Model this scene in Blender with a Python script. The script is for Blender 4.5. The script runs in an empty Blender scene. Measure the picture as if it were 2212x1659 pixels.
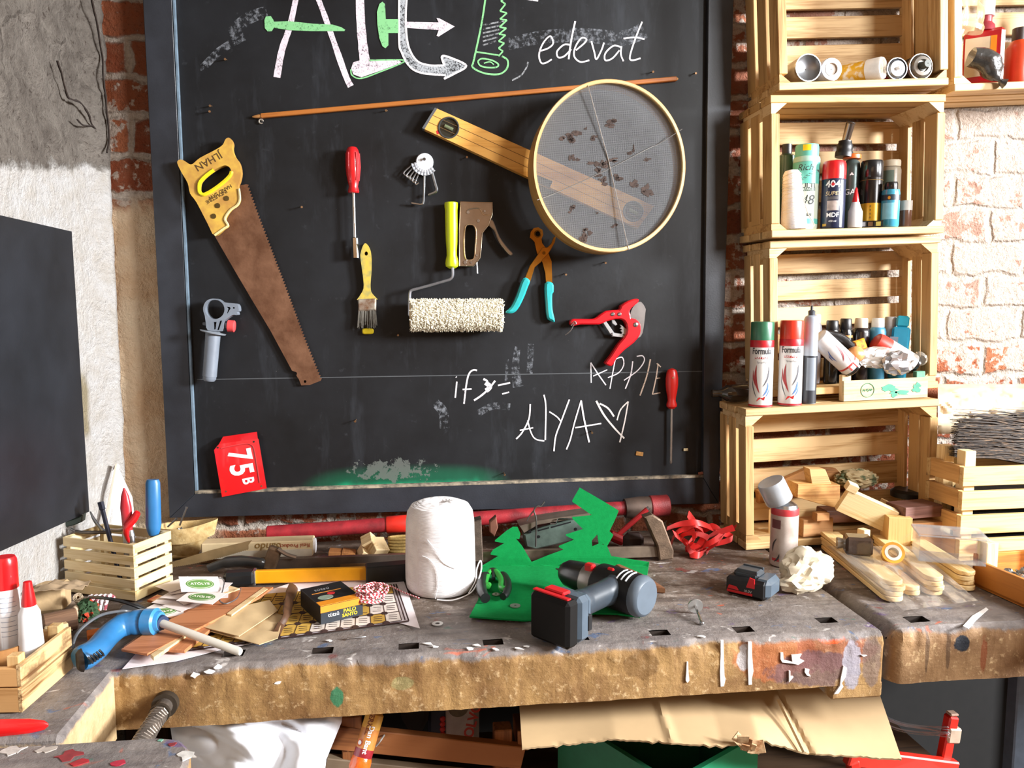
import bpy, bmesh, math, random
from mathutils import Vector, Matrix, noise
from mathutils.geometry import tessellate_polygon
V = Vector
rng = random.Random(7)
PI = math.pi
scene = bpy.context.scene
COL = scene.collection
# ---------------------------------------------------------------- camera
FPX = 1700.0
YAW, PIT = math.radians(6.9), math.atan(0.1)
CAM = V((0, -1.85, 1.43))
FW = V((math.sin(YAW)*math.cos(PIT), math.cos(YAW)*math.cos(PIT), -math.sin(PIT)))
RT = V((math.cos(YAW), -math.sin(YAW), 0))
UP = RT.cross(FW)
def ray(x, y): return FW*FPX + RT*(x-1106) - UP*(y-829.5)
def AY(x, y, Y=0.0):
    d = ray(x, y); return CAM + d*((Y-CAM.y)/d.y)
def AZ(x, y, Z=0.88):
    d = ray(x, y); return CAM + d*((Z-CAM.z)/d.z)
def AX(x, y, X):
    d = ray(x, y); return CAM + d*((X-CAM.x)/d.x)
def dep(p): return (p-CAM).dot(FW)
def S(p): return dep(p)/FPX                      # metres per pixel at p
def zc(x0, y0, s):
    f = lambda x, y: (x0+x/s, y0+y/s)
    f.s = s; return f
cd = bpy.data.cameras.new('camera'); cam = bpy.data.objects.new('camera', cd); COL.objects.link(cam)
cam.location = CAM; cam.rotation_euler = (PI/2-PIT, 0, -YAW)
cd.sensor_width = 36; cd.lens = FPX/2212*36; cd.clip_start = 0.02
scene.camera = cam
# ---------------------------------------------------------------- materials
_mats = {}
def lin(c):
    if isinstance(c, str):
        c = [int(c[i:i+2], 16)/255 for i in (0, 2, 4)]
        return tuple(v/12.92 if v <= .04045 else ((v+.055)/1.055)**2.4 for v in c)
    return tuple(c)
class NT:
    def __init__(s, name):
        s.m = bpy.data.materials.new(name); s.m.use_nodes = True
        s.t = s.m.node_tree; s.n = s.t.nodes; s.l = s.t.links
        s.b = s.n['Principled BSDF']; s.out = s.n['Material Output']
    def new(s, ty, ins=None, **kw):
        n = s.n.new(ty)
        for k, v in kw.items(): setattr(n, k, v)
        for k, v in (ins or {}).items(): s.put(n.inputs[k], v)
        return n
    def put(s, sock, v):
        if isinstance(v, bpy.types.NodeSocket): s.l.new(v, sock)
        else:
            if sock.type == 'RGBA' and len(v) == 3: v = (*v, 1)
            sock.default_value = v
    def attr(s, nm): return s.new('ShaderNodeAttribute', attribute_name=nm)
    def mapv(s, v, sc, loc=(0, 0, 0)): return s.new('ShaderNodeMapping', {'Vector': v, 'Scale': sc, 'Location': loc}).outputs[0]
    def noise(s, v, sc, det=4, rough=.55, dist=0): return s.new('ShaderNodeTexNoise', {'Vector': v, 'Scale': sc, 'Detail': det, 'Roughness': rough, 'Distortion': dist}).outputs[0]
    def ramp(s, f, stops):
        n = s.new('ShaderNodeValToRGB', {'Fac': f}); e = n.color_ramp.elements
        while len(e) < len(stops): e.new(.5)
        for q, (p, c) in zip(e, stops):
            q.position = p
            c = (c, c, c) if isinstance(c, (int, float)) else lin(c)
            q.color = (*c, 1)
        return n.outputs[0]
    def mix(s, f, a, b, mode='MIX'):
        n = s.new('ShaderNodeMix', data_type='RGBA', blend_type=mode)
        s.put(n.inputs['Factor'], f); s.put(n.inputs[6], a); s.put(n.inputs[7], b)
        return n.outputs[2]
    def math(s, op, a, b=0.0, c=0.0):
        n = s.new('ShaderNodeMath', operation=op)
        s.put(n.inputs[0], a); s.put(n.inputs[1], b); s.put(n.inputs[2], c)
        return n.outputs[0]
    def step(s, v, a, b):
        n = s.new('ShaderNodeMapRange', interpolation_type='SMOOTHSTEP'); s.put(n.inputs[0], v); n.inputs[1].default_value = a; n.inputs[2].default_value = b
        return n.outputs[0]
    def bump(s, h, st=.3, d=.002):
        s.l.new(s.new('ShaderNodeBump', {'Height': h, 'Strength': st, 'Distance': d}).outputs[0], s.b.inputs['Normal'])
    def sep(s, v):
        return s.new('ShaderNodeSeparateXYZ', {0: v}).outputs
    def set(s, **kw):
        for k, v in kw.items(): s.put(s.b.inputs[k.replace('_', ' ')], v)
def mat(col, rough=.5, metal=0., var=.18, vs=40., bump=0., bs=300., spec=.5, col2=None, trans=0., alpha=1., coat=0., sheen=0., thr=(.35, .65)):
    col = lin(col); key = (col, rough, metal, var, vs, bump, bs, spec, col2, trans, alpha, coat, sheen, thr)
    if key in _mats: return _mats[key]
    t = NT('mat_%03d' % len(_mats)); v = t.attr('lc').outputs['Vector']
    c2 = lin(col2) if col2 is not None else tuple(x*(1-var) for x in col)
    n = t.noise(v, vs, 5)
    r = t.ramp(n, [(thr[0], col), (thr[1], c2)]) if (var or col2 is not None) else None
    if r is not None:
        hv = t.new('ShaderNodeHueSaturation', {'Color': r, 'Value': t.math('MULTIPLY_ADD', t.attr('rnd').outputs['Fac'], .16, .92)})
        t.set(Base_Color=hv.outputs[0])
    else: t.set(Base_Color=col)
    t.set(Roughness=rough, Metallic=metal, Alpha=alpha)
    t.b.inputs['Specular IOR Level'].default_value = spec
    t.b.inputs['Transmission Weight'].default_value = trans
    t.b.inputs['Coat Weight'].default_value = coat
    t.b.inputs['Sheen Weight'].default_value = sheen
    if bump: t.bump(t.noise(v, bs, 4), bump, .002)
    _mats[key] = t.m; return t.m
def wood(c1, c2, rough=.62, sc=1., knots=0., stain=None, stain_amt=.5):
    key = ('w', c1, c2, rough, sc, knots, stain, stain_amt)
    if key in _mats: return _mats[key]
    t = NT('wood_%03d' % len(_mats)); v = t.attr('lc').outputs['Vector']
    n1 = t.noise(t.mapv(v, (2.5*sc, 26*sc, 26*sc)), 1.0, 5, .6, .9)
    n2 = t.noise(t.mapv(v, (9*sc, 260*sc, 260*sc)), 1.0, 3)
    c = t.ramp(t.math('MULTIPLY_ADD', n2, .35, t.math('MULTIPLY', n1, .7)), [(.38, c1), (.52, c1), (.66, c2)])
    if knots:
        vo = t.new('ShaderNodeTexVoronoi', {'Vector': t.mapv(v, (5, 17, 17)), 'Scale': 1.0}).outputs['Distance']
        c = t.mix(t.ramp(vo, [(.0, 1.), (knots, .8), (knots*1.35, 0.)]), c, lin('6a3c1c'))
    if stain:
        c = t.mix(t.math('MULTIPLY', t.ramp(t.noise(v, 14, 5, .65), [(.5, 0.), (.62, 1.)]), stain_amt), c, lin(stain))
    hv = t.new('ShaderNodeHueSaturation', {'Color': c, 'Value': t.math('MULTIPLY_ADD', t.attr('rnd').outputs['Fac'], .3, .82)})
    t.set(Base_Color=hv.outputs[0], Roughness=rough); t.bump(n2, .25, .001)
    _mats[key] = t.m; return t.m
# ---------------------------------------------------------------- mesh builder
def rotm(rx=0, ry=0, rz=0): return Matrix.Rotation(rz, 4, 'Z') @ Matrix.Rotation(ry, 4, 'Y') @ Matrix.Rotation(rx, 4, 'X')
def frame(o, x, y=None, z=None):
    """matrix with local axes x (and y or z) at o"""
    x = V(x).normalized()
    if z is not None: y = V(z).cross(x).normalized()
    else: y = V(y); y = (y - x*y.dot(x)).normalized()
    z = x.cross(y)
    return Matrix(((x.x, y.x, z.x, o[0]), (x.y, y.y, z.y, o[1]), (x.z, y.z, z.z, o[2]), (0, 0, 0, 1)))
def zaxis(p0, p1):
    a = (V(p1)-V(p0)).normalized(); ref = V((0, -1, 0)) if abs(a.y) < .9 else V((0, 0, 1))
    x = a.cross(ref).normalized()*-1; y = a.cross(x)
    return Matrix(((x.x, y.x, a.x, p0[0]), (x.y, y.y, a.y, p0[1]), (x.z, y.z, a.z, p0[2]), (0, 0, 0, 1)))
def upright(p, rz=0.): return Matrix.Translation(V(p)) @ Matrix.Rotation(rz, 4, 'Z')
def smooth(pts, n=6, closed=False):
    P = [V(p) for p in pts]; m = len(P); out = []
    for i in range(m if closed else m-1):
        a, b, c, d = (P[(i-1) % m], P[i], P[(i+1) % m], P[(i+2) % m]) if closed else (P[max(i-1, 0)], P[i], P[i+1], P[min(i+2, m-1)])
        for k in range(n):
            t = k/n
            out.append(.5*((2*b) + (c-a)*t + (2*a-5*b+4*c-d)*t*t + (3*b-a-3*c+d)*t**3))
    if not closed: out.append(P[-1])
    return out
def sm2(pts, n=5, closed=True): return [(p.x, p.y) for p in smooth([V((x, y, 0)) for x, y in pts], n, closed)]
class MB:
    def __init__(s, M=None, mi=0): s.v = []; s.f = []; s.mi = []; s.lc = []; s.rn = []; s.M = M or Matrix(); s.m = mi
    def add(s, vs, fs, lc=None, M=None, rnd=None):
        M = s.M if M is None else M
        b = len(s.v); r = rng.random() if rnd is None else rnd
        off = V((rng.random()*9, rng.random()*9, rng.random()*9))
        s.lc += [V(p)+off for p in (lc or vs)]
        s.v += [M @ V(p) for p in vs]; s.rn += [r]*len(vs)
        for f in fs: s.f.append([i+b for i in f]); s.mi.append(s.m)
        return s
    def box(s, c, d, bev=0., rot=None, M=None):
        """c centre, d full sizes, chamfer bev, local rotation matrix rot"""
        hx, hy, hz = d[0]/2, d[1]/2, d[2]/2; bev = min(bev, .45*min(d)); L = Matrix.Translation(V(c)) @ (rot or Matrix())
        o = sorted(range(3), key=lambda k: -d[k])
        if bev <= 0:
            vs = [V((x*hx, y*hy, z*hz)) for x in (-1, 1) for y in (-1, 1) for z in (-1, 1)]
            fs = [(0, 1, 3, 2), (4, 6, 7, 5), (0, 4, 5, 1), (2, 3, 7, 6), (0, 2, 6, 4), (1, 5, 7, 3)]
        else:
            vs, idx = [], {}
            h = (hx, hy, hz)
            for sx in (-1, 1):
                for sy in (-1, 1):
                    for sz in (-1, 1):
                        for a in range(3):
                            p = [sx*h[0], sy*h[1], sz*h[2]]; sg = (sx, sy, sz)
                            for k in range(3):
                                if k != a: p[k] -= sg[k]*bev
                            idx[(sx, sy, sz, a)] = len(vs); vs.append(V(p))
            fs = []
            for a in range(3):
                b, c2 = [k for k in range(3) if k != a]
                for sg in (-1, 1):
                    q = []
                    for u, w in ((-1, -1), (1, -1), (1, 1), (-1, 1)):
                        g = [0]*3; g[a] = sg; g[b] = u; g[c2] = w; q.append(idx[(*g, a)])
                    fs.append(q)
                for u in (-1, 1):
                    for w in (-1, 1):
                        g = [0]*3; g[b] = u; g[c2] = w; q = []
                        for sg, ax in ((-1, b), (1, b), (1, c2), (-1, c2)):
                            g[a] = sg; q.append(idx[(*g, ax)])
                        fs.append(q)
            for sx in (-1, 1):
                for sy in (-1, 1):
                    for sz in (-1, 1): fs.append([idx[(sx, sy, sz, a)] for a in range(3)])
        lc = [(p[o[0]], p[o[1]], p[o[2]]) for p in vs]
        return s.add([L @ p for p in vs], fs, lc, M)
    def prism(s, pts, t, holes=(), M=None, bev=0.):
        """local xy outline, z from 0 to t"""
        loops = [list(pts)] + [list(h) for h in holes]
        n = sum(map(len, loops)); tri = tessellate_polygon([[V((*p[:2], 0)) for p in lp] for lp in loops])
        flat = [p for lp in loops for p in lp]
        fs = [tuple(q) for q in tri] + [tuple(i+n for i in q) for q in tri]; vs = [V((*p[:2], 0)) for p in flat] + [V((*p[:2], t)) for p in flat]
        if bev and not holes:
            # chamfered front (z=0 side and t side): shrink caps
            k = len(pts); sh = []
            for i in range(k):
                a, b, c = V(pts[i-1][:2]), V(pts[i][:2]), V(pts[(i+1) % k][:2])
                e1, e2 = (b-a), (c-b)
                if e1.length < 1e-9 or e2.length < 1e-9: sh.append(b); continue
                n1, n2 = V((-e1.y, e1.x)).normalized(), V((-e2.y, e2.x)).normalized(); nn = n1+n2
                sh.append(b + (nn/max(nn.dot(n1), .5) if nn.length > 1e-6 else n1)*bev)
            ar = sum(pts[i-1][0]*pts[i][1]-pts[i][0]*pts[i-1][1] for i in range(k))
            if ar < 0: sh = [2*V(pts[i][:2])-sh[i] for i in range(k)]
            sg = 1 if t > 0 else -1; tri = tessellate_polygon([[V((p.x, p.y, 0)) for p in sh]])
            vs = [V((p.x, p.y, 0)) for p in sh] + [V((*p[:2], sg*bev)) for p in pts] + [V((*p[:2], t-sg*bev)) for p in pts] + [V((p.x, p.y, t)) for p in sh]
            fs = [tuple(q) for q in tri] + [tuple(i+3*k for i in q) for q in tri]
            for lv in range(3):
                for i in range(k): j = (i+1) % k; fs.append((lv*k+i, lv*k+j, lv*k+k+j, lv*k+k+i))
            return s.add(vs, fs, None, M)
        b = 0
        for lp in loops:
            k = len(lp)
            for i in range(k): j = (i+1) % k; fs.append((b+i, b+j, b+j+n, b+i+n))
            b += k
        return s.add(vs, fs, None, M)
    def plate(s, px, y, t, holes=(), bev=0.):
        """pixel outline on the plane at depth y, extruded t away from the camera (world +Y)"""
        c = lambda p: (lambda q: (q.x, q.z))(AY(p[0], p[1], y))
        M = Matrix(((1, 0, 0, 0), (0, 0, 1, y), (0, 1, 0, 0), (0, 0, 0, 1)))
        return s.prism([c(p) for p in px], t, [[c(p) for p in h] for h in holes], M, bev)
    def slab(s, px, z, t, holes=(), bev=0., wob=None):
        """pixel outline on the horizontal plane at height z, t thick upward"""
        c = lambda p: (lambda q: (q.x, q.y))(AZ(p[0], p[1], z+t))
        return s.prism([c(p) for p in px], t, [[c(p) for p in h] for h in holes], Matrix.Translation((0, 0, z)), bev)
    def lathe(s, prof, seg=28, M=None, sx=1., sy=1., jit=0., cap=True):
        """profile [(r, z)] about local z"""
        vs, fs = [], []
        for r, z in prof:
            for k in range(seg):
                a = 2*PI*k/seg; q = r*(1+(rng.uniform(-jit, jit) if jit else 0)); vs.append(V((q*math.cos(a)*sx, q*math.sin(a)*sy, z)))
        for i in range(len(prof)-1):
            for k in range(seg):
                j = (k+1) % seg; fs.append((i*seg+k, i*seg+j, i*seg+seg+j, i*seg+seg+k))
        if cap:
            fs.append(list(range(seg))); b = (len(prof)-1)*seg; fs.append([b+k for k in range(seg)])
        return s.add(vs, fs, [V((p.z, p.x, p.y)) for p in vs], M)
    def axl(s, p0, p1, prof, seg=24, sx=1., sy=1., M=None, jit=0.):
        """lathe along p0-p1, profile [(t, r)]"""
        L = (V(p1)-V(p0)).length
        return s.lathe([(r, t*L) for t, r in prof], seg, (M or s.M) @ zaxis(p0, p1), sx, sy, jit)
    def tube(s, pts, r, seg=8, closed=False, M=None, flat=1.):
        P = [V(p) for p in pts]; n = len(P); R = r if isinstance(r, (list, tuple)) else [r]*n
        vs, fs, lc = [], [], []; up = None; L = 0
        for i in range(n):
            a = P[(i-1) % n] if (closed or i) else P[i]; b = P[(i+1) % n] if (closed or i < n-1) else P[i]
            t = (b-a).normalized() if (b-a).length > 1e-9 else V((0, 0, 1))
            if up is None: up = t.orthogonal().normalized()
            up = up - t*up.dot(t); up = up.normalized() if up.length > 1e-6 else t.orthogonal().normalized()
            w = t.cross(up); L += (P[i]-P[i-1]).length if i else 0
            for k in range(seg):
                c = 2*PI*k/seg; o = up*math.cos(c)*R[i]*flat + w*math.sin(c)*R[i]
                vs.append(P[i]+o); lc.append(V((L, math.cos(c)*R[i], math.sin(c)*R[i])))
        for i in range(n if closed else n-1):
            i2 = (i+1) % n
            for k in range(seg): j = (k+1) % seg; fs.append((i*seg+k, i*seg+j, i2*seg+j, i2*seg+k))
        if not closed: fs.append(list(range(seg))); fs.append([(n-1)*seg+k for k in range(seg)])
        return s.add(vs, fs, lc, M)
    def grid(s, fn, nu, nv, t=0., M=None):
        """surface fn(u,v) (0..1); t: thickness along -normal via offset copy in local z"""
        vs = [V(fn(i/nu, j/nv)) for j in range(nv+1) for i in range(nu+1)]
        q = lambda i, j: j*(nu+1)+i
        fs = [(q(i, j), q(i+1, j), q(i+1, j+1), q(i, j+1)) for j in range(nv) for i in range(nu)]
        if t:
            n = len(vs); vs += [p-V((0, 0, t)) for p in vs]; fs += [tuple(k+n for k in reversed(f)) for f in fs]
            bd = [q(i, 0) for i in range(nu)] + [q(nu, j) for j in range(nv)] + [q(i, nv) for i in range(nu, 0, -1)] + [q(0, j) for j in range(nv, 0, -1)]
            fs += [(bd[k-1], bd[k], bd[k]+n, bd[k-1]+n) for k in range(len(bd))]
        return s.add(vs, fs, None, M)
    def blob(s, c, d, amp=.25, fr=2., sub=4, seed=0., ridge=False, flat=None, M=None):
        bm = bmesh.new(); bmesh.ops.create_icosphere(bm, subdivisions=sub, radius=1)
        vs = []
        for v in bm.verts:
            p = v.co.normalized(); w = noise.fractal(p*fr+V((seed, seed*1.7, 3)), .8, 2.2, 4)
            if ridge: w = .5-abs(w)*2.0
            p = p*(1+amp*w); q = V((p.x*d[0], p.y*d[1], p.z*d[2]))
            if flat is not None: q.z = max(q.z, flat)
            vs.append(V(c)+q)
        fs = [[v.index for v in f.verts] for f in bm.faces]; bm.free()
        return s.add(vs, fs, None, M)
    def text(s, txt, size, M=None, ext=.0004, mapf=None, bold=0., shear=0., align='CENTER', sxy=(1, 1)):
        cu = bpy.data.curves.new('t', 'FONT'); cu.body = txt; cu.size = size; cu.align_x = align; cu.align_y = 'CENTER'; cu.offset = bold*size; cu.shear = shear; cu.resolution_u = 3
        cu.extrude = 0 if mapf else ext
        ob = bpy.data.objects.new('t', cu); COL.objects.link(ob); dg = bpy.context.evaluated_depsgraph_get()
        me = bpy.data.meshes.new_from_object(ob.evaluated_get(dg))
        vs = [V((v.co.x*sxy[0], v.co.y*sxy[1], v.co.z)) for v in me.vertices]
        if mapf: vs = [V(mapf(p)) for p in vs]
        fs = [list(p.vertices) for p in me.polygons]
        bpy.data.objects.remove(ob); bpy.data.curves.remove(cu); bpy.data.meshes.remove(me)
        return s.add(vs, fs, None, M)
    def build(s, name, mats, parent=None, label=None, cat=None, group=None, kind=None, loc=None, ang=35, norm=True):
        me = bpy.data.meshes.new(name)
        if parent is not None: o0 = WL[parent]
        elif loc is not None: o0 = V(loc)
        else:
            xs = [p.x for p in s.v]; ys = [p.y for p in s.v]
            o0 = V(((min(xs)+max(xs))/2, (min(ys)+max(ys))/2, min(p.z for p in s.v)))
        me.from_pydata([p-o0 for p in s.v], [], s.f)
        for i, p in enumerate(me.polygons): p.material_index = s.mi[i]
        a = me.attributes.new('lc', 'FLOAT_VECTOR', 'POINT'); a.data.foreach_set('vector', [c for p in s.lc for c in p])
        a = me.attributes.new('rnd', 'FLOAT', 'POINT'); a.data.foreach_set('value', s.rn)
        if norm:
            bm = bmesh.new(); bm.from_mesh(me); bmesh.ops.recalc_face_normals(bm, faces=bm.faces); bm.to_mesh(me); bm.free()
        me.shade_smooth(); me.set_sharp_from_angle(angle=math.radians(ang))
        for m in (mats if isinstance(mats, (list, tuple)) else [mats]): me.materials.append(m)
        o = bpy.data.objects.new(name, me); COL.objects.link(o)
        if parent is not None: o.parent = parent; WL[o] = o0
        else: o.location = o0; WL[o] = o0
        tag(o, label, cat, group, kind); return o
WL = {}
def tag(o, label=None, cat=None, group=None, kind=None):
    for k, v in (('label', label), ('category', cat), ('group', group), ('kind', kind)):
        if v: o[k] = v
    return o
def thing(name, label, cat, loc, group=None):
    o = bpy.data.objects.new(name, None); o.empty_display_size = .02; COL.objects.link(o); o.location = loc; WL[o] = V(loc)
    return tag(o, label, cat, group)
def copy_thing(r, loc, rz=0., label=None, scale=1.):
    c = r.copy(); COL.objects.link(c); c.location = loc; c.rotation_euler = (0, 0, rz); c.scale = (scale,)*3; WL[c] = V(loc)
    if label: c['label'] = label
    for ch in list(r.children):
        d = ch.copy(); COL.objects.link(d); d.parent = c
        for g in list(ch.children): e = g.copy(); COL.objects.link(e); e.parent = d
    return c
def quick(name, mats, label, cat, group=None, M=None):
    return None
# ---------------------------------------------------------------- light, world, view
scene.view_settings.view_transform = 'Standard'; scene.view_settings.look = 'None'
scene.view_settings.gamma = 1; scene.view_settings.exposure = .06; scene.view_settings.use_curve_mapping = False
w = bpy.data.worlds.new('world'); scene.world = w; w.use_nodes = True
w.node_tree.nodes['Background'].inputs[0].default_value = (1, .45, .15, 1); w.node_tree.nodes['Background'].inputs[1].default_value = .42
def area(name, loc, target, sx, sy, power, col):
    l = bpy.data.lights.new(name, 'AREA'); l.shape = 'RECTANGLE'; l.size = sx; l.size_y = sy; l.energy = power; l.color = col
    o = bpy.data.objects.new(name, l); COL.objects.link(o); o.location = loc
    o.rotation_euler = (V(target)-V(loc)).to_track_quat('-Z', 'Y').to_euler(); return o
area('window_light', (2.15, -2.1, 2.2), (.15, 0, 1.15), .5, .7, 72, (.96, .98, 1.0))
area('far_fill_light', (5.0, -2.6, 2.5), (.2, 0, 1.1), .7, .9, 840, (.96, .98, 1.0))  # added lamp with no second window behind it, evens the light along the wall
area('room_light', (-.7, -3.2, 2.5), (.2, 0, 1.0), 1.6, 1.2, 6, (1.0, .76, .5))
ZB = .88          # bench top
BY = -.035        # board face
XL = -.69        # left wall
# ---------------------------------------------------------------- setting
def wall_mat():
    t = NT('brickwork'); ob = t.new('ShaderNodeTexCoord').outputs['Object']; x, y, z = t.sep(ob)
    vv = t.new('ShaderNodeCombineXYZ', {0: x, 1: z, 2: 0.}).outputs[0]
    wob = t.new('ShaderNodeTexNoise', {'Vector': ob, 'Scale': 13., 'Detail': 5.})
    off = t.new('ShaderNodeVectorMath', {0: wob.outputs['Color'], 1: (.5, .5, .5)}, operation='SUBTRACT').outputs[0]
    off = t.new('ShaderNodeVectorMath', {0: off, 'Scale': .045}, operation='SCALE').outputs[0]
    vd = t.new('ShaderNodeVectorMath', {0: vv, 1: off}, operation='ADD').outputs[0]
    br = t.new('ShaderNodeTexBrick', {'Vector': vd, 'Color1': (0, 0, 0), 'Color2': (1, 1, 1), 'Mortar': (.5, .5, .5), 'Scale': 1., 'Mortar Size': .012, 'Mortar Smooth': .8, 'Bias': 0., 'Brick Width': .205, 'Row Height': .0835})
    br.offset = .5
    n1 = t.noise(ob, 45, 6, .65); n2 = t.noise(ob, 7, 4, .6); n3 = t.noise(ob, 160, 4, .7)
    brick = t.mix(br.outputs['Color'], lin('7d3c26'), lin('a56444'))
    brick = t.mix(t.ramp(n1, [(.4, 0.), (.7, 1.)]), brick, lin('8f5a42'))
    brick = t.mix(t.math('MULTIPLY', t.step(z, 1.30, 1.42), t.step(x, .6, 1.2)), brick, t.mix(n2, lin('a98a7c'), lin('93624f')))
    brick = t.mix(t.math('MULTIPLY', t.ramp(n3, [(.55, 0.), (.7, 1.)]), .5), brick, lin('4a2416'))
    mort = t.ramp(n1, [(.35, 'b9ada0'), (.65, '8c8378')])
    c = t.mix(br.outputs['Fac'], brick, mort)
    right = t.step(x, .6, 1.25); low = t.step(z, 1.55, 1.0)
    # whitewash worn off in patches, more of it on the stretch beside the crates
    wm = t.math('ADD', t.math('ADD', t.math('MULTIPLY', n2, 1.1), t.math('MULTIPLY', n1, .7)), t.math('MULTIPLY', right, .17))
    wm = t.math('ADD', wm, t.math('MULTIPLY', br.outputs['Fac'], .22))
    # bare red bricks near the sack
    bare = t.math('MULTIPLY', t.step(z, 1.36, 1.22), right)
    wm = t.math('SUBTRACT', wm, t.math('MULTIPLY', bare, .13))
    wash = t.ramp(wm, [(.95, 0.), (1.12, 1.)])
    c = t.mix(t.math('MULTIPLY', wash, .88), c, t.ramp(n3, [(.3, 'cdc1b5'), (.75, '988b7f')]))
    # smooth plaster over the low part of the strip beside the chalkboard
    pl = t.math('MULTIPLY', t.step(x, -.44, -.5), t.step(t.math('MULTIPLY_ADD', n2, .25, z), 1.80, 1.74))
    plc = t.ramp(n2, [(.4, 'd9c3a6'), (.6, 'c9a987')])
    c = t.mix(pl, c, plc)
    t.set(Base_Color=c, Roughness=.9); t.b.inputs['Specular IOR Level'].default_value = .2
    h = t.math('ADD', t.math('MULTIPLY', t.math('SUBTRACT', 1., br.outputs['Fac']), t.math('MULTIPLY', t.math('SUBTRACT', 1., pl), .65)), t.math('ADD', t.math('MULTIPLY', n1, .9), t.math('MULTIPLY', n3, .35)))
    t.bump(h, .9, .016); return t.m
def plaster_mat():
    t = NT('side_plaster'); ob = t.new('ShaderNodeTexCoord').outputs['Object']; x, y, z = t.sep(ob)
    n1 = t.noise(ob, 22, 8, .7); n2 = t.noise(ob, 6, 5, .6); n3 = t.noise(ob, 75, 6, .75)
    cem = t.mix(t.ramp(n1, [(.35, 0.), (.65, 1.)]), lin('9c9389'), lin('776e66'))
    cem = t.mix(t.math('MULTIPLY', t.ramp(n2, [(.5, 0.), (.62, 1.)]), .55), cem, lin('a59c92'))
    cem = t.mix(t.math('MULTIPLY', t.ramp(n3, [(.56, 0.), (.66, 1.)]), .8), cem, lin('4d4038'))
    wht = t.mix(t.ramp(n1, [(.4, 0.), (.62, 1.)]), lin('f6f3f0'), lin('e9e2d9'))
    edge = t.math('ADD', z, t.math('ADD', t.math('MULTIPLY', n1, .07), t.math('MULTIPLY', y, -.17)))
    m = t.step(edge, 1.777, 1.757)
    c = t.mix(m, cem, wht)
    # damp patch with bare render low in the corner
    px = t.math('MULTIPLY', t.step(y, -.17, -.15), t.step(y, -.09, -.115)); pz = t.math('MULTIPLY', t.step(z, 1.14, 1.17), t.step(t.math('MULTIPLY_ADD', n1, .1, z), 1.36, 1.31))
    c = t.mix(t.math('MULTIPLY', px, pz), c, lin('b9ab8c'))
    t.set(Base_Color=c, Roughness=.95); t.b.inputs['Specular IOR Level'].default_value = .15
    crk = t.new('ShaderNodeTexVoronoi', {'Vector': t.new('ShaderNodeVectorMath', {0: ob, 1: t.new('ShaderNodeVectorMath', {0: t.new('ShaderNodeTexNoise', {'Vector': ob, 'Scale': 9., 'Detail': 4.}).outputs['Color'], 'Scale': .12}, operation='SCALE').outputs[0]}, operation='ADD').outputs[0], 'Scale': 3.2}, feature='DISTANCE_TO_EDGE').outputs['Distance']
    ck = t.math('MULTIPLY', t.ramp(crk, [(.0, 0.), (.03, 1.)]), 1.)
    h = t.math('ADD', t.math('ADD', t.math('MULTIPLY', n1, 1.6), t.math('MULTIPLY', n3, 1.6)), t.math('MULTIPLY', ck, t.math('MULTIPLY_ADD', m, -.6, .7)))
    t.bump(h, 1., t.math('MULTIPLY_ADD', m, -.008, .018)) if False else t.bump(h, 1., .016)
    return t.m
BRK = wall_mat(); PLA = plaster_mat()
def wallgrid(name, fn, nu, nv, m):
    b = MB(); b.grid(fn, nu, nv); o = b.build(name, m, None, kind='structure', loc=(0, 0, 0), ang=180, norm=False); return o
nz = lambda p, s: noise.fractal(p*s, .9, 2.1, 5)
wallgrid('wall_back', lambda u, v: V((XL-.02+u*3.4, .004*nz(V((u*3.4, 0, v*2.6)), 9)+.004, v*2.6)), 340, 260, BRK)
def lw(u, v):
    y = -2.2+u*2.2; z = v*2.6
    a = .010 if z > 1.75 else .005
    r = max(0, (y+.10)/.10); bul = .03*r*r                      # the plaster rounds into the corner
    return V((XL + bul + a*nz(V((3, y, z)), 14), y, z))
wallgrid('wall_left', lw, 220, 260, PLA)
b = MB(); b.box((.6, -2, -.03), (6, 6, .06)); b.build('floor', mat('4a443e', .9, var=.4, vs=6), kind='structure')
b = MB(); b.box((.6, -1.4, 2.63), (6, 3.2, .06)); b.build('ceiling', mat('b8b0a4', .9), kind='structure')

# open cracks in the old plaster
for path, w0 in (([(196, -10), (203, 22), (211, 58), (216, 92), (222, 130), (223, 168), (228, 208), (230, 236), (234, 268), (236, 300), (231, 330)], .0045), ([(123, 132), (134, 162), (140, 188), (149, 212), (172, 220), (190, 244), (199, 270), (214, 286), (226, 302)], .0034), ([(166, 258), (180, 270), (200, 272)], .003)):
    b = MB(); P = [AX(x, y, XL+(.0165 if path[0][0] < 190 else .034)) for x, y in path]; P = smooth(P, 4); P = [p+V((0, .002*noise.noise(p*90), .002*noise.noise(p*70))) for p in P]; b.tube(P, [w0*(.5+.8*abs(noise.noise(p*60))) for p in P], 6, flat=.8); b.build('plaster_crack', mat('2c211b', 1., var=.3), bpy.data.objects['wall_left'])
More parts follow.
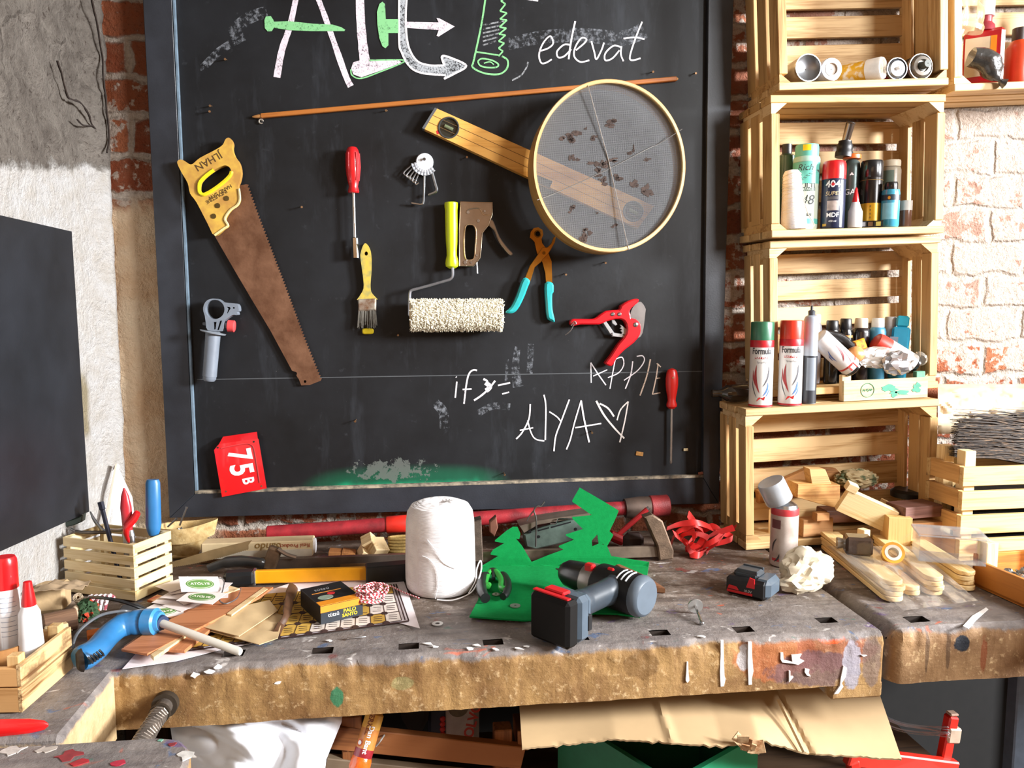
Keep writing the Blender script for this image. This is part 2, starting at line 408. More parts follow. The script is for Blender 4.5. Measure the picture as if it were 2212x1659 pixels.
# ---------------------------------------------------------------- chalkboard
def board_mat():
    t = NT('slate'); ob = t.new('ShaderNodeTexCoord').outputs['Object']; x, y, z = t.sep(ob)
    n1 = t.noise(ob, 3.2, 6, .65); n2 = t.noise(t.mapv(ob, (14, 1, 3)), 1., 5, .7); n3 = t.noise(ob, 230, 3, .6); n4 = t.noise(ob, 38, 5, .7)
    c = t.mix(t.ramp(n1, [(.35, 0.), (.7, 1.)]), lin('101113'), lin('1d1f23'))
    c = t.mix(t.math('MULTIPLY', t.ramp(n2, [(.55, 0.), (.85, 1.)]), .35), c, lin('4b5058'))       # wiped chalk
    c = t.mix(t.math('MULTIPLY', t.ramp(n4, [(.62, 0.), (.8, 1.)]), .3), c, lin('565a60'))
    sp = t.ramp(n3, [(.735, 0.), (.76, 1.)])
    c = t.mix(t.math('MULTIPLY', sp, t.ramp(n1, [(.45, .1), (.65, .8)])), c, lin('a9a49c'))
    # green overspray: an arched band above the ledge and below it
    g0 = AY(880, 1055, BY); xr = t.math('SUBTRACT', x, g0.x-WLb.x); zr = t.math('SUBTRACT', z, g0.z-WLb.z)
    q = t.math('ADD', t.math('POWER', t.math('ABSOLUTE', t.math('DIVIDE', xr, .165)), 4.), t.math('POWER', t.math('ABSOLUTE', t.math('DIVIDE', zr, .026)), 2.))
    ring = t.math('MULTIPLY', t.step(q, 5.5, .75), t.step(t.math('DIVIDE', zr, 1.), -.012, .004))
    band = t.math('MULTIPLY', t.step(t.math('ABSOLUTE', t.math('ADD', zr, t.math('MULTIPLY_ADD', n4, .012, -.008))), .020, .002), t.step(t.math('ABSOLUTE', xr), .185, .13))
    gm = t.math('MULTIPLY', t.math('ADD', t.math('MULTIPLY', ring, .35), t.math('MULTIPLY', band, .75)), t.math('MULTIPLY_ADD', n1, 1.3, .1))
    sk = t.math('MULTIPLY', t.math('ADD', t.math('MULTIPLY', t.step(t.math('ABSOLUTE', t.math('ADD', xr, t.math('MULTIPLY_ADD', zr, -.6, .15))), .026, .0), .6), t.math('MULTIPLY', t.step(t.math('ABSOLUTE', t.math('SUBTRACT', xr, .16)), .012, .0), .6)), t.math('MULTIPLY', t.step(zr, .03, -.01), t.step(zr, -.075, -.045)))
    gm = t.math('MINIMUM', t.math('ADD', gm, sk), .85)
    c = t.mix(gm, c, lin('0f8f63'))
    # scraped grey patches over the spray
    s0 = AY(850, 1015, BY); xs = t.math('SUBTRACT', x, s0.x-WLb.x); zs = t.math('SUBTRACT', z, s0.z-WLb.z)
    e1 = t.math('ADD', t.math('POWER', t.math('DIVIDE', xs, .105), 2.), t.math('POWER', t.math('DIVIDE', zs, .03), 2.))
    s1 = AY(832, 1075, BY); xs2 = t.math('SUBTRACT', x, s1.x-WLb.x); zs2 = t.math('SUBTRACT', z, s1.z-WLb.z)
    e2 = t.math('ADD', t.math('POWER', t.math('DIVIDE', xs2, .05), 2.), t.math('POWER', t.math('DIVIDE', zs2, .018), 2.))
    sc = t.ramp(t.math('SUBTRACT', t.math('MULTIPLY_ADD', n4, 6., -2.4), t.math('MINIMUM', e1, e2)), [(.05, 0.), (.12, 1.)])
    c = t.mix(t.math('MULTIPLY', sc, .75), c, lin('5f645f'))
    t.set(Base_Color=c, Roughness=t.math('MULTIPLY_ADD', n1, .3, .34)); t.b.inputs['Specular IOR Level'].default_value = .3
    t.bump(t.noise(ob, 90, 4), .12, .001); return t.m
WLb = V((AY(950, 600, BY).x, BY, ZB+.03))
T = thing('chalkboard', 'large black framed chalkboard with hand drawn chalk lettering, hung with tools', 'chalkboard', WLb)
SL = board_mat()
pl = lambda pts, y, t, **k: MB().plate(pts, y, t, **k)
pl([(365, -160), (1545, -160), (1528, 1040), (422, 1070)], BY, .02).build('writing_panel', SL, T)
FR = mat('1d1f24', .42, var=.5, vs=9, col2='2c2f36', bump=.1)
WORN = mat('a3957f', .8, var=.5, vs=60, col2='4a463f')
fy = BY-.012
f = MB()
f.plate([(300, -160), (364, -160), (421, 1066), (366, 1119)], fy, .03, bev=.0015)
f.plate([(1532, -160), (1590, -160), (1553, 1088), (1518, 1031)], fy, .03, bev=.0015)
f.plate([(421, 1066), (1518, 1031), (1553, 1088), (366, 1119)], fy, .03, bev=.0015)
fo = f.build('frame', [FR, WORN], T)
# worn dusty top edge of the bottom rail ; inner edge of the left stile has its highlight painted in
MB().plate([(421, 1061), (1519, 1026), (1519, 1031.5), (421, 1067)], fy-.0005, .0125).build('worn_or_lit_edge', WORN, T, label='pale worn edge along the bottom rail')
MB().plate([(366, -150), (369.5, -150), (426, 1060), (421.5, 1060)], fy-.0005, .0115).build('worn_or_lit_edge', mat('6d8090', .5, var=.4), T, label='blue grey worn inner edge of the frame')
# panel seam
MB().plate([(425, 819), (1524, 801), (1524, 803), (425, 821)], BY-.0006, .0008).build('panel_seam', mat('4a4d50', .7), T)
CH = [None]
def chalk_mat(col, dens, sc=260.):
    t = NT('chalk'); ob = t.new('ShaderNodeTexCoord').outputs['Object']
    n = t.noise(ob, sc, 4, .7); n2 = t.noise(ob, 30, 3)
    a = t.ramp(t.math('MULTIPLY_ADD', n2, .35, t.math('MULTIPLY', n, .7)), [(.62-dens*.4, 0.), (.72-dens*.3, .95)])
    t.set(Base_Color=lin(col), Roughness=.95, Alpha=a); return t.m
CW = chalk_mat('dcd6da', .8); CP = chalk_mat('d9cbd4', .7); CG = chalk_mat('7fbf83', .75); CF = chalk_mat('8b8d90', .42, 120.)
def strokes(name, m, items, Z, parent=T, off=.0006, label=None):
    """items: (points, width_px) in zoom coordinates; drawn as thin ribbons of chalk on the board face"""
    b = MB()
    for k, (pts, wd) in enumerate(items):
        P = smooth([V((*Z(*p), 0)) for p in pts], 6) if len(pts) > 2 else [V((*Z(*p), 0)) for p in pts]
        W = wd if isinstance(wd, (list, tuple)) else (wd, wd); n = len(P); L, R = [], []
        for i, p in enumerate(P):
            d = (P[min(i+1, n-1)]-P[max(i-1, 0)]); d = V((d.x, d.y, 0)).normalized() if d.length else V((1, 0, 0)); q = V((-d.y, d.x, 0))
            h = (W[0]+(W[1]-W[0])*i/max(n-1, 1))/2/Z.s*(1+.12*noise.noise(V((p.x*.13, p.y*.13, k))))
            L.append(p+q*h); R.append(p-q*h)
        o = off+.00004*k; vs = [AY(p.x, p.y, BY-o) for p in L]+[AY(p.x, p.y, BY-o) for p in R]
        b.add(vs, [(i, i+1, n+i+1, n+i) for i in range(n-1)], M=Matrix())
    return b.build(name, m, parent, norm=False, label=label)
def fills(name, m, polys, Z, off=.0005):
    b = MB()
    for k, p in enumerate(polys):
        vs = [AY(*Z(*q), BY-off-.00003*k) for q in p]; tri = tessellate_polygon([[V((q[0], q[1], 0)) for q in p]])
        b.add(vs, [tuple(x) for x in tri], M=Matrix())
    return b.build(name, m, T, norm=False)
Z1 = zc(520, 0, 2.304)
# big title letters
strokes('chalk_lettering', CP, [([(300, -140), (250, 110), (205, 250), (180, 385)], (26, 36)), ([(330, -140), (400, 30), (450, 170), (520, 370), (548, 430)], (24, 32)),
    ([(592, -150), (595, 60), (605, 200), (618, 305)], (38, 50))], Z1, label='large pink white letters A and L')
fills('chalk_lettering', CP, [[(560, 310), (600, 298), (640, 305), (790, 298), (800, 312), (700, 350), (600, 385), (560, 370), (550, 340)]], Z1, .0012)
strokes('chalk_lettering', CG, [([(548, 345), (555, 375), (600, 390), (700, 355), (805, 312), (800, 298), (640, 300)], 7)], Z1, off=.0014)
# curved arrow body
ar = [(788, -150), (786, 190), (800, 260), (840, 330), (900, 362), (1000, 375), (1020, 372), (1008, 395), (1050, 375), (1122, 328), (1040, 285), (1000, 280), (1012, 325), (940, 325), (880, 305), (840, 250), (825, 180), (822, 60), (835, -150)]
fills('chalk_lettering', chalk_mat('a9adb2', .5), [ar], Z1, .0011)
strokes('chalk_lettering', CW, [([(790, -150), (788, 190), (802, 262), (842, 332), (905, 364), (1020, 374)], 10), ([(1012, 392), (1060, 368), (1122, 328), (1050, 290), (1002, 280), (1014, 325)], 11), ([(1014, 325), (940, 325), (880, 305), (842, 250), (826, 180), (822, 60), (838, -150)], 10)], Z1, off=.0015)
fills('chalk_lettering', CP, [[(820, 108), (985, 112), (975, 90), (990, 92), (1065, 132), (985, 182), (975, 178), (985, 150), (820, 138)]], Z1, .0016)
# green nails
fills('chalk_drawing', CG, [[(118, 100), (125, 82), (150, 80), (162, 98), (165, 108), (240, 105), (360, 118), (455, 122), (500, 135), (520, 148), (515, 155), (440, 155), (350, 155), (240, 150), (165, 138), (155, 155), (135, 157), (120, 140)],
    [(690, 20), (705, 8), (718, 20), (722, 95), (785, 95), (785, 165), (735, 165), (735, 225), (720, 240), (705, 230), (690, 190), (680, 120), (678, 60)]], Z1, .0018)
# green screw drawing
zz = [(1305, -40), (1325, -20), (1295, 5), (1318, 20), (1290, 55), (1325, 65), (1290, 95), (1325, 100), (1288, 135), (1322, 140), (1285, 170), (1318, 175), (1283, 205), (1312, 215), (1283, 240), (1305, 255), (1283, 280)]
sg = [([(1228, -80), (1200, 110), (1160, 300), (1152, 330), (1180, 352), (1230, 368), (1290, 368), (1325, 340), (1328, 300), (1300, 280)], 9), ([(1172, 258), (1285, 275)], 8)]
sg += [([zz[i], zz[i+1]], 8) for i in range(len(zz)-1)]
sg += [([(1180, 305), (1200, 292), (1250, 300), (1282, 320), (1270, 335), (1220, 335), (1190, 325), (1180, 305)], 8), ([(1210, 315), (1240, 308), (1260, 322)], 6)]
strokes('chalk_drawing', CG, sg, Z1, label='green chalk drawing of a screw')
strokes('chalk_drawing', CF, [([(1205+0*k, 125+20*k), (1310-8*k, 105+20*k)], 8) for k in range(6)], Z1, off=.0004)
strokes('chalk_lettering', CW, [([(1330, -20), (1480, 4)], 8)], Z1)
# the word beside it
strokes('chalk_lettering', CW, [([(1485, 255), (1530, 240), (1555, 215), (1540, 180), (1505, 215), (1485, 270), (1495, 312), (1520, 312), (1548, 295)], 8),
    ([(1645, 225), (1610, 222), (1575, 255), (1580, 285), (1610, 280), (1645, 245)], 8), ([(1665, 105), (1645, 200), (1632, 295)], 9),
    ([(1668, 250), (1710, 215), (1720, 195), (1695, 190), (1665, 235), (1660, 280), (1690, 308), (1735, 300)], 8),
    ([(1745, 205), (1760, 260), (1770, 295), (1795, 250), (1808, 212)], 8),
    ([(1895, 235), (1855, 228), (1815, 265), (1815, 300), (1850, 290), (1885, 250)], 8), ([(1895, 230), (1892, 270), (1905, 305)], 8),
    ([(1998, 108), (1965, 190), (1938, 275), (1945, 300), (1990, 290)], 8), ([(1905, 192), (1960, 186), (2010, 195)], 8)], Z1, label='chalk word edevat')
strokes('chalk_lettering', CF, [([(1350, 400), (1395, 375), (1420, 340), (1430, 308)], 8)], Z1)

# lower writing
Z5 = zc(940, 740, 3.456)
strokes('chalk_lettering', CW, [([(162, 292), (150, 412)], 11), ([(155, 255), (160, 260)], 11), ([(313, 208), (285, 205), (255, 230), (235, 300), (215, 458)], 12), ([(205, 350), (272, 346)], 11),
    ([(360, 272), (385, 285), (395, 310)], 16), ([(448, 285), (400, 345), (345, 395), (290, 432)], 14), ([(375, 300), (410, 330), (380, 360)], 34), ([(468, 320), (560, 300)], 12), ([(500, 384), (552, 370)], 11),
    ([(710, 460), (700, 570), (650, 670), (605, 720)], 11), ([(690, 580), (715, 670), (750, 720), (815, 735)], 10), ([(632, 655), (732, 636)], 10), ([(812, 390), (826, 480), (822, 728)], 11),
    ([(852, 516), (910, 555), (940, 592)], 10), ([(1002, 425), (940, 590), (900, 700), (887, 812)], 11), ([(1090, 432), (1040, 600), (1010, 720), (980, 798)], 10), ([(1090, 432), (1110, 560), (1150, 745)], 12), ([(1045, 636), (1240, 604)], 10)], Z5, label='chalk words if x = and ALYA')
CB = chalk_mat('c9b4a2', .72)
strokes('chalk_lettering', chalk_mat('dcd4cf', .8), [([(1203, 435), (1260, 540), (1340, 640), (1412, 715)], (15, 12)), ([(1228, 455), (1290, 490), (1335, 552)], 13), ([(1358, 580), (1385, 500), (1442, 440)], 10), ([(1442, 440), (1415, 590), (1378, 745)], 10)], Z5, label='chalk heart')
strokes('chalk_lettering', CW, [([(1162, 150), (1165, 300)], 8), ([(1162, 150), (1220, 240), (1275, 318)], 9), ([(1180, 250), (1285, 203)], 8), ([(1345, 125), (1325, 230), (1305, 345)], 8), ([(1345, 125), (1395, 110), (1408, 165), (1370, 225), (1290, 262)], 8), ([(1475, 140), (1460, 240), (1420, 345)], 9), ([(1505, 103), (1550, 100), (1560, 140), (1510, 210), (1410, 282)], 8)], Z5, label='chalk word APPLE')
strokes('chalk_lettering', CB, [([(1607, 125), (1580, 250), (1530, 395)], 10), ([(1665, 158), (1650, 260), (1622, 388)], 9), ([(1655, 155), (1685, 182)], 9), ([(1645, 268), (1680, 264)], 8), ([(1622, 386), (1682, 374)], 8)], Z5)
# nails left in the board, screw holes
NAIL = mat('b08a66', .4, .9, .2)
for x, y in [(490, 128), (458, 228), (453, 240), (650, 445), (1008, 338), (838, 238), (1408, 155), (1498, 158), (1305, 565), (1218, 590), (860, 720), (770, 905), (1088, 1020), (1278, 930)]:
    p = AY(x, y, BY); b = MB(); d = V((rng.uniform(-.004, .004), -.014, -.004))
    b.axl(p+V((0, .006, 0)), p+d, [(0, .0011), (1, .0011)], 8); b.axl(p+d*.93, p+d, [(0, .0026), (1, .0024)], 10); b.build('nail', NAIL, T)
for x, y, c in [(1381, 980, 'b07c3c'), (1481, 971, 'd6c39a'), (1513, 1022, '8a5444')]:
    q = AY(x, y, fy if x > 1500 or y > 1000 else BY); r = .009 if x < 1400 else .006; b = MB()
    b.box(q+V((0, -.0012, 0)), (r*2, .003, r*1.1), .0008, rotm(0, rng.uniform(-.2, .2), 0)); b.build('tape_scrap', mat(c, .7, var=.35, vs=200), T)

CS = chalk_mat('6d7076', .30, 90.)
for pts, wd in [([(615, 30), (600, 200), (620, 330)], (40, 80)), ([(715, 10), (705, 230)], 45), ([(540, 120), (530, 300)], 22), ([(320, 530), (430, 475), (560, 480)], 50), ([(0, 450), (60, 520), (70, 640)], 70)]: strokes('chalk_smudge', CS, [(pts, wd)], Z5, off=.0003)
for pts, wd in [([(1330, 220), (1500, 185), (1700, 175), (1900, 190), (2010, 150)], (60, 80)), ([(-60, 170), (40, 90), (130, 60)], 60), ([(-200, 350), (-100, 250), (20, 180)], 40)]: strokes('chalk_smudge', CS, [(pts, wd)], Z1, off=.0003)
# ---------------------------------------------------------------- workbench
FY = -.648                                     # front edge of the bench
def bench_mat(name, seed, front_c=('9f7d4e', '745431'), paints=()):
    t = NT(name); g = t.new('ShaderNodeTexCoord').outputs['Object']; ob = t.new('ShaderNodeVectorMath', {0: g, 1: (seed, 0, 0)}, operation='ADD').outputs[0]; x, y, z = t.sep(g)
    n1 = t.noise(ob, 9, 7, .68); n2 = t.noise(t.mapv(ob, (4, 40, 40)), 1., 5, .6); n3 = t.noise(ob, 75, 5, .7); n4 = t.noise(ob, 26, 5, .65)
    nv = t.noise(t.mapv(ob, (45, 8, 6)), 1., 5, .7)
    top = t.mix(t.ramp(n1, [(.36, 0.), (.62, 1.)]), lin('83756a'), lin('55483d'))
    top = t.mix(t.math('MULTIPLY', t.ramp(n4, [(.52, 0.), (.66, 1.)]), .65), top, lin('a69b92'))
    top = t.mix(t.math('MULTIPLY', t.ramp(n2, [(.48, 0.), (.60, 1.)]), .75), top, lin('4a3d34'))
    top = t.mix(t.math('MULTIPLY', t.ramp(n3, [(.60, 0.), (.70, 1.)]), .7), top, lin('b9b0a8'))
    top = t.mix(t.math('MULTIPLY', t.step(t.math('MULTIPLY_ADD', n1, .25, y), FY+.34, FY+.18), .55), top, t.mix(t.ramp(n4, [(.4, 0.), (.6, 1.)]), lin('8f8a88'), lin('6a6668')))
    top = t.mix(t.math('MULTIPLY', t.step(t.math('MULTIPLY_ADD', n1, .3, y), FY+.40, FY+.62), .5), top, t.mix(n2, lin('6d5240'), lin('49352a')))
    for k, (c, sc, lo) in enumerate((('3f5f86', 17., .63), ('7c2f2a', 13., .66), ('c7562c', 11., .665), ('5b4378', 12., .655), ('2f6a5c', 15., .66), ('cfc9c4', 21., .645))):
        m = t.ramp(t.noise(t.mapv(ob, (1, 1.4, 1), (k*7.3, 2, 1)), sc, 3, .7, .5), [(lo, 0.), (lo+.05, .6)])
        top = t.mix(m, top, lin(c))
    fr = t.mix(t.ramp(n1, [(.36, 0.), (.64, 1.)]), lin(front_c[0]), lin(front_c[1]))
    fr = t.mix(t.math('MULTIPLY', t.ramp(nv, [(.5, 0.), (.66, 1.)]), .6), fr, lin('6a4a2a'))
    fr = t.mix(t.math('MULTIPLY', t.ramp(n3, [(.56, 0.), (.7, 1.)]), .6), fr, lin('d6b98c'))
    for k, (c, cx, cz, rx, rz, am) in enumerate(paints):
        e = t.math('ADD', t.math('POWER', t.math('DIVIDE', t.math('SUBTRACT', x, cx), rx), 2.), t.math('POWER', t.math('DIVIDE', t.math('SUBTRACT', z, cz), rz), 2.))
        m = t.ramp(t.math('ADD', t.math('SUBTRACT', 1., e), t.math('MULTIPLY_ADD', n4, 2.2, -1.1)), [(.1, 0.), (.35, 1.)])
        fr = t.mix(t.math('MULTIPLY', m, am), fr, lin(c))
    # grime of the worktop ends in a ragged line along the worn arris
    lim = t.math('ADD', t.math('MULTIPLY', z, 1.), t.math('ADD', t.math('MULTIPLY', n1, .030), t.math('MULTIPLY', n3, .012)))
    m = t.step(lim, -.010+.017, -.010+.025)
    m = t.math('MAXIMUM', m, t.step(y, FY+.012, FY+.03))
    c = t.mix(m, fr, top)
    t.set(Base_Color=c, Roughness=t.math('MULTIPLY_ADD', n3, .3, .48)); t.b.inputs['Specular IOR Level'].default_value = .35
    t.bump(t.math('ADD', t.math('MULTIPLY', n1, 1.), t.math('ADD', t.math('MULTIPLY', n3, .5), t.math('MULTIPLY', n2, .5))), .55, .006); return t.m
TB = thing('workbench', 'old paint spattered wooden workbench with dog holes along its front edge', 'workbench', (0, -.32, 0))
def worn_slab(x0, x1, y0, y1, z0, z1, holes, nose, seed, amp=.0022, end=.006):
    """slab with a worn front arris at y0; rectangular dog holes (cx, cy, half x, half y)"""
    b = MB(); nx = int((x1-x0)/.006)
    xs = sorted(set([x0+(x1-x0)*i/nx for i in range(nx+1)] + [h[0]+k*h[2] for h in holes for k in (-1, 1)]))
    prof = [(y1, z1)]
    ys = sorted(set([y0+.012+(y1-y0-.012)*(i/40)**1.35 for i in range(41)] + [h[1]+k*h[3] for h in holes for k in (-1, 1)]), reverse=True)
    prof = [(q, z1) for q in ys] + [(y0+nose*.55, z1-.001), (y0+nose*.2, z1-nose*.28), (y0, z1-nose)]
    prof += [(y0, z1-nose-(z1-nose-z0)*k/10) for k in range(1, 11)] + [(y0+.03, z0), (y1, z0)]
    vs = []; m = len(xs)
    for j, (yy, zz) in enumerate(prof):
        for x in xs:
            w = nz(V((x+seed, yy*1.3, zz)), 11); w2 = nz(V((x*2.2+seed, yy, zz)), 24)
            edge = math.exp(-((yy-y0)/.02)**2)*math.exp(-((zz-z1)/.03)**2)
            ex = min(x-x0, x1-x); rr = max(0., end-ex); dz = -(rr*rr/end if end else 0)
            p = V((x, yy + edge*.006*max(w2, -.2), zz - .0012*(zz > z1-.02) + amp*.6*w + edge*.004*min(w, .1)))
            if abs(zz-z1) < .02: p.z += dz
            if yy <= y0+.01: p.y += amp*w2*.6 - dz
            vs.append(p)
    def inhole(x, y): return any(abs(x-h[0]) < h[2]-1e-6 and abs(y-h[1]) < h[3]-1e-6 for h in holes)
    fs = []
    for j in range(len(prof)-1):
        for i in range(m-1):
            cx, cy = (xs[i]+xs[i+1])/2, (prof[j][0]+prof[j+1][0])/2
            if j < len(ys)-1 and inhole(cx, cy): continue
            fs.append((j*m+i, j*m+i+1, j*m+m+i+1, j*m+m+i))
    n = len(prof)
    for i in (0, m-1): fs.append([j*m+i for j in range(n)])
    b.add(vs, fs)
    return b
def pocket(h, z1, dpt=.07):
    b = MB(); hx, hy = h[2]+.0015, h[3]+.0015; vs = []
    for z in (z1-.003, z1-dpt):
        for sx, sy in ((-1, -1), (1, -1), (1, 1), (-1, 1)): vs.append((h[0]+sx*hx, h[1]+sy*hy, z))
    b.add(vs, [(0, 1, 5, 4), (1, 2, 6, 5), (2, 3, 7, 6), (3, 0, 4, 7), (4, 5, 6, 7)]); return b
HP = [(505, 1410), (697, 1403), (883, 1394), (1065, 1386), (1250, 1376), (1425, 1366), (1606, 1358), (1785, 1338)]
holes = [(AZ(*p, ZB).x, AZ(*p, ZB).y, .0165, .0115) for p in HP]
DARK = mat('2a1c12', .9, var=.4)
zt = ZB
PA = [('a85c34', .59, -.035, .085, .045, .6), ('86402e', .69, -.03, .085, .04, .55), ('54414a', .66, -.06, .085, .035, .7), ('e0531c', .690, -.008, .030, .014, 1.), ('8e8a93', .725, -.055, .018, .05, .9), ('6b5b55', .762, -.05, .018, .05, .7), ('a9a6a6', .535, -.035, .014, .025, .9), ('2f6b4a', -.13, -.062, .012, .018, .95), ('8f9a6a', .0-.03, -.045, .02, .012, .35), ('5d3f1c', .36, -.035, .03, .03, .6)]
def slabobj(name, args, m, label=None):
    b = worn_slab(*args); 
    for i in range(len(b.v)): b.v[i] = b.v[i]-V((0, 0, ZB))
    # the top keeps its own origin at the worktop height so the paint follows it
    o = b.build(name, m, TB, label=label, norm=True, loc=None)
    return o
def part_at(b, name, m, zoff, label=None):
    o = b.build(name, m, TB, label=label)
    me = o.data
    d = V((WL[TB].x, WL[TB].y, -zoff+0))
    for v in me.vertices: v.co += V((WL[TB].x, WL[TB].y, -zoff))
    o.location = V((-WL[TB].x, -WL[TB].y, zoff)); return o
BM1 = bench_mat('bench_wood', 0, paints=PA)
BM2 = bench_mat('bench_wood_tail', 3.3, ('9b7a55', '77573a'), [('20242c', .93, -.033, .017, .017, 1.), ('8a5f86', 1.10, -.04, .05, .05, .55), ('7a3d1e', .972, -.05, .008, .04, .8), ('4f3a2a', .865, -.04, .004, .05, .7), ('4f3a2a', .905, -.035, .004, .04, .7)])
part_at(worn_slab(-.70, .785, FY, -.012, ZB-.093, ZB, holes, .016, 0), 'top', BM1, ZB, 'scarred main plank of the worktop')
h2 = [(AZ(1980, 1336, ZB).x, AZ(1980, 1336, ZB).y, .019, .0125)]
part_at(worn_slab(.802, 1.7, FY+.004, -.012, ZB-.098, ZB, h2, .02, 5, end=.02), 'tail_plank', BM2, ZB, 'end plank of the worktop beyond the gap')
for h in holes+h2: pocket(h, ZB).build('dog_hole', DARK, TB)
b = MB(); b.box((.738, FY+.04, ZB-.104), (.094, .078, .03), .004); part_at(b, 'end_block', BM1, ZB)
b = MB(); b.box((.793, -.3, ZB-.06), (.02, .58, .05), 0); b.build('gap_filler', mat('5a3a1c', .8, var=.4), TB)
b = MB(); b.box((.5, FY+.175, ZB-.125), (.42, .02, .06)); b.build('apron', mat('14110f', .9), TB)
# front vise
Wend = wood('d3ad77', 'b98a52', sc=1.6, stain='8b7f76', stain_amt=.6)
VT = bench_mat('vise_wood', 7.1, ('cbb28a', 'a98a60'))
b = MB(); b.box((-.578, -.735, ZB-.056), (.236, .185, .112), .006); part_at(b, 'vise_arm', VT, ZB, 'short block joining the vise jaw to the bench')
pts = [(-.72, -1.02), (-.72, -.842), (-.335, -.842), (-.305, -.85), (-.287, -.875), (-.281, -.91), (-.281, -1.02)]
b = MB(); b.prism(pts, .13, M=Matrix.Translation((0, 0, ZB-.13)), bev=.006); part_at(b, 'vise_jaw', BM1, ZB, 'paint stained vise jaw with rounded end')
p0 = AY(360, 1517, FY); b = MB(); b.tube([p0+V((0, .01, 0)), p0+V((0, -.205, 0))], .0125, 16)
b.tube([p0+V((.0128*math.cos(k*.8), -.03-.0009*k, .0128*math.sin(k*.8))) for k in range(0, 190)], .0012, 5)
b.build('vise_screw', mat('8d8278', .45, .75, .5, 60, bump=.2), TB)
b = MB(); b.axl(p0+V((0, .004, 0)), p0+V((0, -.012, 0)), [(0, .019), (1, .019)], 20); b.axl(p0+V((0, -.03, 0)), p0+V((0, -.036, 0)), [(0, .0150), (1, .0150)], 20)
b.build('screw_collar', mat('4b4136', .6, .6, .4), TB)
for x in (-.60, 1.62):
    for y in (-.56, -.08):
        b = MB(); b.box((x, y, (ZB-.093)/2), (.09, .09, ZB-.093), .004); b.build('leg', wood('4a3626', '33241a'), TB)
b = MB(); b.box((.5, -.055, .42), (2.3, .015, .72)); b.build('shade_backing', mat('0d0b0a', .9, var=.4), TB)  # added near-black board standing in for the shade under the bench
b = MB(); b.box((.235, -.33, .43), (1.77, .44, .02)); b.build('shelf', wood('4d3826', '33241a'), TB)
# paint drips and white flecks on the slab front
WHT = mat('e6e4e2', .6, var=.1)
Z7 = zc(1400, 1340, 2.724)
def drips(polys, m, name, y=FY-.0022):
    for p in polys: MB().plate([Z7(*q) for q in p], y, .0025).build(name, m, TB)
drips([[(428, 118), (444, 118), (446, 250), (450, 330), (456, 345), (446, 388), (428, 390), (424, 300), (428, 200)], [(590, 128), (610, 128), (612, 210), (620, 300), (610, 345), (612, 378), (592, 380), (588, 250)], [(228, 245), (236, 245), (238, 310), (243, 355), (232, 368), (222, 355), (226, 300)]], WHT, 'paint_drip')
drips([[(780, 190), (795, 190), (798, 235), (850, 245), (845, 205), (905, 198), (890, 225), (920, 240), (885, 262), (850, 255), (790, 248), (780, 230)], [(830, 298), (838, 298), (838, 330), (855, 330), (855, 336), (830, 365)], [(925, 285), (950, 290), (945, 310), (958, 330), (935, 325), (922, 305)], [(1255, 205), (1290, 207), (1270, 215)], [(1150, 270), (1170, 280), (1165, 330), (1140, 370), (1150, 390), (1120, 432), (1095, 435), (1130, 385), (1135, 340)]], mat('d9d2cd', .6, var=.15), 'paint_fleck', FY-.0028)
flk = [(712, 1385), (925, 1392), (940, 1398), (1015, 1402), (1030, 1395), (1068, 1403), (1120, 1402), (1138, 1398), (600, 1474), (1515, 1376), (420, 1458), (470, 1440), (455, 1450)]
for x, y in flk:
    q = AZ(x, y, ZB) if y < 1410 else AY(x, y, FY); k = rng.randint(6, 9); r = rng.uniform(.003, .0065); b = MB(); a0 = rng.random()*6
    o = [(r*rng.uniform(.5, 1.3)*math.cos(a0+2*PI*i/k)*1.6, r*rng.uniform(.4, 1.1)*math.sin(a0+2*PI*i/k)) for i in range(k)]
    if y < 1410: b.prism(o, .0012, M=Matrix.Translation(q+V((0, 0, .0004))) @ Matrix.Rotation(rng.uniform(-.8, .3), 4, 'Z'))
    else: b.prism(o, .0026, M=Matrix.Translation(q+V((0, .0006, 0))) @ Matrix.Rotation(PI/2, 4, 'X'))
    b.build('paint_fleck', WHT, TB)

for x, y, r, c in [(150, 1632, .016, '8a2c30'), (172, 1648, .010, 'a8242c'), (257, 1650, .010, 'b0243c'), (371, 1609, .006, '8a2c30'), (55, 1578, .007, '6aa08c'), (347, 1600, .004, '7ab09c'), (30, 1622, .014, 'c9c0b8'), (98, 1620, .012, 'b5aaa0'), (405, 1632, .014, 'd6d2cc')]:
    q = AZ(x, y, ZB); k = 11; b = MB(); b.prism([(r*rng.uniform(.5, 1.2)*math.cos(2*PI*i/k), .8*r*rng.uniform(.4, 1.2)*math.sin(2*PI*i/k)) for i in range(k)], .0014, M=Matrix.Translation(q-V((0, 0, .0004)))); b.build('paint_stain', mat(c, .7, var=.3, vs=120), TB)
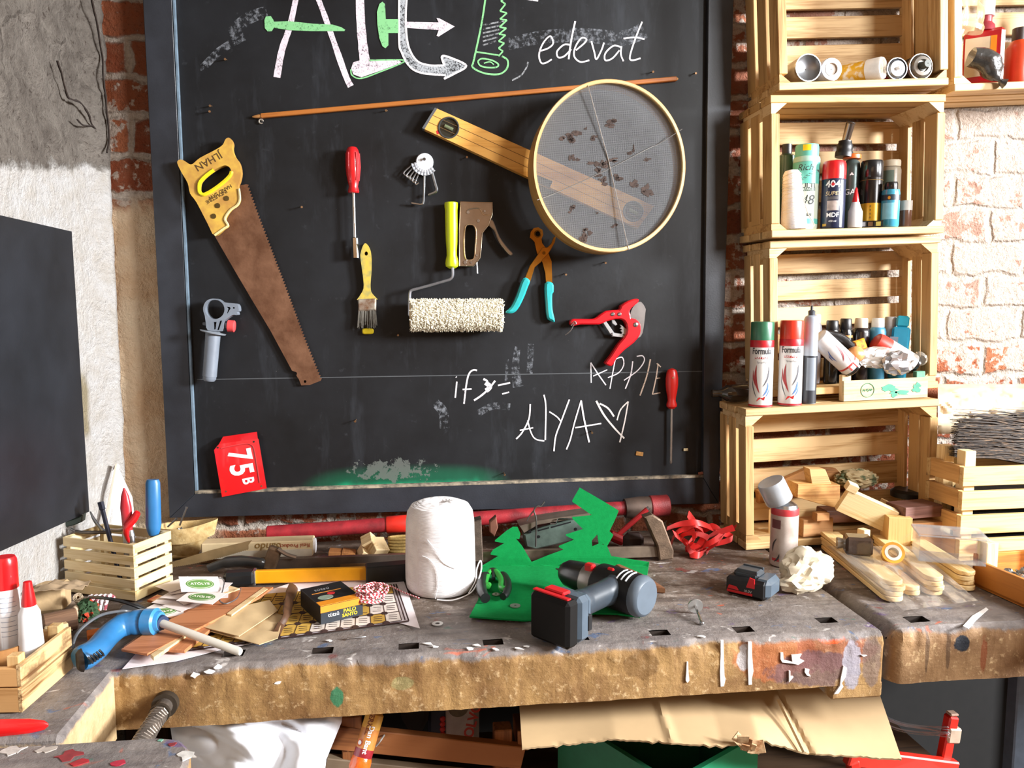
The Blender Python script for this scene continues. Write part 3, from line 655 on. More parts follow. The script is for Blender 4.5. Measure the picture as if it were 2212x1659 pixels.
# ---------------------------------------------------------------- wooden fruit crates
CR1 = wood('cfae7c', 'a47d48', knots=.0); CR2 = wood('c49d66', '966c3a'); CR3 = wood('dcc092', 'b8915a', knots=.07)
CRATE = {}
def crate(key, label, TLp, TRp, BLp, yf, dp, nback=4, group='fruit crates stacked as shelves', post=.042, nside=3, z0=None, h=None, shelves=3, z=None):
    TL, TR, BL = AY(*TLp, yf), AY(*TRp, yf), AY(*BLp, yf)
    ex = (TR-TL); w = ex.length; ex.normalize(); ez = V((-ex.z, 0, ex.x)); H = h or (TL-BL).dot(ez)
    if z is not None: H = (TL.z-z)/ez.z
    o = TL-ez*H
    M = Matrix(((ex.x, 0, ez.x, o.x), (0, 1, 0, o.y), (ex.z, 0, ez.z, o.z), (0, 0, 0, 1)))   # x right, y into wall, z up
    T = thing('wooden_crate', label, 'crate', o + ex*w/2 + V((0, dp/2, 0)), group)
    ts, th = .02, .016
    def slats(name, n, lab=None, top=None):
        b = MB(M); gap = .010; d = (dp-gap*(n-1))/n
        for k in range(n):
            q = rng.uniform(-.002, .002)
            b.box((w/2+q, d/2+k*(d+gap), (H-th/2) if top else th/2), (w, d, th), .0015)
        return b.build(name, [rng.choice([CR1, CR2])], T)
    slats('top_panel', shelves, top=True); slats('bottom_panel', shelves)
    for side in (0, 1):
        b = MB(M); gap = .017; d = (dp-gap*(nside-1)-.002)/nside
        for k in range(nside):
            zl = .028+rng.uniform(0, .006); zh = H-(.036 if k == 0 else .024)-rng.uniform(0, .006)
            tk = ts if k == 0 else .010; b.box((tk/2+.001 if side == 0 else w-tk/2-.001, .001+d/2+k*(d+gap), (zl+zh)/2), (tk, d, zh-zl), .0015)
        b.build('side_panel', [rng.choice([CR1, CR2])], T)
    b = MB(M); pit = (H-2*th)/nback; gap = .017
    for k in range(nback):
        b.box((w/2, dp-.007+.0, th+pit*(k+.5)), (w-.004, .012, pit-gap), .001)
    b.build('back_panel', [rng.choice([CR1, CR3])], T)
    for sx in (0, 1):
        for sz in (0, 1):
            x0 = ts*.15 if sx == 0 else w-ts*.15; z1 = th if sz == 0 else H-th; dx = post if sx == 0 else -post; dz = post*.82 if sz == 0 else -post*.82
            b = MB(M @ Matrix.Translation((0, .004, 0)) @ Matrix.Rotation(PI/2, 4, 'X'))
            # profile in x-z, extruded along depth
            b.M = M @ Matrix(((1, 0, 0, 0), (0, 0, 1, .004), (0, 1, 0, 0), (0, 0, 0, 1)))
            b.prism([(x0, z1), (x0+dx, z1), (x0, z1+dz)], dp-.02); b.build('corner_post', [rng.choice([CR2, CR3])], T)
    CRATE[key] = dict(T=T, M=M, w=w, H=H, th=th, top=lambda x, y: M @ V((x, y, H)), floor=lambda x, y: M @ V((x, y, th)))
    return T
crate('A', 'topmost crate of the tall stack, holding five spray cans lying down', (1676, -112), (2050, -116), (1671, 195), -.175, .165, post=.026)
crate('B', 'second crate from the top, holding the thread cone and the teal bottle', (1665, 205), (2045, 203), (1669, 513), -.178, .168, post=.036)
crate('C', 'third crate from the top, full of small paint bottles', (1661, 521), (2031, 509), (1664, 852), -.15, .14, nback=5, h=.352)
crate('D', 'widest crate at the bottom of the stack, standing on the bench with wood offcuts inside', (1609, 884), (2029, 862), (1618, 1190), -.20, .15, z=ZB+.001)
crate('E', 'crate beside the top of the stack, holding a red bottle and a dark plastic bag', (2060, -120), (2450, -126), (2056, 197), -.175, .165)
for k in CRATE: print(k, [round(c, 3) for c in CRATE[k]['M'].translation], round(CRATE[k]['w'], 3), round(CRATE[k]['H'], 3))

k = CRATE['D']; b = MB(); q = k['M'] @ V((k['w']-.05, .06, 0)); b.box((q.x, q.y, ZB+.0062), (.07, .09, .0115), .001)
b.build('wood_shim', CR2, None, 'thin wood offcut wedged under the bottom crate to level it', 'wood offcut')
# ---------------------------------------------------------------- tools hanging on the chalkboard
def on(Z, y): return lambda x, q: AY(*Z(x, q), y)
def zp(Z, pts): return [Z(*p) for p in pts]
STEEL = mat('b9bcc0', .3, 1., .2); DSTEEL = mat('6e6a66', .42, .9, .4, 90); CHROME = mat('d5d8dc', .16, 1., .05)
def hang(name, label, cat, px, group=None): return thing(name, label, cat, AY(*px, BY), group)
# hand saw
Zs = zc(360, 280, 2.861); T1 = hang('hand_saw', 'rusty hand saw with worn yellow handle hanging tilted on the chalkboard', 'saw', Zs(400, 700))
RUST = mat('7f5a42', .62, .45, .5, 28, .25, 160, col2='5a3822', thr=(.3, .7)); 
YEL = mat('c8a142', .45, 0, .3, 30, col2='a87c3c', coat=.2)
yh = BY-.030
hs = [(65, 205), (80, 186), (105, 190), (135, 210), (160, 212), (205, 175), (300, 125), (345, 95), (362, 62), (378, 50), (395, 56), (408, 85), (405, 120), (420, 165), (448, 205), (460, 265), (450, 320), (440, 345), (445, 385), (450, 430), (435, 465), (400, 490), (375, 520), (360, 555), (378, 592), (350, 615), (295, 655), (255, 585), (185, 450), (145, 395), (130, 330), (95, 270)]
hole = [(203, 362), (212, 318), (270, 265), (330, 230), (365, 221), (390, 235), (398, 260), (385, 290), (340, 332), (285, 372), (235, 398), (210, 390)]
MB().plate(zp(Zs, sm2(hs, 3)), yh, .017, [zp(Zs, sm2(hole, 3))]).build('handle', YEL, T1)
# light rim strips round the grip, bare wood toe edge
b = MB(); R = [AY(*Zs(*p), yh-.0003) for p in sm2([(x+(x-300)*.03, y+(y-310)*.03) for x, y in hole], 3)]
b.tube(R[18:]+R[:8], .0042, 6); b.build('grip_rim', mat('e8d421', .35, var=.1, coat=.3), T1)
b = MB(); b.tube(smooth([AY(*Zs(*p), yh-.0002) for p in [(446, 365), (452, 430), (436, 467), (400, 492), (374, 522), (360, 556), (378, 592), (350, 613), (296, 652)]], 4), .0028, 6); b.build('toe_edge', mat('d9c98c', .5), T1)
bl = [(445, 345), (492, 338)]
te = [(492, 338), (560, 530), (640, 740), (735, 990), (850, 1300), (952, 1552)]
Tp = []
for i in range(len(te)-1):
    a, c = V(te[i]), V(te[i+1]); n = int((c-a).length/19); d = (c-a).normalized(); nn = V((-d.y, d.x))*-1
    for k in range(n): 
        p = a+(c-a)*k/n; Tp.append(tuple(p)); Tp.append(tuple(a+(c-a)*(k+.35)/n+nn*13))
bl += Tp + [(952, 1552), (885, 1578), (832, 1581), (818, 1545), (802, 1520), (806, 1505), (800, 1498), (775, 1490), (640, 1240), (520, 1040), (420, 870), (296, 656), (350, 560), (430, 440)]
hp = [(855+9*math.cos(a), 1557+9*math.sin(a)) for a in [k*PI/4 for k in range(8)]]
MB().plate(zp(Zs, bl), BY-.0095, .0015, [zp(Zs, hp)]).build('blade', RUST, T1, ang=20)
for x, y in [(370, 425), (315, 470), (290, 535)]:
    p = AY(*Zs(x, y), yh); b = MB(); b.axl(p+V((0, .001, 0)), p-V((0, .0015, 0)), [(0, .006), (1, .0052)], 14); b.build('rivet', mat('7d6a3f', .4, .9), T1)
def facetext(txt, Z, c, size_px, y, ang, m, parent, name='lettering', bold=0., sxy=(1, 1)):
    """text on a plane facing the camera side (-Y); ang = rotation on screen, clockwise degrees"""
    p = AY(*Z(*c), y); sc = S(p)
    M = Matrix.Translation(p) @ Matrix.Rotation(PI/2, 4, 'X') @ Matrix.Rotation(math.radians(-ang), 4, 'Z')
    b = MB(M); b.text(txt, size_px/Z.s*sc, ext=.0002, bold=bold, sxy=sxy); return b.build(name, m, parent, norm=False)
INK = mat('4a3210', .7)
facetext('JLHAN', Zs, (258, 195), 62, yh-.0004, 150, INK, T1); facetext('HAND SAW', Zs, (330, 385), 30, yh-.0004, 150, INK, T1); facetext('INDUSTRIE', Zs, (308, 415), 30, yh-.0004, 150, INK, T1)
# small helper for round tools along the board
def rnd(T, Z, name, a, c, prof, y, m, seg=20, sx=1., sy=1.):
    p0, p1 = AY(*Z(*a), y), AY(*Z(*c), y); k = S(p0)/Z.s; b = MB(); b.axl(p0, p1, [(t, r*k) for t, r in prof], seg, sx, sy); return b.build(name, m, T)
Z2 = zc(720, 290, 3.6875)
RED = mat('c8161c', .28, var=.1, coat=.5); 
T2 = hang('nut_driver', 'nut driver with fluted red handle and hexagonal steel socket, hanging beside the saw', 'screwdriver', Z2(160, 500))
rnd(T2, Z2, 'handle', (151, 98), (162, 468), [(0, 12), (.02, 34), (.07, 46), (.14, 52), (.3, 57), (.5, 57), (.62, 53), (.75, 44), (.86, 36), (.93, 42), (.97, 45), (1, 40)], BY-.02, RED)
b = MB()
for k in range(5): 
    a = k*2*PI/5+.3; o = V((math.cos(a), math.sin(a), 0))*.0138; p0, p1 = AY(*Z2(152, 150), BY-.02), AY(*Z2(160, 370), BY-.02)
    b.tube([p0+V((o.x, o.y, 0)), p0.lerp(p1, .5)+V((o.x*1.07, o.y*1.07, 0)), p1+V((o.x*.8, o.y*.8, 0))], .0028, 6)
b.build('flutes', mat('a50f16', .3, coat=.4), T2)
rnd(T2, Z2, 'shaft', (160, 465), (171, 830), [(0, 12), (1, 12)], BY-.018, CHROME); rnd(T2, Z2, 'socket', (170, 820), (177, 985), [(0, 17), (.04, 25), (1, 26)], BY-.018, CHROME, 6)
# paint brush
T3 = hang('paint_brush', 'flat paint brush with worn yellow handle, hanging under the nut driver', 'paint brush', Z2(260, 1200))
MB().plate(zp(Z2, sm2([(258, 868), (285, 900), (300, 960), (302, 1080), (294, 1190), (300, 1255), (338, 1302), (340, 1318), (198, 1322), (205, 1295), (240, 1230), (236, 1130), (216, 985), (222, 930), (238, 885)], 3)), BY-.016, .014, [zp(Z2, [(262+14*math.cos(a), 950+17*math.sin(a)) for a in [k*PI/5 for k in range(10)]])]).build('handle', mat('c9a93a', .5, var=.3, col2='8f8a52', vs=60), T3)
MB().plate(zp(Z2, [(194, 1310), (341, 1304), (340, 1405), (198, 1410)]), BY-.018, .017, bev=.003).build('ferrule', mat('b9b3a6', .4, .6, .3, 60, col2='7d5a40'), T3)
b = MB(); r2 = random.Random(3)
for k in range(130):
    u = r2.random(); w = r2.random(); x = 200+u*138; p = AY(*Z2(x, 1395), BY-.003-.013*w); q = AY(*Z2(x+r2.uniform(-7, 8)+(u-.5)*12, 1525+r2.uniform(-22, 24)), BY-.003-.015*w)
    b.tube([p, p.lerp(q, .5)+V((r2.uniform(-.001, .001), 0, 0)), q], [.0009, .0009, .0005], 4)
MB().plate(zp(Z2, [(202, 1400), (336, 1398), (338, 1490), (206, 1495)]), BY-.013, .008).build('bristle_core', mat('5d5a54', .9), T3)
b.build('bristles', mat('7b776e', .85, var=.4), T3)
T3b = MB().plate(zp(Z2, sm2([(236, 1550), (310, 1548), (318, 1585), (275, 1592), (234, 1588)], 4)), BY-.011, .012, bev=.002).build('peg', mat('dcc320', .4), None, 'small yellow peg just under the paint brush bristles', 'peg')
# hex key set
T4 = hang('hex_key_set', 'fan of steel hex keys on a round white holder', 'hex keys', Z2(720, 300))
c = AY(*Z2(727, 222), BY-.012); k = S(c)/Z2.s
b = MB(); b.axl(c+V((0, .011, 0)), c-V((0, .006, 0)), [(0, 60*k), (.2, 70*k), (.8, 70*k), (1, 64*k)], 28); b.build('holder', mat('dfe3ea', .35), T4)
b = MB()
for i in range(9):
    a = math.radians(195+i*15); q = c+V((math.cos(a)*80*k, -.002, math.sin(a)*80*k))
    b.axl(q-V((math.cos(a)*16*k, .0, math.sin(a)*16*k)), q+V((math.cos(a)*26*k, 0, math.sin(a)*26*k)), [(0, 15*k), (.4, 17*k), (.6, 12*k), (1, 15*k)], 10)
b.build('clip_ring', mat('cfd4dc', .3, .5), T4)
for r, pts in [(9, [(725, 300), (718, 530), (700, 556), (680, 556), (622, 547)]), (12, [(785, 300), (812, 400), (822, 435), (812, 460), (755, 485)])]+[(6, [(660+i*8-30*i*0, 240+i*22) if False else (640-i*0+i*12, 235+i*16), (565+i*22, 300+i*20), (575+i*22, 328+i*18), (620+i*15, 352+i*12-14)]) for i in range(5)]:
    b = MB(); b.tube(smooth([AY(*Z2(*p), BY-.012) for p in pts], 3), r*k, 6); b.build('hex_key', STEEL, T4)
p = AY(*Z2(725, 200), BY-.019); b = MB(); b.axl(p+V((0, .01, 0)), p-V((.002, .004, -.001)), [(0, .0016), (1, .0016)], 8); b.axl(p-V((0, .003, 0)), p-V((0, .005, 0)), [(0, .0035), (1, .003)], 10); b.build('screw', DSTEEL, T4)
# paint roller
T5 = hang('paint_roller', 'paint roller with fluffy cream sleeve and neon yellow handle', 'paint roller', Z2(960, 1300))
rnd(T5, Z2, 'handle', (939, 543), (946, 1072), [(0, 50), (.01, 54), (.06, 54), (.12, 50), (.35, 50), (.6, 47), (.72, 42), (.8, 42), (.86, 50), (.92, 54), (.965, 50), (1, 20)], BY-.02, mat('d3e413', .35, var=.06, coat=.3))
b = MB(); b.tube(smooth([AY(*Z2(*p), BY-.026) for p in [(950, 1060), (950, 1125), (935, 1150), (900, 1165), (700, 1222), (630, 1240), (612, 1260), (607, 1330), (605, 1440)]], 5), .0034, 10); b.tube([AY(*Z2(605, 1440), BY-.026), AY(*Z2(640, 1440), BY-.034)], .0034, 8); b.build('wire_arm', mat('b9bdc6', .3, .9), T5)
p0, p1 = AY(*Z2(612, 1442), BY-.038), AY(*Z2(1350, 1440), BY-.038); L = (p1-p0).length; b = MB(); prof = []
for i in range(121):
    t = i/120; prof.append((.0335*(1-.25*max(0, abs(t-.5)-.47)/.03), t*L))
b.lathe(prof, 72, zaxis(p0, p1))
for i, v in enumerate(b.v):
    ax = (p1-p0).normalized(); cc = p0+ax*(v-p0).dot(ax); rd = v-cc
    if rd.length > 1e-4: b.v[i] = cc + rd*(1+.09*noise.noise(v*170)+.13*noise.noise(v*420)) + ax*.0015*noise.noise(v*300+V((3, 3, 3)))
r2 = random.Random(11)
for i in range(2600):
    t = r2.random(); a = r2.random()*2*PI; ax = (p1-p0).normalized(); u = V((0, 1, 0)); u = (u-ax*u.dot(ax)).normalized(); w2 = ax.cross(u); d = (u*math.cos(a)+w2*math.sin(a))
    if d.y > .5: continue
    o = p0+ax*t*L+d*.032; e = o+d*.0048+ax*r2.uniform(-.003, .003)+V((r2.uniform(-.002, .002), 0, r2.uniform(-.002, .002))); b.tube([o, e], [.0017, .0008], 4)
b.build('fleece_sleeve', mat('e9e2cc', .95, var=.18, vs=90, sheen=.3), T5)
b = MB(); b.axl(p0-V((.0012, 0, 0)), p0+V((.004, 0, 0)), [(0, .026), (1, .03)], 24); b.build('end_cap', mat('d8c39a', .6), T5)
# staple gun
T6 = hang('staple_gun', 'steel hand staple gun hanging beside the yellow roller handle', 'staple gun', Z2(1150, 800))
SG = mat('a3917e', .3, .85, .25, 20)
so = [(1012, 537), (1267, 545), (1265, 640), (1247, 690), (1235, 725), (1205, 762), (1185, 790), (1178, 900), (1168, 985), (1140, 1022), (1118, 1050), (1004, 1048), (1003, 760)]
sh = [(1052, 740), (1100, 720), (1125, 735), (1137, 785), (1130, 900), (1122, 985), (1090, 1003), (1055, 990), (1044, 900)]
MB().plate(zp(Z2, so), BY-.026, .025, [zp(Z2, sm2(sh, 3))]).build('body', SG, T6)
b = MB(); b.tube([AY(*Z2(*p), BY-.0262) for p in so], .0011, 6, True); b.tube([AY(*Z2(*p), BY-.0262) for p in sm2(sh, 3)], .0016, 6, True); b.tube(smooth([AY(*Z2(*p), BY-.0262) for p in [(1065, 610), (1095, 595), (1165, 592), (1195, 640), (1255, 642)]], 3), .0014, 6); b.build('pressed_edges', mat('cfc0aa', .22, .95), T6)
MB().plate(zp(Z2, sm2([(1238, 705), (1258, 678), (1280, 700), (1325, 815), (1390, 905), (1428, 945), (1425, 962), (1408, 962), (1375, 930), (1315, 850), (1280, 765), (1240, 728)], 3)), BY-.024, .018, bev=.002).build('lever', SG, T6)
for x, y, r in [(1072, 622, 14), (1155, 690, 14), (1205, 612, 10), (1050, 1020, 16), (1098, 1022, 9), (1142, 965, 9)]:
    p = AY(*Z2(x, y), BY-.026); b = MB(); b.axl(p+V((0, .001, 0)), p-V((0, .0015, 0)), [(0, r*S(p)/Z2.s), (1, r*.8*S(p)/Z2.s)], 12); b.build('rivet', STEEL, T6)
p = AY(*Z2(1147, 1050), BY-.014); b = MB(); b.tube([AY(*Z2(1140, 1000), BY-.014), AY(*Z2(1147, 1108), BY-.014)], .0022, 8); b.build('staple_rail', STEEL, T6)
# wooden stick
Zt = zc(520, 0, 2.304); T7 = hang('wooden_stick', 'long thin orange brown wooden stick nailed slanting across the top of the chalkboard', 'stick', Zt(1100, 490))
p0, p1 = AY(*Zt(100, 578), BY-.006), AY(*Zt(2168, 393), BY-.006); m = frame((p0+p1)/2, p1-p0, z=(0, -1, 0)); b = MB(m); L = (p1-p0).length
b.box((0, 0, 0), (L, .0098, .011), .0015); b.build('shaft', wood('b06a2c', '8a4a1c', .45), T7)
b = MB(m); b.axl(V((-L/2, 0, 0)), V((-L/2-.018, 0, 0)), [(0, .0048), (.7, .0032), (1, .0012)], 8, M=m); b.axl(V((L/2, 0, 0)), V((L/2+.004, 0, 0)), [(0, .0045), (1, .002)], 8, M=m); b.build('tapered_tip', wood('c08a50', '8a5a2c'), T7)
# hook screw under its end
b = MB(); p = AY(*Zt(103, 606), BY); b.tube([p+V((.0045*math.cos(k), -.004, .0045*math.sin(k))) for k in [i*.6 for i in range(10)]], .0014, 6); b.tube([p+V((0, .006, 0)), p+V((0, -.004, .004))], .0014, 6); b.build('hook', mat('c9c0b4', .4, .7), T)
# spirit level behind the sieve
Zv = zc(880, 160, 3.456); T8 = hang('spirit_level', 'wooden spirit level with round black vials, its lower half behind the sieve', 'spirit level', Zv(900, 650))
lv = [(205, 250), (110, 402), (880, 762), (1068, 842), (1098, 792), (1600, 1020), (1765, 1095), (1843, 985), (905, 562)]
lv = [(205, 250), (112, 403), (1722, 1152), (1843, 985)]
v1 = [(308+74*math.cos(a), 400+76*math.sin(a)) for a in [k*PI/12 for k in range(24)]]; v2 = [(1685+70*math.cos(a), 1025+72*math.sin(a)) for a in [k*PI/12 for k in range(24)]]; v3 = [(880, 700), (1100, 790), (1068, 843), (860, 755)]
yl = BY-.022
MB().plate(zp(Zv, lv), yl, .021, [zp(Zv, v1), zp(Zv, v2)], bev=0).build('bar', wood('dba252', 'c58736', .4, .6), T8)
MB().plate(zp(Zv, [(205, 250), (110, 402), (128, 412), (176, 330), (222, 258)]), yl-.0012, .0225).build('end_cap', mat('6f7479', .4, .5), T8)
for v in (v1, v2):
    ve = MB().plate(zp(Zv, v), yl+.003, .012).build('vial_window', mat('2b2d28', .15, coat=.6), T8)
    cx, cy = sum(p[0] for p in v)/24, sum(p[1] for p in v)/24; b = MB(); b.tube([AY(*Zv(*p), yl) for p in v], .0022, 6, True); b.build('rim', mat('3a3b3a', .3), ve)
    b = MB(); b.axl(AY(*Zv(cx-30, cy-14), yl+.002), AY(*Zv(cx+32, cy+16), yl+.002), [(0, .004), (1, .004)], 10); b.build('vial', mat('6f7a5c', .1, coat=1), ve)
b = MB(); 
for d in (.33, .66):
    a, c = (205+(112-205)*d, 250+(403-250)*d), (1843+(1722-1843)*d, 985+(1152-985)*d); b.tube([AY(*Zv(*a), yl-.0001), AY(*Zv(*c), yl-.0001)], .0006, 4)
b.build('scored_lines', mat('6d4a1c', .7), T8)
MB().plate(zp(Zv, [(215, 425), (238, 412), (242, 440), (222, 452)]), yl-.0004, .0006).build('red_mark', mat('c92026', .5), T8)
MB().plate(zp(Zv, [(935, 740), (1085, 800), (1062, 850), (925, 790)]), yl-.0006, .001).build('vial_slot', mat('1a1b1a', .5), T8)
# round sieve
T9 = hang('sieve', 'big round sieve with bent wood rim and grey wire mesh', 'sieve', Zv(1500, 700))
cz, yf, yb = (1513, 691), BY-.105, BY-.028
def ell(y, f=1., n=96):
    c = AY(*Zv(*cz), yf); k = S(c)/Zv.s; return [V((c.x+583*k*f*math.cos(a), y, c.z+633*k*f*math.sin(a))) for a in [2*PI*i/n for i in range(n)]]
def hoop(y0, y1, f0, f1, n=96):
    b = MB(); R = [ell(y0, f0), ell(y0, f1), ell(y1, f1), ell(y1, f0)]; vs = [p for r in R for p in r]; lc = []
    for r in R:
        for i, p in enumerate(r): lc.append(V((i*.012, p.y, 0)))
    return b.add(vs, [(a*n+i, a*n+(i+1) % n, ((a+1) % 4)*n+(i+1) % n, ((a+1) % 4)*n+i) for a in range(4) for i in range(n)], lc)
HW = wood('c99c5c', 'a87434', .5, .8)
hoop(yf, yb, .985, 1.0).build('rim', HW, T9); hoop(yf-.001, yf+.03, .955, .983).build('inner_hoop', wood('b89a6a', '96753f', .6), T9)
hoop(yf-.0018, yf+.001, .962, .992).build('rim_frame', wood('dcc08c', 'c9a468', .55), T9)
c = AY(*Zv(*cz), yf); k = S(c)/Zv.s; ax, az = 583*k*.96, 633*k*.96; ym = yf+.008; b = MB(); st = .0021; rw = .00034
def wire(b, p, q, r):
    d = (q-p).normalized(); n = d.cross(V((0, 1, 0))).normalized()*r; w = V((0, r, 0)); vs = [p+n, p-w, p-n, p+w, q+n, q-w, q-n, q+w]; b.add(vs, [(0, 1, 5, 4), (1, 2, 6, 5), (2, 3, 7, 6), (3, 0, 4, 7)], rnd=.5)
ca, sa = math.cos(.06), math.sin(.06)
for dirn in (0, 1):
    R = max(ax, az); n = int(R/st)
    for i in range(-n, n+1):
        s_ = i*st; u = V((ca, sa)) if dirn == 0 else V((-sa, ca)); n2 = V((-u.y, u.x)); o = n2*s_
        # intersect line o + t u with ellipse
        A = (u.x/ax)**2+(u.y/az)**2; B = 2*(o.x*u.x/ax**2+o.y*u.y/az**2); Cc = (o.x/ax)**2+(o.y/az)**2-1; D = B*B-4*A*Cc
        if D <= 0: continue
        t0, t1 = (-B-D**.5)/2/A, (-B+D**.5)/2/A; p, q = o+u*t0, o+u*t1
        wire(b, V((c.x+p.x, ym+.0003*dirn, c.z+p.y)), V((c.x+q.x, ym+.0003*dirn, c.z+q.y)), rw)
b.build('wire_mesh', mat('9b9c9e', .5, .4, var=.15), T9, norm=False, ang=10)
b = MB()
for a, d, r in [((1348, 85), (1650, 1310), .0011)]: b.tube([AY(*Zv(1348, 85), yf-.002), AY(*Zv(1500, 640), ym-.001), AY(*Zv(1652, 1310), yf-.002)], r, 6)
b.build('cross_wire', mat('c4c4c4', .3, .9), T9)
b = MB(); b.tube(smooth([AY(*Zv(x, y), yy) for x, y, yy in [(968, 940, yf-.002), (1140, 875, ym-.001), (1510, 705, ym-.001), (1800, 555, ym-.0015), (1880, 520, ym-.002), (2052, 410, yf-.002)]], 4), .0009, 6); b.build('cross_wire', mat('c4c4c4', .3, .9), T9)
DIRT = mat('4a3a33', .9, var=.4); r2 = random.Random(5); b = MB()
for x, y, w_, h_ in [(1190, 460, 70, 60), (1240, 480, 60, 50), (1270, 440, 50, 30), (1225, 620, 30, 45), (1265, 640, 40, 25), (1400, 470, 40, 45), (1520, 340, 60, 35), (1510, 390, 50, 30), (1410, 690, 90, 60), (1480, 660, 60, 60), (1540, 640, 50, 30), (1430, 760, 50, 30), (1460, 800, 50, 45), (1560, 770, 70, 40), (1700, 820, 50, 40), (1790, 870, 80, 60), (1790, 640, 40, 22), (1545, 1135, 35, 25), (1340, 1165, 45, 40), (1320, 1220, 40, 50), (1330, 400, 15, 20), (1650, 590, 50, 18), (1690, 560, 18, 40), (1225, 1010, 40, 50), (1415, 1035, 16, 14)]:
    for q in range(5):
        n = 9; a0 = r2.random()*6; sx, sy = w_*r2.uniform(.2, .55), h_*r2.uniform(.2, .55); ox, oy = x+w_*r2.uniform(-.5, .5), y+h_*r2.uniform(-.5, .5)
        P = [AY(*Zv(ox+sx*r2.uniform(.5, 1.2)*math.cos(a0+2*PI*i/n), oy+sy*r2.uniform(.5, 1.2)*math.sin(a0+2*PI*i/n)), ym-.0008) for i in range(n)]
        b.add(P+[p+V((0, .0016, 0)) for p in P], [list(range(n)), list(range(n, 2*n))]+[(i, (i+1) % n, n+(i+1) % n, n+i) for i in range(n)])
o = b.build('caked_dirt', DIRT, T9); o['kind'] = 'stuff'
# revolving punch pliers
Zp = zc(1060, 460, 4.61); TA = hang('punch_pliers', 'brass coloured punch pliers with turquoise grips hanging open below the sieve', 'pliers', Zp(500, 600))
BR = mat('b98232', .3, .9, .25, 30); 
j1 = [(390, 245), (398, 190), (430, 150), (475, 143), (515, 168), (524, 215), (506, 260), (512, 300), (545, 345), (575, 400), (588, 440), (606, 480), (614, 720), (553, 720), (545, 600), (515, 490), (470, 430), (450, 350), (438, 290), (412, 262)]
MB().plate(zp(Zp, j1), BY-.012, .009, [zp(Zp, [(468+31*math.cos(a), 208+32*math.sin(a)) for a in [i*PI/8 for i in range(16)]])]).build('jaw', BR, TA)
MB().plate(zp(Zp, [(652, 230), (640, 292), (602, 360), (570, 412), (520, 462), (500, 490), (440, 540), (392, 690), (330, 675), (390, 525), (462, 425), (520, 340), (562, 345), (604, 305), (628, 242)]), BY-.0215, .009, bev=.001).build('jaw', BR, TA)
TQ = mat('22a3a6', .4, var=.15, coat=.3)
MB().plate(zp(Zp, sm2([(325, 652), (392, 672), (372, 740), (330, 850), (272, 958), (218, 998), (150, 988), (205, 935), (258, 830)], 3)), BY-.026, .018, bev=.004).build('grip', TQ, TA)
MB().plate(zp(Zp, sm2([(546, 700), (622, 700), (629, 785), (615, 815), (618, 960), (642, 1080), (600, 1074), (566, 1040), (552, 900)], 3)), BY-.020, .019, bev=.004).build('grip', TQ, TA)
p = AY(*Zp(530, 398), BY-.0215); b = MB(); b.axl(p+V((0, .002, 0)), p-V((0, .002, 0)), [(0, .004), (1, .0036)], 14); b.build('pivot', mat('8a6428', .35, .9), TA)
p = AY(*Zp(468, 208), BY-.012); b = MB(); b.tube([p+V((.0068*math.cos(a), -.0005, .0068*math.sin(a))) for a in [i*PI/10 for i in range(20)]], .0016, 6, True); b.build('eye_ring', mat('7d5a28', .35, .9), TA)
# pipe cutter
TC = hang('pipe_cutter', 'red ratchet pipe cutter with steel blade hanging beside the chalk writing', 'pipe cutter', Zp(1350, 1150))
rc = [(795, 1082), (830, 1055), (1000, 1057), (1060, 1038), (1150, 975), (1280, 965), (1300, 922), (1370, 877), (1440, 855), (1478, 862), (1468, 892), (1410, 940), (1386, 980), (1396, 1022), (1400, 1048), (1440, 1055), (1482, 1088), (1498, 1130), (1490, 1210), (1430, 1290), (1340, 1360), (1262, 1440), (1220, 1510), (1190, 1525), (1142, 1498), (1200, 1420), (1270, 1310), (1335, 1235), (1360, 1170), (1350, 1105), (1318, 1066), (1250, 1056), (1150, 1082), (1080, 1110), (900, 1110), (830, 1125), (800, 1115)]
MB().plate(zp(Zp, sm2(rc, 2)), BY-.026, .022, bev=.003).build('body', mat('cf1420', .33, var=.12, coat=.3), TC)
MB().plate(zp(Zp, sm2([(1478, 885), (1512, 900), (1541, 950), (1541, 990), (1512, 1195), (1462, 1240), (1450, 1150), (1396, 1040), (1392, 1000), (1420, 935)], 3)), BY-.020, .003).build('blade', STEEL, TC)
for pts in ([(1118, 1092), (1150, 1078), (1232, 1195), (1212, 1222), (1196, 1215)], [(1200, 1190), (1342, 1208), (1342, 1244), (1205, 1228)], [(1285, 1110), (1310, 1120), (1362, 1165), (1350, 1230), (1300, 1210), (1310, 1190), (1292, 1175), (1305, 1160), (1285, 1150), (1300, 1135)], [(1205, 1062), (1232, 1062), (1262, 1110), (1245, 1122), (1212, 1100)]):
    MB().plate(zp(Zp, pts), BY-.016, .006, bev=.0008).build('link', mat('c3c6c8', .35, .7), TC)
for x, y, r in [(1215, 1008, 21), (1283, 1008, 21), (1445, 1112, 26), (1208, 1208, 16)]:
    p = AY(*Zp(x, y), BY-.026 if r > 17 else BY-.016); b = MB(); rr = r*S(p)/Zp.s; b.axl(p+V((0, .001, 0)), p-V((0, .003, 0)), [(0, rr), (.6, rr*.9), (1, rr*.5)], 16); b.build('rivet', STEEL, TC)
b = MB(); b.tube(smooth([AY(*Zp(*q), BY-.027) for q in [(800, 1125), (835, 1080), (850, 1105), (830, 1110), (800, 1165), (770, 1195), (742, 1216)]], 3), .0012, 6); b.build('lock_wire', STEEL, TC)
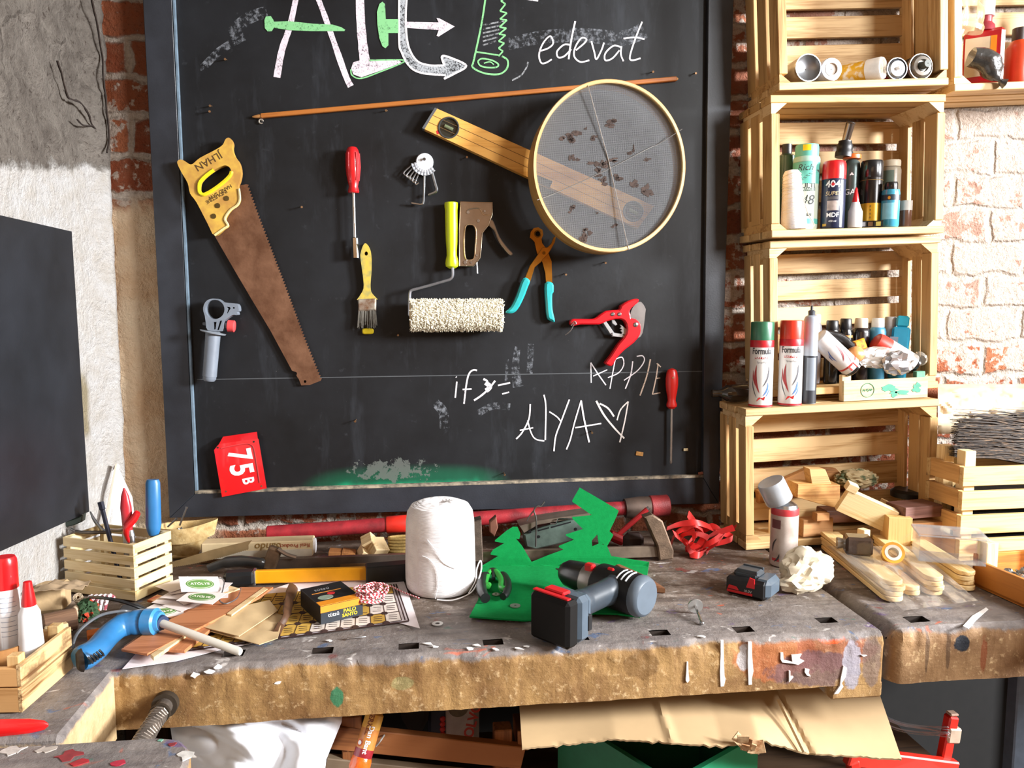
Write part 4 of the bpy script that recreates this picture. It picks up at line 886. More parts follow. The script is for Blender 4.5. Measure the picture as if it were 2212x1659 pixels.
# second screwdriver
TD = hang('screwdriver', 'slim screwdriver with red handle hanging alone in the lower corner of the chalkboard', 'screwdriver', Z5(1765, 500))
rnd(TD, Z5, 'handle', (1768, 193), (1765, 492), [(0, 10), (.03, 30), (.1, 40), (.25, 47), (.4, 47), (.55, 42), (.7, 33), (.8, 30), (.9, 40), (.95, 38), (1, 22)], BY-.017, mat('c41a12', .4, var=.08, coat=.2), sy=.9)
rnd(TD, Z5, 'shaft', (1765, 488), (1760, 905), [(0, 9), (.93, 9), (.97, 10), (1, 4)], BY-.014, mat('a9a29c', .35, .8))
p = AY(*Z5(1775, 262), BY-.029); b = MB(); b.axl(p+V((0, .006, 0)), p-V((0, .002, 0)), [(0, .0022), (1, .0022)], 8); b.build('hanging_nail', NAIL, TD)
# grinder side handle
Zg = zc(380, 620, 7.54); TE = hang('grinder_handle', 'grey plastic auxiliary handle with clamp ring and red knob, hanging below the saw handle', 'tool handle', Zg(580, 700))
GP = mat('737b86', .45, var=.15)
ci = lambda cx, cy, r, n=28: [(cx+r*math.cos(2*PI*i/n), cy+r*math.sin(2*PI*i/n)) for i in range(n)]
MB().plate(zp(Zg, sm2([(445, 330), (470, 260), (520, 210), (600, 188), (680, 200), (740, 240), (790, 255), (960, 268), (1005, 295), (1020, 340), (1020, 395), (990, 405), (1002, 440), (985, 458), (930, 452), (850, 500), (790, 545), (770, 600), (745, 720), (520, 705), (490, 600), (470, 470), (448, 400)], 2)), BY-.045, .026, [zp(Zg, ci(634, 365, 157)), zp(Zg, ci(942, 340, 16, 10)), zp(Zg, [(825, 320), (880, 325), (890, 350), (840, 432), (832, 425), (850, 350)]), zp(Zg, [(612, 570), (662, 568), (645, 690), (622, 692)]), zp(Zg, [(715, 550), (752, 545), (700, 700), (672, 700)])]).build('clamp', GP, TE)
b = MB(); p0, p1 = AY(*Zg(612, 700), BY-.03), AY(*Zg(602, 752), BY-.03); kk = S(p0)/Zg.s; b.axl(p0, p1, [(0, 80*kk), (.5, 120*kk), (.62, 205*kk), (.9, 198*kk), (1, 110*kk)], 32); b.build('flange', mat('8d949c', .45), TE)
rnd(TE, Zg, 'grip', (606, 750), (542, 1532), [(0, 118), (.2, 116), (.7, 112), (.9, 112), (.905, 106), (.96, 104), (1, 80)], BY-.03, GP, 28)
rnd(TE, Zg, 'knob', (838, 632), (962, 642), [(0, 70), (.1, 98), (.9, 98), (1, 80)], BY-.03, mat('d9494a', .5, var=.1), 12); rnd(TE, Zg, 'bolt', (440, 598), (850, 625), [(0, 24), (.08, 30), (.7, 30), (.72, 44), (1, 44)], BY-.03, GP, 14)
# house number plate
Zn = zc(400, 880, 5.53); TF = hang('number_plate', 'small red enamel house number plate leaning in the chalkboard corner', 'sign', Zn(640, 1000))
RE = mat('d8141a', .25, var=.06, coat=.6)
MB().plate(zp(Zn, [(345, 510), (380, 465), (405, 438), (866, 372), (875, 385), (972, 968), (440, 1070)]), BY-.022, .002).build('plate', RE, TF)
b = MB(); A_ = [AY(*Zn(*p), BY-.022) for p in [(405, 438), (866, 372)]]; B_ = [AY(*Zn(*p), BY-.008) for p in [(452, 350), (856, 292)]]
b.add(A_+B_[::-1]+[p+V((0, .002, -.001)) for p in A_+B_[::-1]], [(0, 1, 2, 3), (4, 5, 6, 7), (0, 1, 5, 4), (1, 2, 6, 5), (2, 3, 7, 6), (3, 0, 4, 7)]); b.build('bent_flange', RE, TF, label='top edge of the plate bent backwards')
b = MB(); b.tube(smooth([AY(*Zn(*p), BY-.0222) for p in [(430, 492), (560, 462), (720, 436), (780, 445), (820, 490), (850, 650), (890, 900)]], 6), .0022, 8, flat=.6); b.build('raised_border', mat('e2383c', .2, coat=.8), TF)
WH = mat('eceaf0', .4, var=.04)
facetext('7', Zn, (640, 572), 340, BY-.0226, 80, WH, TF, bold=.025, sxy=(.82, 1.1)); facetext('5', Zn, (662, 745), 340, BY-.0226, 80, WH, TF, bold=.025, sxy=(.9, 1.1)); facetext('B', Zn, (748, 875), 170, BY-.0226, 80, WH, TF, bold=.025, sxy=(.85, 1.1))
for x, y in [(820, 410), (390, 480), (487, 1005), (912, 940)]:
    p = AY(*Zn(x, y), BY-.022); b = MB(); b.axl(p+V((0, .002, 0)), p-V((0, .0006, 0)), [(0, .0022), (1, .0022)], 10); b.build('screw', mat('8d5a4a', .4, .6) if y > 900 else DARK, TF)
# ---------------------------------------------------------------- helpers for bottles, cans, boxes on surfaces
def facing(p): d = CAM-V(p); return math.atan2(d.x, -d.y)
def vessel(T, M, parts, seg=28):
    for nm, m, prof in parts: MB(M).lathe(prof, seg).build(nm, m, T)
def cyltext(T, M, txt, size, R, z, m, ang=0., bold=0., sxy=(1, 1), rot=0., shear=0., name='lettering'):
    cr, sr = math.cos(rot), math.sin(rot)
    def f(p):
        x, y = p.x*cr-p.y*sr, p.x*sr+p.y*cr; a = x/R+ang; return ((R+.0004)*math.sin(a), -(R+.0004)*math.cos(a), z+y)
    MB(M).text(txt, size, mapf=f, bold=bold, sxy=sxy, shear=shear).build(name, m, T, norm=False)
def cylpatch(T, M, name, m, R, z0, z1, a0, a1, off=.0003, n=12):
    MB(M).grid(lambda u, v: V(((R+off)*math.sin(a0+(a1-a0)*u), -(R+off)*math.cos(a0+(a1-a0)*u), z0+(z1-z0)*v)), n, 1).build(name, m, T, norm=False)
def cylpoly(T, M, name, m, R, polys, off=.0005):
    b = MB(M)
    for k, p in enumerate(polys):
        tri = tessellate_polygon([[V((q[0], q[1], 0)) for q in p]]); o = R+off+k*.00003
        b.add([V((o*math.sin(x/R), -o*math.cos(x/R), z)) for x, z in p], [tuple(t) for t in tri])
    b.build(name, m, T, norm=False)
def swoosh(x0, z0, x1, z1, bend, w):
    L, R = [], []; a, c = V((x0, z0)), V((x1, z1)); n = V((-(c-a).y, (c-a).x)).normalized()
    for i in range(9):
        t = i/8; p = a.lerp(c, t)+n*bend*math.sin(PI*t); q = w*math.sin(PI*min(t*1.02, 1))**.8*.5; L.append(p+n*q); R.append(p-n*q)
    return [tuple(p) for p in L+R[::-1][1:-1]]
def bbox_at(p0, p1, z=ZB):
    """frame on a surface at height z: origin under pixel p0, x towards pixel p1, y away, z up; returns M, width"""
    a, c = AZ(*p0, z), AZ(*p1, z); x = c-a; w_ = x.length; return frame(a, x, z=(0, 0, 1)), w_
def block(name, label, cat, p0, p1, h, d, m, z=ZB, bev=.0012, group=None, rx=0., ry=0., yb=None):
    M, w_ = bbox_at(p0, p1, z); M = M @ Matrix.Rotation(ry, 4, 'Y') @ Matrix.Rotation(rx, 4, 'X'); b = MB(M); b.box((w_/2, d/2, h/2), (w_, d, h), bev)
    return b.build(name, m, None, label, cat, group)
def draped(px, zf, t=.0006, maxl=14., it=4, holes=()):
    """pixel outline draped over the height field zf(px, py) above the bench, t thick"""
    loops = [list(px)]+[list(h) for h in holes]; tri = tessellate_polygon([[V((x, y, 0)) for x, y in lp] for lp in loops]); flat = [p for lp in loops for p in lp]
    bm = bmesh.new(); vs = [bm.verts.new((x, y, 0)) for x, y in flat]
    for f in tri:
        try: bm.faces.new([vs[i] for i in f])
        except ValueError: pass
    for _ in range(it):
        ed = [e for e in bm.edges if e.calc_length() > maxl]
        if not ed: break
        bmesh.ops.subdivide_edges(bm, edges=ed, cuts=1); bmesh.ops.triangulate(bm, faces=bm.faces)
    bm.verts.ensure_lookup_table(); bm.verts.index_update()
    P = [AZ(v.co.x, v.co.y, ZB+zf(v.co.x, v.co.y)+t) for v in bm.verts]; n = len(P)
    fs = [tuple(v.index for v in f.verts) for f in bm.faces]; bd = [tuple(v.index for v in e.verts) for e in bm.edges if e.is_boundary]; bm.free()
    b = MB(); b.add(P+[p-V((0, 0, t)) for p in P], fs+[tuple(i+n for i in f[::-1]) for f in fs]+[(a, c, c+n, a+n) for a, c in bd]); return b
PLA_W = mat('eeeef0', .35, var=.04, coat=.2); REDCAP = mat('d8151b', .3, var=.06, coat=.4); BLK = mat('17181a', .4, var=.3); BLKG = mat('141416', .22, var=.2, coat=.4)
TXB = mat('26282c', .6, var=.0); TXW = mat('f0f0f0', .6, var=.0); TXR = mat('c8232a', .6, var=.0); TXG = mat('3f7d3a', .6, var=0.)
TRANS = mat('dfe4e8', .12, var=0, trans=.9, spec=.5); FILM = None
def film_mat(col='ffffff', amt=.3, rough=.12, nm='film'):
    t = NT(nm); tr = t.new('ShaderNodeBsdfTransparent'); gl = t.new('ShaderNodeBsdfGlossy', {'Color': (.95, .97, 1, 1), 'Roughness': rough}); df = t.new('ShaderNodeBsdfDiffuse', {'Color': (*lin(col), 1)})
    fr = t.new('ShaderNodeLayerWeight', {'Blend': .35}).outputs['Facing']
    m1 = t.new('ShaderNodeMixShader', {0: .6}); t.l.new(df.outputs[0], m1.inputs[1]); t.l.new(gl.outputs[0], m1.inputs[2])
    m2 = t.new('ShaderNodeMixShader', {0: t.math('MINIMUM', t.math('MULTIPLY_ADD', fr, .45, amt), .9)}); t.l.new(tr.outputs[0], m2.inputs[1]); t.l.new(m1.outputs[0], m2.inputs[2])
    t.l.new(m2.outputs[0], t.out.inputs['Surface']); return t.m
FILM = film_mat('d9d4cc', .05, .1); 
# ---------------------------------------------------------------- left part of the bench
# tray at the corner
M, w_ = bbox_at((-60, 1560), (52, 1535), ZB); Wt = wood('d6b27c', 'b8894c', sc=1.2, stain='6a4a28', stain_amt=.5)
pa, pb, pc = AZ(52, 1544, ZB), AZ(160, 1448, ZB), None
xd = (pb-pa); Ld = xd.length; xd.normalize(); yd = V((-xd.y, xd.x, 0))       # xd along the right side, yd to the left
T = thing('slatted_tray', 'small slatted wooden tray at the bench corner holding the red capped can', 'tray', pa+xd*Ld/2+yd*.07)
Mr = frame(pa, xd, z=(0, 0, 1))
def traybox(nm, c, d, m=Wt, bev=.001): MB(Mr).box(c, d, bev).build(nm, m, T)
b = MB(Mr); b.box((Ld/2, .004, .020), (Ld, .007, .032), .001); b.box((Ld/2, .004, .054), (Ld, .007, .030), .001); b.build('side_panel', wood('dcb983', '7a5226', sc=1.4, stain='5a3a1c', stain_amt=.7), T)
b = MB(Mr); b.box((.004, .085, .020), (.008, .16, .034), .001); b.box((.004, .085, .052), (.008, .16, .026), .001); b.build('front_panel', wood('c0925c', '94652f'), T)
b = MB(Mr); b.box((Ld-.004, .085, .036), (.008, .16, .06), .001); b.build('back_panel', Wt, T)
b = MB(Mr); b.box((Ld/2, .16, .036), (Ld, .007, .06), .001); b.build('side_panel', Wt, T)
b = MB(Mr); b.box((Ld/2, .08, .0035), (Ld-.01, .15, .006), .0005); b.build('floor_board', Wt, T)
for cx, cy in ((.015, .015), (Ld-.016, .015), (.015, .148), (Ld-.016, .148)): traybox('corner_post', (cx, cy, .041), (.016, .016, .076))
# a cardboard tube arc lying in it and small offcuts
b = MB(); c = AZ(58, 1442, ZB+.03); c = pa+xd*(Ld*.6)+yd*.075+V((0, 0, .0085))
b.lathe([(.043, 0), (.043, .062), (.040, .062), (.040, .002)], 40, Matrix.Translation(c)); b.build('cardboard_ring', mat('9a6a38', .8, var=.25), None, 'brown cardboard ring lying in the corner tray', 'ring')
# red capped white can and white glue bottle, both standing in the ring
def stand(px, z): return AZ(*px, z)
p = pa+xd*(Ld*.62)+yd*.096+V((0, 0, .0087)); p = V((AX(18, 1390, 0).x, 0, 0)) if False else p
q0 = AY(17, 1300, p.y); p = V((q0.x, p.y, p.z)); k = S(p)
T = thing('spray_can', 'white spray can with tall red cap standing in the corner tray', 'spray can', p); Mv = upright(p, facing(p)); r = 23*k
zt_ = AY(17, 1202, p.y).z-p.z; zc_ = AY(17, 1268, p.y).z-p.z
vessel(T, Mv, [('body', PLA_W, [(r*.92, 0), (r, .004), (r, zc_-.004), (r*.9, zc_)]), ('cap', REDCAP, [(r*.97, zc_-.001), (r*.97, zt_-.012), (r*.93, zt_-.004), (r*.8, zt_), (.001, zt_)])])
for j in range(9): cylpatch(T, Mv, 'printed_line', mat('8a94a8', .6, var=0), r, zc_-.012-j*.007, zc_-.0113-j*.007, -.7, .5+.3*((j*37) % 5)/5)
cylpatch(T, Mv, 'colour_band', mat('b0522e', .6), r, .030, .044, .1, .8); cylpatch(T, Mv, 'colour_band', mat('1f2a7a', .6), r, .022, .045, .82, 1.25)
q0 = AY(62, 1300, p.y-.015); p2 = V((q0.x, p.y-.015, p.z)); k = S(p2); T = thing('glue_bottle', 'white glue bottle with a pointed red cap standing beside the red capped can', 'glue bottle', p2); Mv = upright(p2, facing(p2))
ztop = AY(56, 1255, p2.y).z-p2.z; zs = AY(62, 1306, p2.y).z-p2.z
vessel(T, Mv, [('body', PLA_W, [(24*k, 0), (25*k, .004), (25*k, zs*.45), (23*k, zs*.62), (21*k, zs*.9), (13*k, zs)]), ('cap', REDCAP, [(14*k, zs-.001), (14*k, zs+.004), (12*k, zs+(ztop-zs)*.4), (8*k, ztop-.001), (.001, ztop)])])
# kraft wrapped block and log behind
block('kraft_parcel', 'small kraft paper parcel with crumpled top behind the red capped can', 'parcel', (66, 1330), (140, 1322), .050, .06, mat('c6a77c', .8, var=.2, vs=14, bump=.4, bs=90), bev=.006, rx=-.15)
b = MB(); c = AZ(105, 1278, ZB+.058); b.grid(lambda u, v: V((c.x-.035+.085*u, c.y+.01+.04*v, ZB+.056+.008*noise.noise(V((u*5, v*4, 1)))+.012*u*(1-u))), 14, 8, .001)
b.build('paper_scrap', mat('b49a7a', .85, var=.3, vs=30), None, 'torn strip of brown paper lying on the kraft parcel', 'paper')
b = MB(); p0, p1 = AZ(92, 1352, ZB+.02), AZ(165, 1336, ZB+.02); b.axl(p0, p1, [(0, .017), (.04, .019), (.96, .019), (1, .017)], 20, jit=.01); b.build('wooden_rod', wood('7a5a42', '4a3020', .8), None, 'short dark log lying in front of the kraft parcel', 'wood piece')
b = MB(); c = AZ(172, 1284, ZB+.03); 
for i in range(3): b.lathe([(.008-.002*i, 0), (.008-.002*i, .022), (.007-.002*i, .022), (.007-.002*i, 0)], 18, Matrix.Translation(c-V((0, 0, .012))) @ rotm(.9, .3, 0), cap=False)
b.build('paper_roll', mat('cdb596', .8, var=.15), None, 'little roll of brown paper tape beside the kraft parcel', 'roll')
b = MB(); c = AZ(188, 1322, ZB+.014); b.blob(c, (.019, .015, .022), .35, 3., 4, 2., True); b.build('dotted_cloth', mat('2f4a2c', .9, var=.3, vs=55, col2='b43a20', thr=(.56, .6)), None, 'crumpled dark green cloth with orange dots near the glue gun cable', 'cloth')
b = MB(); c = AZ(212, 1300, ZB+.02)
for i in range(5): b.tube(smooth([c+V((-.018+.008*i, -.010, -.012)), c+V((-.014+.008*i, 0, .010)), c+V((-.010+.008*i, .014, .002))], 4), .0034, 8)
b.build('striped_cord', mat('e3d6d6', .8, var=.3, vs=120, col2='8a3a44', thr=(.5, .56)), None, 'loop of pink striped cord in front of the slatted pencil box', 'cord')
b = MB(); c = AZ(158, 1352, ZB+.014); b.tube(smooth([AZ(163, 1318, ZB+.02), AZ(160, 1340, ZB+.018), AZ(152, 1362, ZB+.006)], 4), [.005]*4+[.0035]*5, 8); b.blob(AZ(165, 1316, ZB+.022), (.007, .007, .007), .1); b.build('wooden_pin', mat('d9bfa0', .6), None, 'small pale turned wooden pin beside the dark log', 'pin')
block('foam_scrap', 'bright orange scrap under the blue glue gun', 'scrap', (190, 1388), (240, 1378), .012, .025, mat('e27312', .6))
for (a, c, h, d, lb) in [((98, 1400), (140, 1392), .026, .03, 'pale square wood offcut behind the corner tray'), ((120, 1392), (150, 1384), .03, .012, 'thin upright wood chip behind the corner tray')]:
    block('wood_offcut', lb, 'wood offcut', a, c, h, d, CR3)
# leaning white boards in the corner
b = MB(); b.add([AZ(70, 1225, ZB), AZ(290, 1165, ZB)] + [V((-.655, -.01, ZB+.22))]*0, [])
pts = [V((-.668, -.40, ZB)), V((-.668, -.06, ZB)), V((-.672, -.045, ZB+.21)), V((-.676, -.10, ZB+.215)), V((-.68, -.36, ZB+.01))]
T = None
def leaf(name, label, cat, P, m, t=V((.004, 0, 0))):
    b = MB(); n = len(P); b.add(P+[p-t for p in P], [list(range(n)), list(range(n, 2*n))]+[(i, (i+1) % n, n+(i+1) % n, n+i) for i in range(n)]); return b.build(name, m, None, label, cat)
leaf('leaning_board', 'white board leaning in the room corner behind the pencil box', 'board', [AY(172, 1180, -.06), AY(296, 1180, -.05), AY(285, 1075, -.035), AY(252, 1005, -.03), AY(160, 1130, -.045)], mat('f0eeee', .6, var=.04), V((0, -.003, 0)))
b = MB(); p0, p1 = AX(62, 1235, -.63), AY(254, 1003, -.045); p0 = V((-.672, -.14, ZB+.010)); m = frame((p0+p1)/2, p1-p0, z=(1, 0, .2)); b.M = m; b.box((0, 0, 0), ((p1-p0).length, .012, .006), .001); b.build('wood_strip', wood('d9c6b4', '9a6f58'), None, 'long thin wooden strip leaning up into the room corner', 'wood strip')
# black panel fixed on the side wall
XB = XL+.025
b = MB(); P = [AX(-30, 458, XB), AX(155, 500, XB), AX(193, 1105, XB), AX(-30, 1205, XB)]; n = 4; t = V((.02, 0, 0))
b.add(P+[p-t for p in P], [(0, 1, 2, 3), (4, 5, 6, 7)]+[(i, (i+1) % 4, 4+(i+1) % 4, 4+i) for i in range(4)])
b.build('black_sheet', mat('17191d', .45, var=.5, vs=6, col2='22252b', bump=.05), None, 'plain black panel on the side wall beside the chalkboard', 'panel')
# pencil box of slats
Zb = zc(0, 1000, 3.95)
pl_, pm, pr = AZ(*Zb(560, 1110), ZB), AZ(*Zb(1160, 1195), ZB), AZ(*Zb(1420, 960), ZB)
HB = .112; e1 = (pm-pl_); L1 = e1.length; e1.normalize(); e2 = V((-e1.y, e1.x, 0)); L2 = .098
T = thing('pencil_box', 'slatted light wooden box full of pliers, chisels and screwdrivers', 'box', pl_+e1*L1/2+e2*L2/2)
Mb = frame(pl_, e1, z=(0, 0, 1)); W5 = wood('dcc79c', 'c0a46c', .6); W5_LIT = wood('e6cf98', 'd0b070', .6)  # second wood is a paler copy, window light put into its colour
def slats(nm, x0, y0, dx, dy, m):
    b = MB(Mb)
    for k in range(5): b.box((x0+dx/2, y0+dy/2, .012+k*(HB/5)), (max(dx, .004), max(dy, .004), HB/5-.005), .0008)
    b.build(nm, m, T)
slats('front_panel', 0, 0, L1, .004, W5); slats('back_panel', 0, L2-.004, L1, .004, W5); slats('side_panel', 0, .004, .004, L2-.008, W5); slats('side_panel', L1-.004, .004, .004, L2-.008, W5_LIT)
b = MB(Mb); b.box((L1/2, L2/2, .004), (L1-.01, L2-.01, .006)); b.build('bottom', W5, T)
for x in (.009, L1-.009):
    for y in (.009, L2-.009): b = MB(Mb); b.box((x, y, HB/2), (.010, .010, HB-.004), .0005); b.build('corner_post', W5, T)
def inbox(u, v, z=.012): return Mb @ V((u*L1, v*L2, z))
def stick(name, label, cat, u, v, tip, parts, lean=None):
    """tool standing in the box: foot at (u,v), top at pixel tip on the depth of the foot"""
    p0 = inbox(u, v); p1 = AY(*tip, p0.y+.01); L = (p1-p0).length
    T2 = thing(name, label, cat, p0)
    for nm, m, prof, kw in parts: b = MB(); b.axl(p0, p1, prof, kw.get('seg', 16), kw.get('sx', 1), kw.get('sy', 1)); b.build(nm, m, T2)
    return T2, p0, p1
BLUE = mat('2f74ad', .4, var=.15, coat=.2)
stick('chisel', 'chisel with thick blue handle standing in the pencil box', 'chisel', .86, .75, (330, 1036), [('blade', DSTEEL, [(0, .006), (.48, .006), (.5, .003)], dict(sy=.4)), ('handle', BLUE, [(.46, .009), (.5, .012), (.56, .0145), (.8, .014), (.97, .0135), (1, .011)], dict(sx=1.0, sy=.8))])
Tq, p0, p1 = stick('pliers', 'pliers with red grips standing upright in the pencil box', 'pliers', .66, .55, (268, 1054), [('jaws', STEEL, [(0, .01), (.4, .012), (.55, .010)], dict(sy=.5)), ('grip', mat('b2232e', .35, coat=.3), [(.5, .007), (.6, .0095), (.8, .0105), (.92, .007), (1, .0015)], dict(sy=.7))])
b = MB(); q = AY(298, 1106, p0.y); b.tube(smooth([p0.lerp(p1, .42), AY(272, 1142, p0.y), AY(288, 1122, p0.y), q], 4), [.006]*3+[.008]*3+[.009]*4+[.008]*2+[.006], 10, flat=.7); b.build('grip', REDCAP, Tq)
b = MB(); b.axl(p0.lerp(p1, .5), p0.lerp(p1, .56), [(0, .012), (1, .010)], 14, sy=.6); b.build('ferrule', STEEL, Tq)
stick('punch_tool', 'dark square chisel shank standing in the pencil box', 'tool', .52, .5, (217, 1084), [('shank', mat('23232e', .4, .5), [(0, .0045), (.9, .0045), (.91, .006), (1, .006)], dict(seg=6))])
# scissors
Ts = thing('scissors', 'open steel shears lying across the top of the pencil box', 'scissors', inbox(.35, .4, HB)); zz_ = ZB+HB+.004
b = MB(); b.tube(smooth([AY(195, 1105, pl_.y+.04), AY(205, 1125, pl_.y+.04), AY(222, 1145, pl_.y+.035), AY(240, 1150, pl_.y+.03)], 4), [.002, .003, .004, .005]+[.0055]*8+[.004], 8, flat=.5); b.build('blade', STEEL, Ts)
b = MB(); b.tube(smooth([AY(275, 1140, pl_.y+.05), AY(258, 1146, pl_.y+.045), AY(238, 1146, pl_.y+.04), AY(222, 1148, pl_.y+.04)], 4), .005, 8, flat=.5); b.build('blade', STEEL, Ts)
b = MB(); b.tube([AY(163, 1148, pl_.y+.02), AY(176, 1150, pl_.y+.02), AY(230, 1150, pl_.y+.03)], .0035, 8); b.build('handle', DSTEEL, Ts)
# black clamp sticking out on the far side
Tc = thing('spring_clamp', 'dark grey plastic clamp hooked over the far edge of the pencil box', 'clamp', AY(150, 1150, pl_.y+.05)); MB().plate([(112, 1145), (122, 1133), (170, 1117), (178, 1112), (176, 1128), (160, 1135), (128, 1142), (120, 1155)], pl_.y+.05, .02, bev=.002).build('body', mat('3d4a44', .45), Tc)
b = MB(); b.tube([AY(152, 1142, pl_.y+.045), AY(172, 1152, pl_.y+.045)], .0025, 8); b.build('pin', STEEL, Tc)
# carved wooden boat bowl with bits
T = thing('boat_bowl', 'carved boat shaped wooden bowl holding screws beside the pencil box', 'bowl', AZ(400, 1205, ZB)); Zc_ = Zb
c0 = AZ(400, 1203, ZB); b = MB()
def bowl(u, v):
    a = 2*PI*u; s_ = .35+.65*min(v/.5, 1) if v <= .5 else 1-.12*(v-.5)*2; hgt = min(v/.5, 1)*.072 if v <= .5 else .072-(v-.5)*2*.035
    rx, ry = .058*s_, .034*s_; ex = 1+.25*max(0, math.cos(a))**3
    return c0+V((rx*math.cos(a)*ex, ry*math.sin(a), hgt+.012*max(0, math.cos(a))**2*min(v/.5, 1)))
b.grid(bowl, 40, 12); b.M = Matrix(); b.box(c0+V((0, 0, .004)), (.05, .03, .008), .003); b.build('body', mat('cbb07c', .7, var=.3, vs=60, bump=.8, bs=70, col2='a88954'), T, norm=False)
for i, (a, c) in enumerate([((388, 1135), (404, 1094)), ((362, 1138), (382, 1120))]):
    p0, p1 = AY(*a, c0.y), AY(*c, c0.y); b = MB(); b.axl(p0, p1, [(0, .002), (.9, .002), (.91, .0028), (1, .0028)], 8); b.build('bolt', STEEL, None, ['thin steel rod standing upright in the boat shaped bowl', 'short steel rod leaning on the rim of the boat shaped bowl'][i], 'rod')
b = MB(); r2 = random.Random(4)
for i in range(16): q = c0+V((r2.uniform(-.035, .035), r2.uniform(-.018, .018), .052)); b.tube([q, q+V((r2.uniform(-.012, .012), r2.uniform(-.012, .012), r2.uniform(.0, .01)))], .0016, 6)
o = b.build('screws', STEEL, None, 'heap of small steel screws in the boat shaped bowl', 'screws', kind='stuff')
# glue gun
GB = mat('2d6da0', .38, var=.12, coat=.25); T = thing('glue_gun', 'blue hot glue gun with translucent glue stick lying at the bench edge', 'glue gun', AZ(260, 1385, ZB))
zg = ZB+.0275
b = MB(); b.tube(smooth([AZ(172, 1425, zg), AZ(205, 1405, zg), AZ(235, 1372, zg), AZ(262, 1352, zg+.004), AZ(290, 1345, zg+.006), AZ(320, 1342, zg+.006)], 5), [.017, .019, .0195, .019, .0185]+[.018]*5+[.018]*5+[.019]*5+[.0205]*5+[.019], 20, flat=.85); b.build('body', GB, T)
b = MB(); b.axl(AZ(312, 1343, zg+.006), AZ(348, 1342, zg+.008), [(0, .018), (.1, .0215), (.7, .0215), (.8, .017), (1, .015)], 24); b.build('collar', mat('3d8cc6', .35, coat=.3), T)
b = MB(); b.axl(AZ(345, 1344, zg+.006), AZ(352, 1346, zg+.006), [(0, .0125), (1, .0115)], 20); b.build('socket', mat('1c2f52', .5), T)
p0, p1 = AZ(346, 1345, zg+.006), AZ(520, 1409, ZB+.008); b = MB(); b.axl(p0, p1, [(0, .0066), (.98, .0066), (1, .005)], 16); b.build('glue_stick', mat('d9d4c8', .3, var=.05, trans=.25), T, label='translucent pale glue stick')
b = MB(); b.axl(AZ(178, 1426, zg), AZ(166, 1429, zg), [(0, .0175), (.5, .016), (1, .012)], 20); b.build('end_cap', mat('2a2220', .6), T)
b = MB()
for i in range(5): b.tube(smooth([AZ(190+6*i, 1420-4*i, zg+.018), AZ(198+6*i, 1428-4*i, zg+.010), AZ(200+6*i, 1432-4*i, zg-.004)], 3), .0016, 6)
b.build('cord_guard', BLK, T)
CAB = mat('3a3d40', .45)
b = MB(); b.tube(smooth([AZ(196, 1424, ZB+.024), AZ(168, 1424, ZB+.02), AZ(158, 1395, ZB+.03), AZ(172, 1362, ZB+.05), AZ(215, 1330, ZB+.06), AZ(262, 1320, ZB+.046), AZ(285, 1322, ZB+.040)], 8), .0024, 8); b.build('cable', mat('55585c', .4), T)
T = thing('plug_cable', 'black cable ending in a thin two part plug on the paper cards', 'cable', AZ(330, 1320, ZB)); b = MB()
b.tube(smooth([AZ(195, 1290, ZB+.03), AZ(225, 1292, ZB+.055), AZ(262, 1299, ZB+.056), AZ(300, 1312, ZB+.046), AZ(350, 1332, ZB+.016), AZ(385, 1344, ZB+.008), AZ(420, 1340, ZB+.008)], 8), .0028, 8); b.build('cord', BLK, T)
b = MB(); b.axl(AZ(416, 1342, ZB+.008), AZ(486, 1310, ZB+.008), [(0, .004), (.1, .0055), (.15, .004), (.2, .0055), (.25, .004), (.3, .006), (.55, .0075), (.9, .0075), (1, .006)], 16); b.build('plug', BLK, T)
b = MB(); b.axl(AZ(484, 1311, ZB+.008), AZ(503, 1303, ZB+.008), [(0, .002), (1, .002)], 8); b.build('prong', STEEL, T)
MB().slab([(240, 1338), (262, 1306), (300, 1300), (330, 1316), (290, 1345)], ZB, .016, bev=.004).build('black_pouch', mat('33363c', .7, var=.3), None, 'dark fabric pouch lying behind the blue glue gun', 'pouch')
# papers: poster sheet under everything
PAP = mat('ece2e4', .75, var=.06, vs=9); KR = mat('cdb083', .8, var=.15, vs=12)
wav = lambda x, y: .0006+.0025*max(0, noise.noise(V((x*.02, y*.035, 2))))+(.006*max(0, (x-860)/45)**2 if x > 860 and y > 1330 else 0)
o = draped([(264, 1445), (302, 1402), (420, 1330), (560, 1282), (640, 1255), (840, 1250), (872, 1255), (885, 1290), (907, 1357), (860, 1345), (700, 1365), (600, 1378), (470, 1405), (380, 1428)], wav, .0005, 16)
PT = thing('poster', 'white poster sheet with printed yellow tile plan under the black box', 'poster', AZ(600, 1350, ZB)); o.build('sheet', PAP, PT)
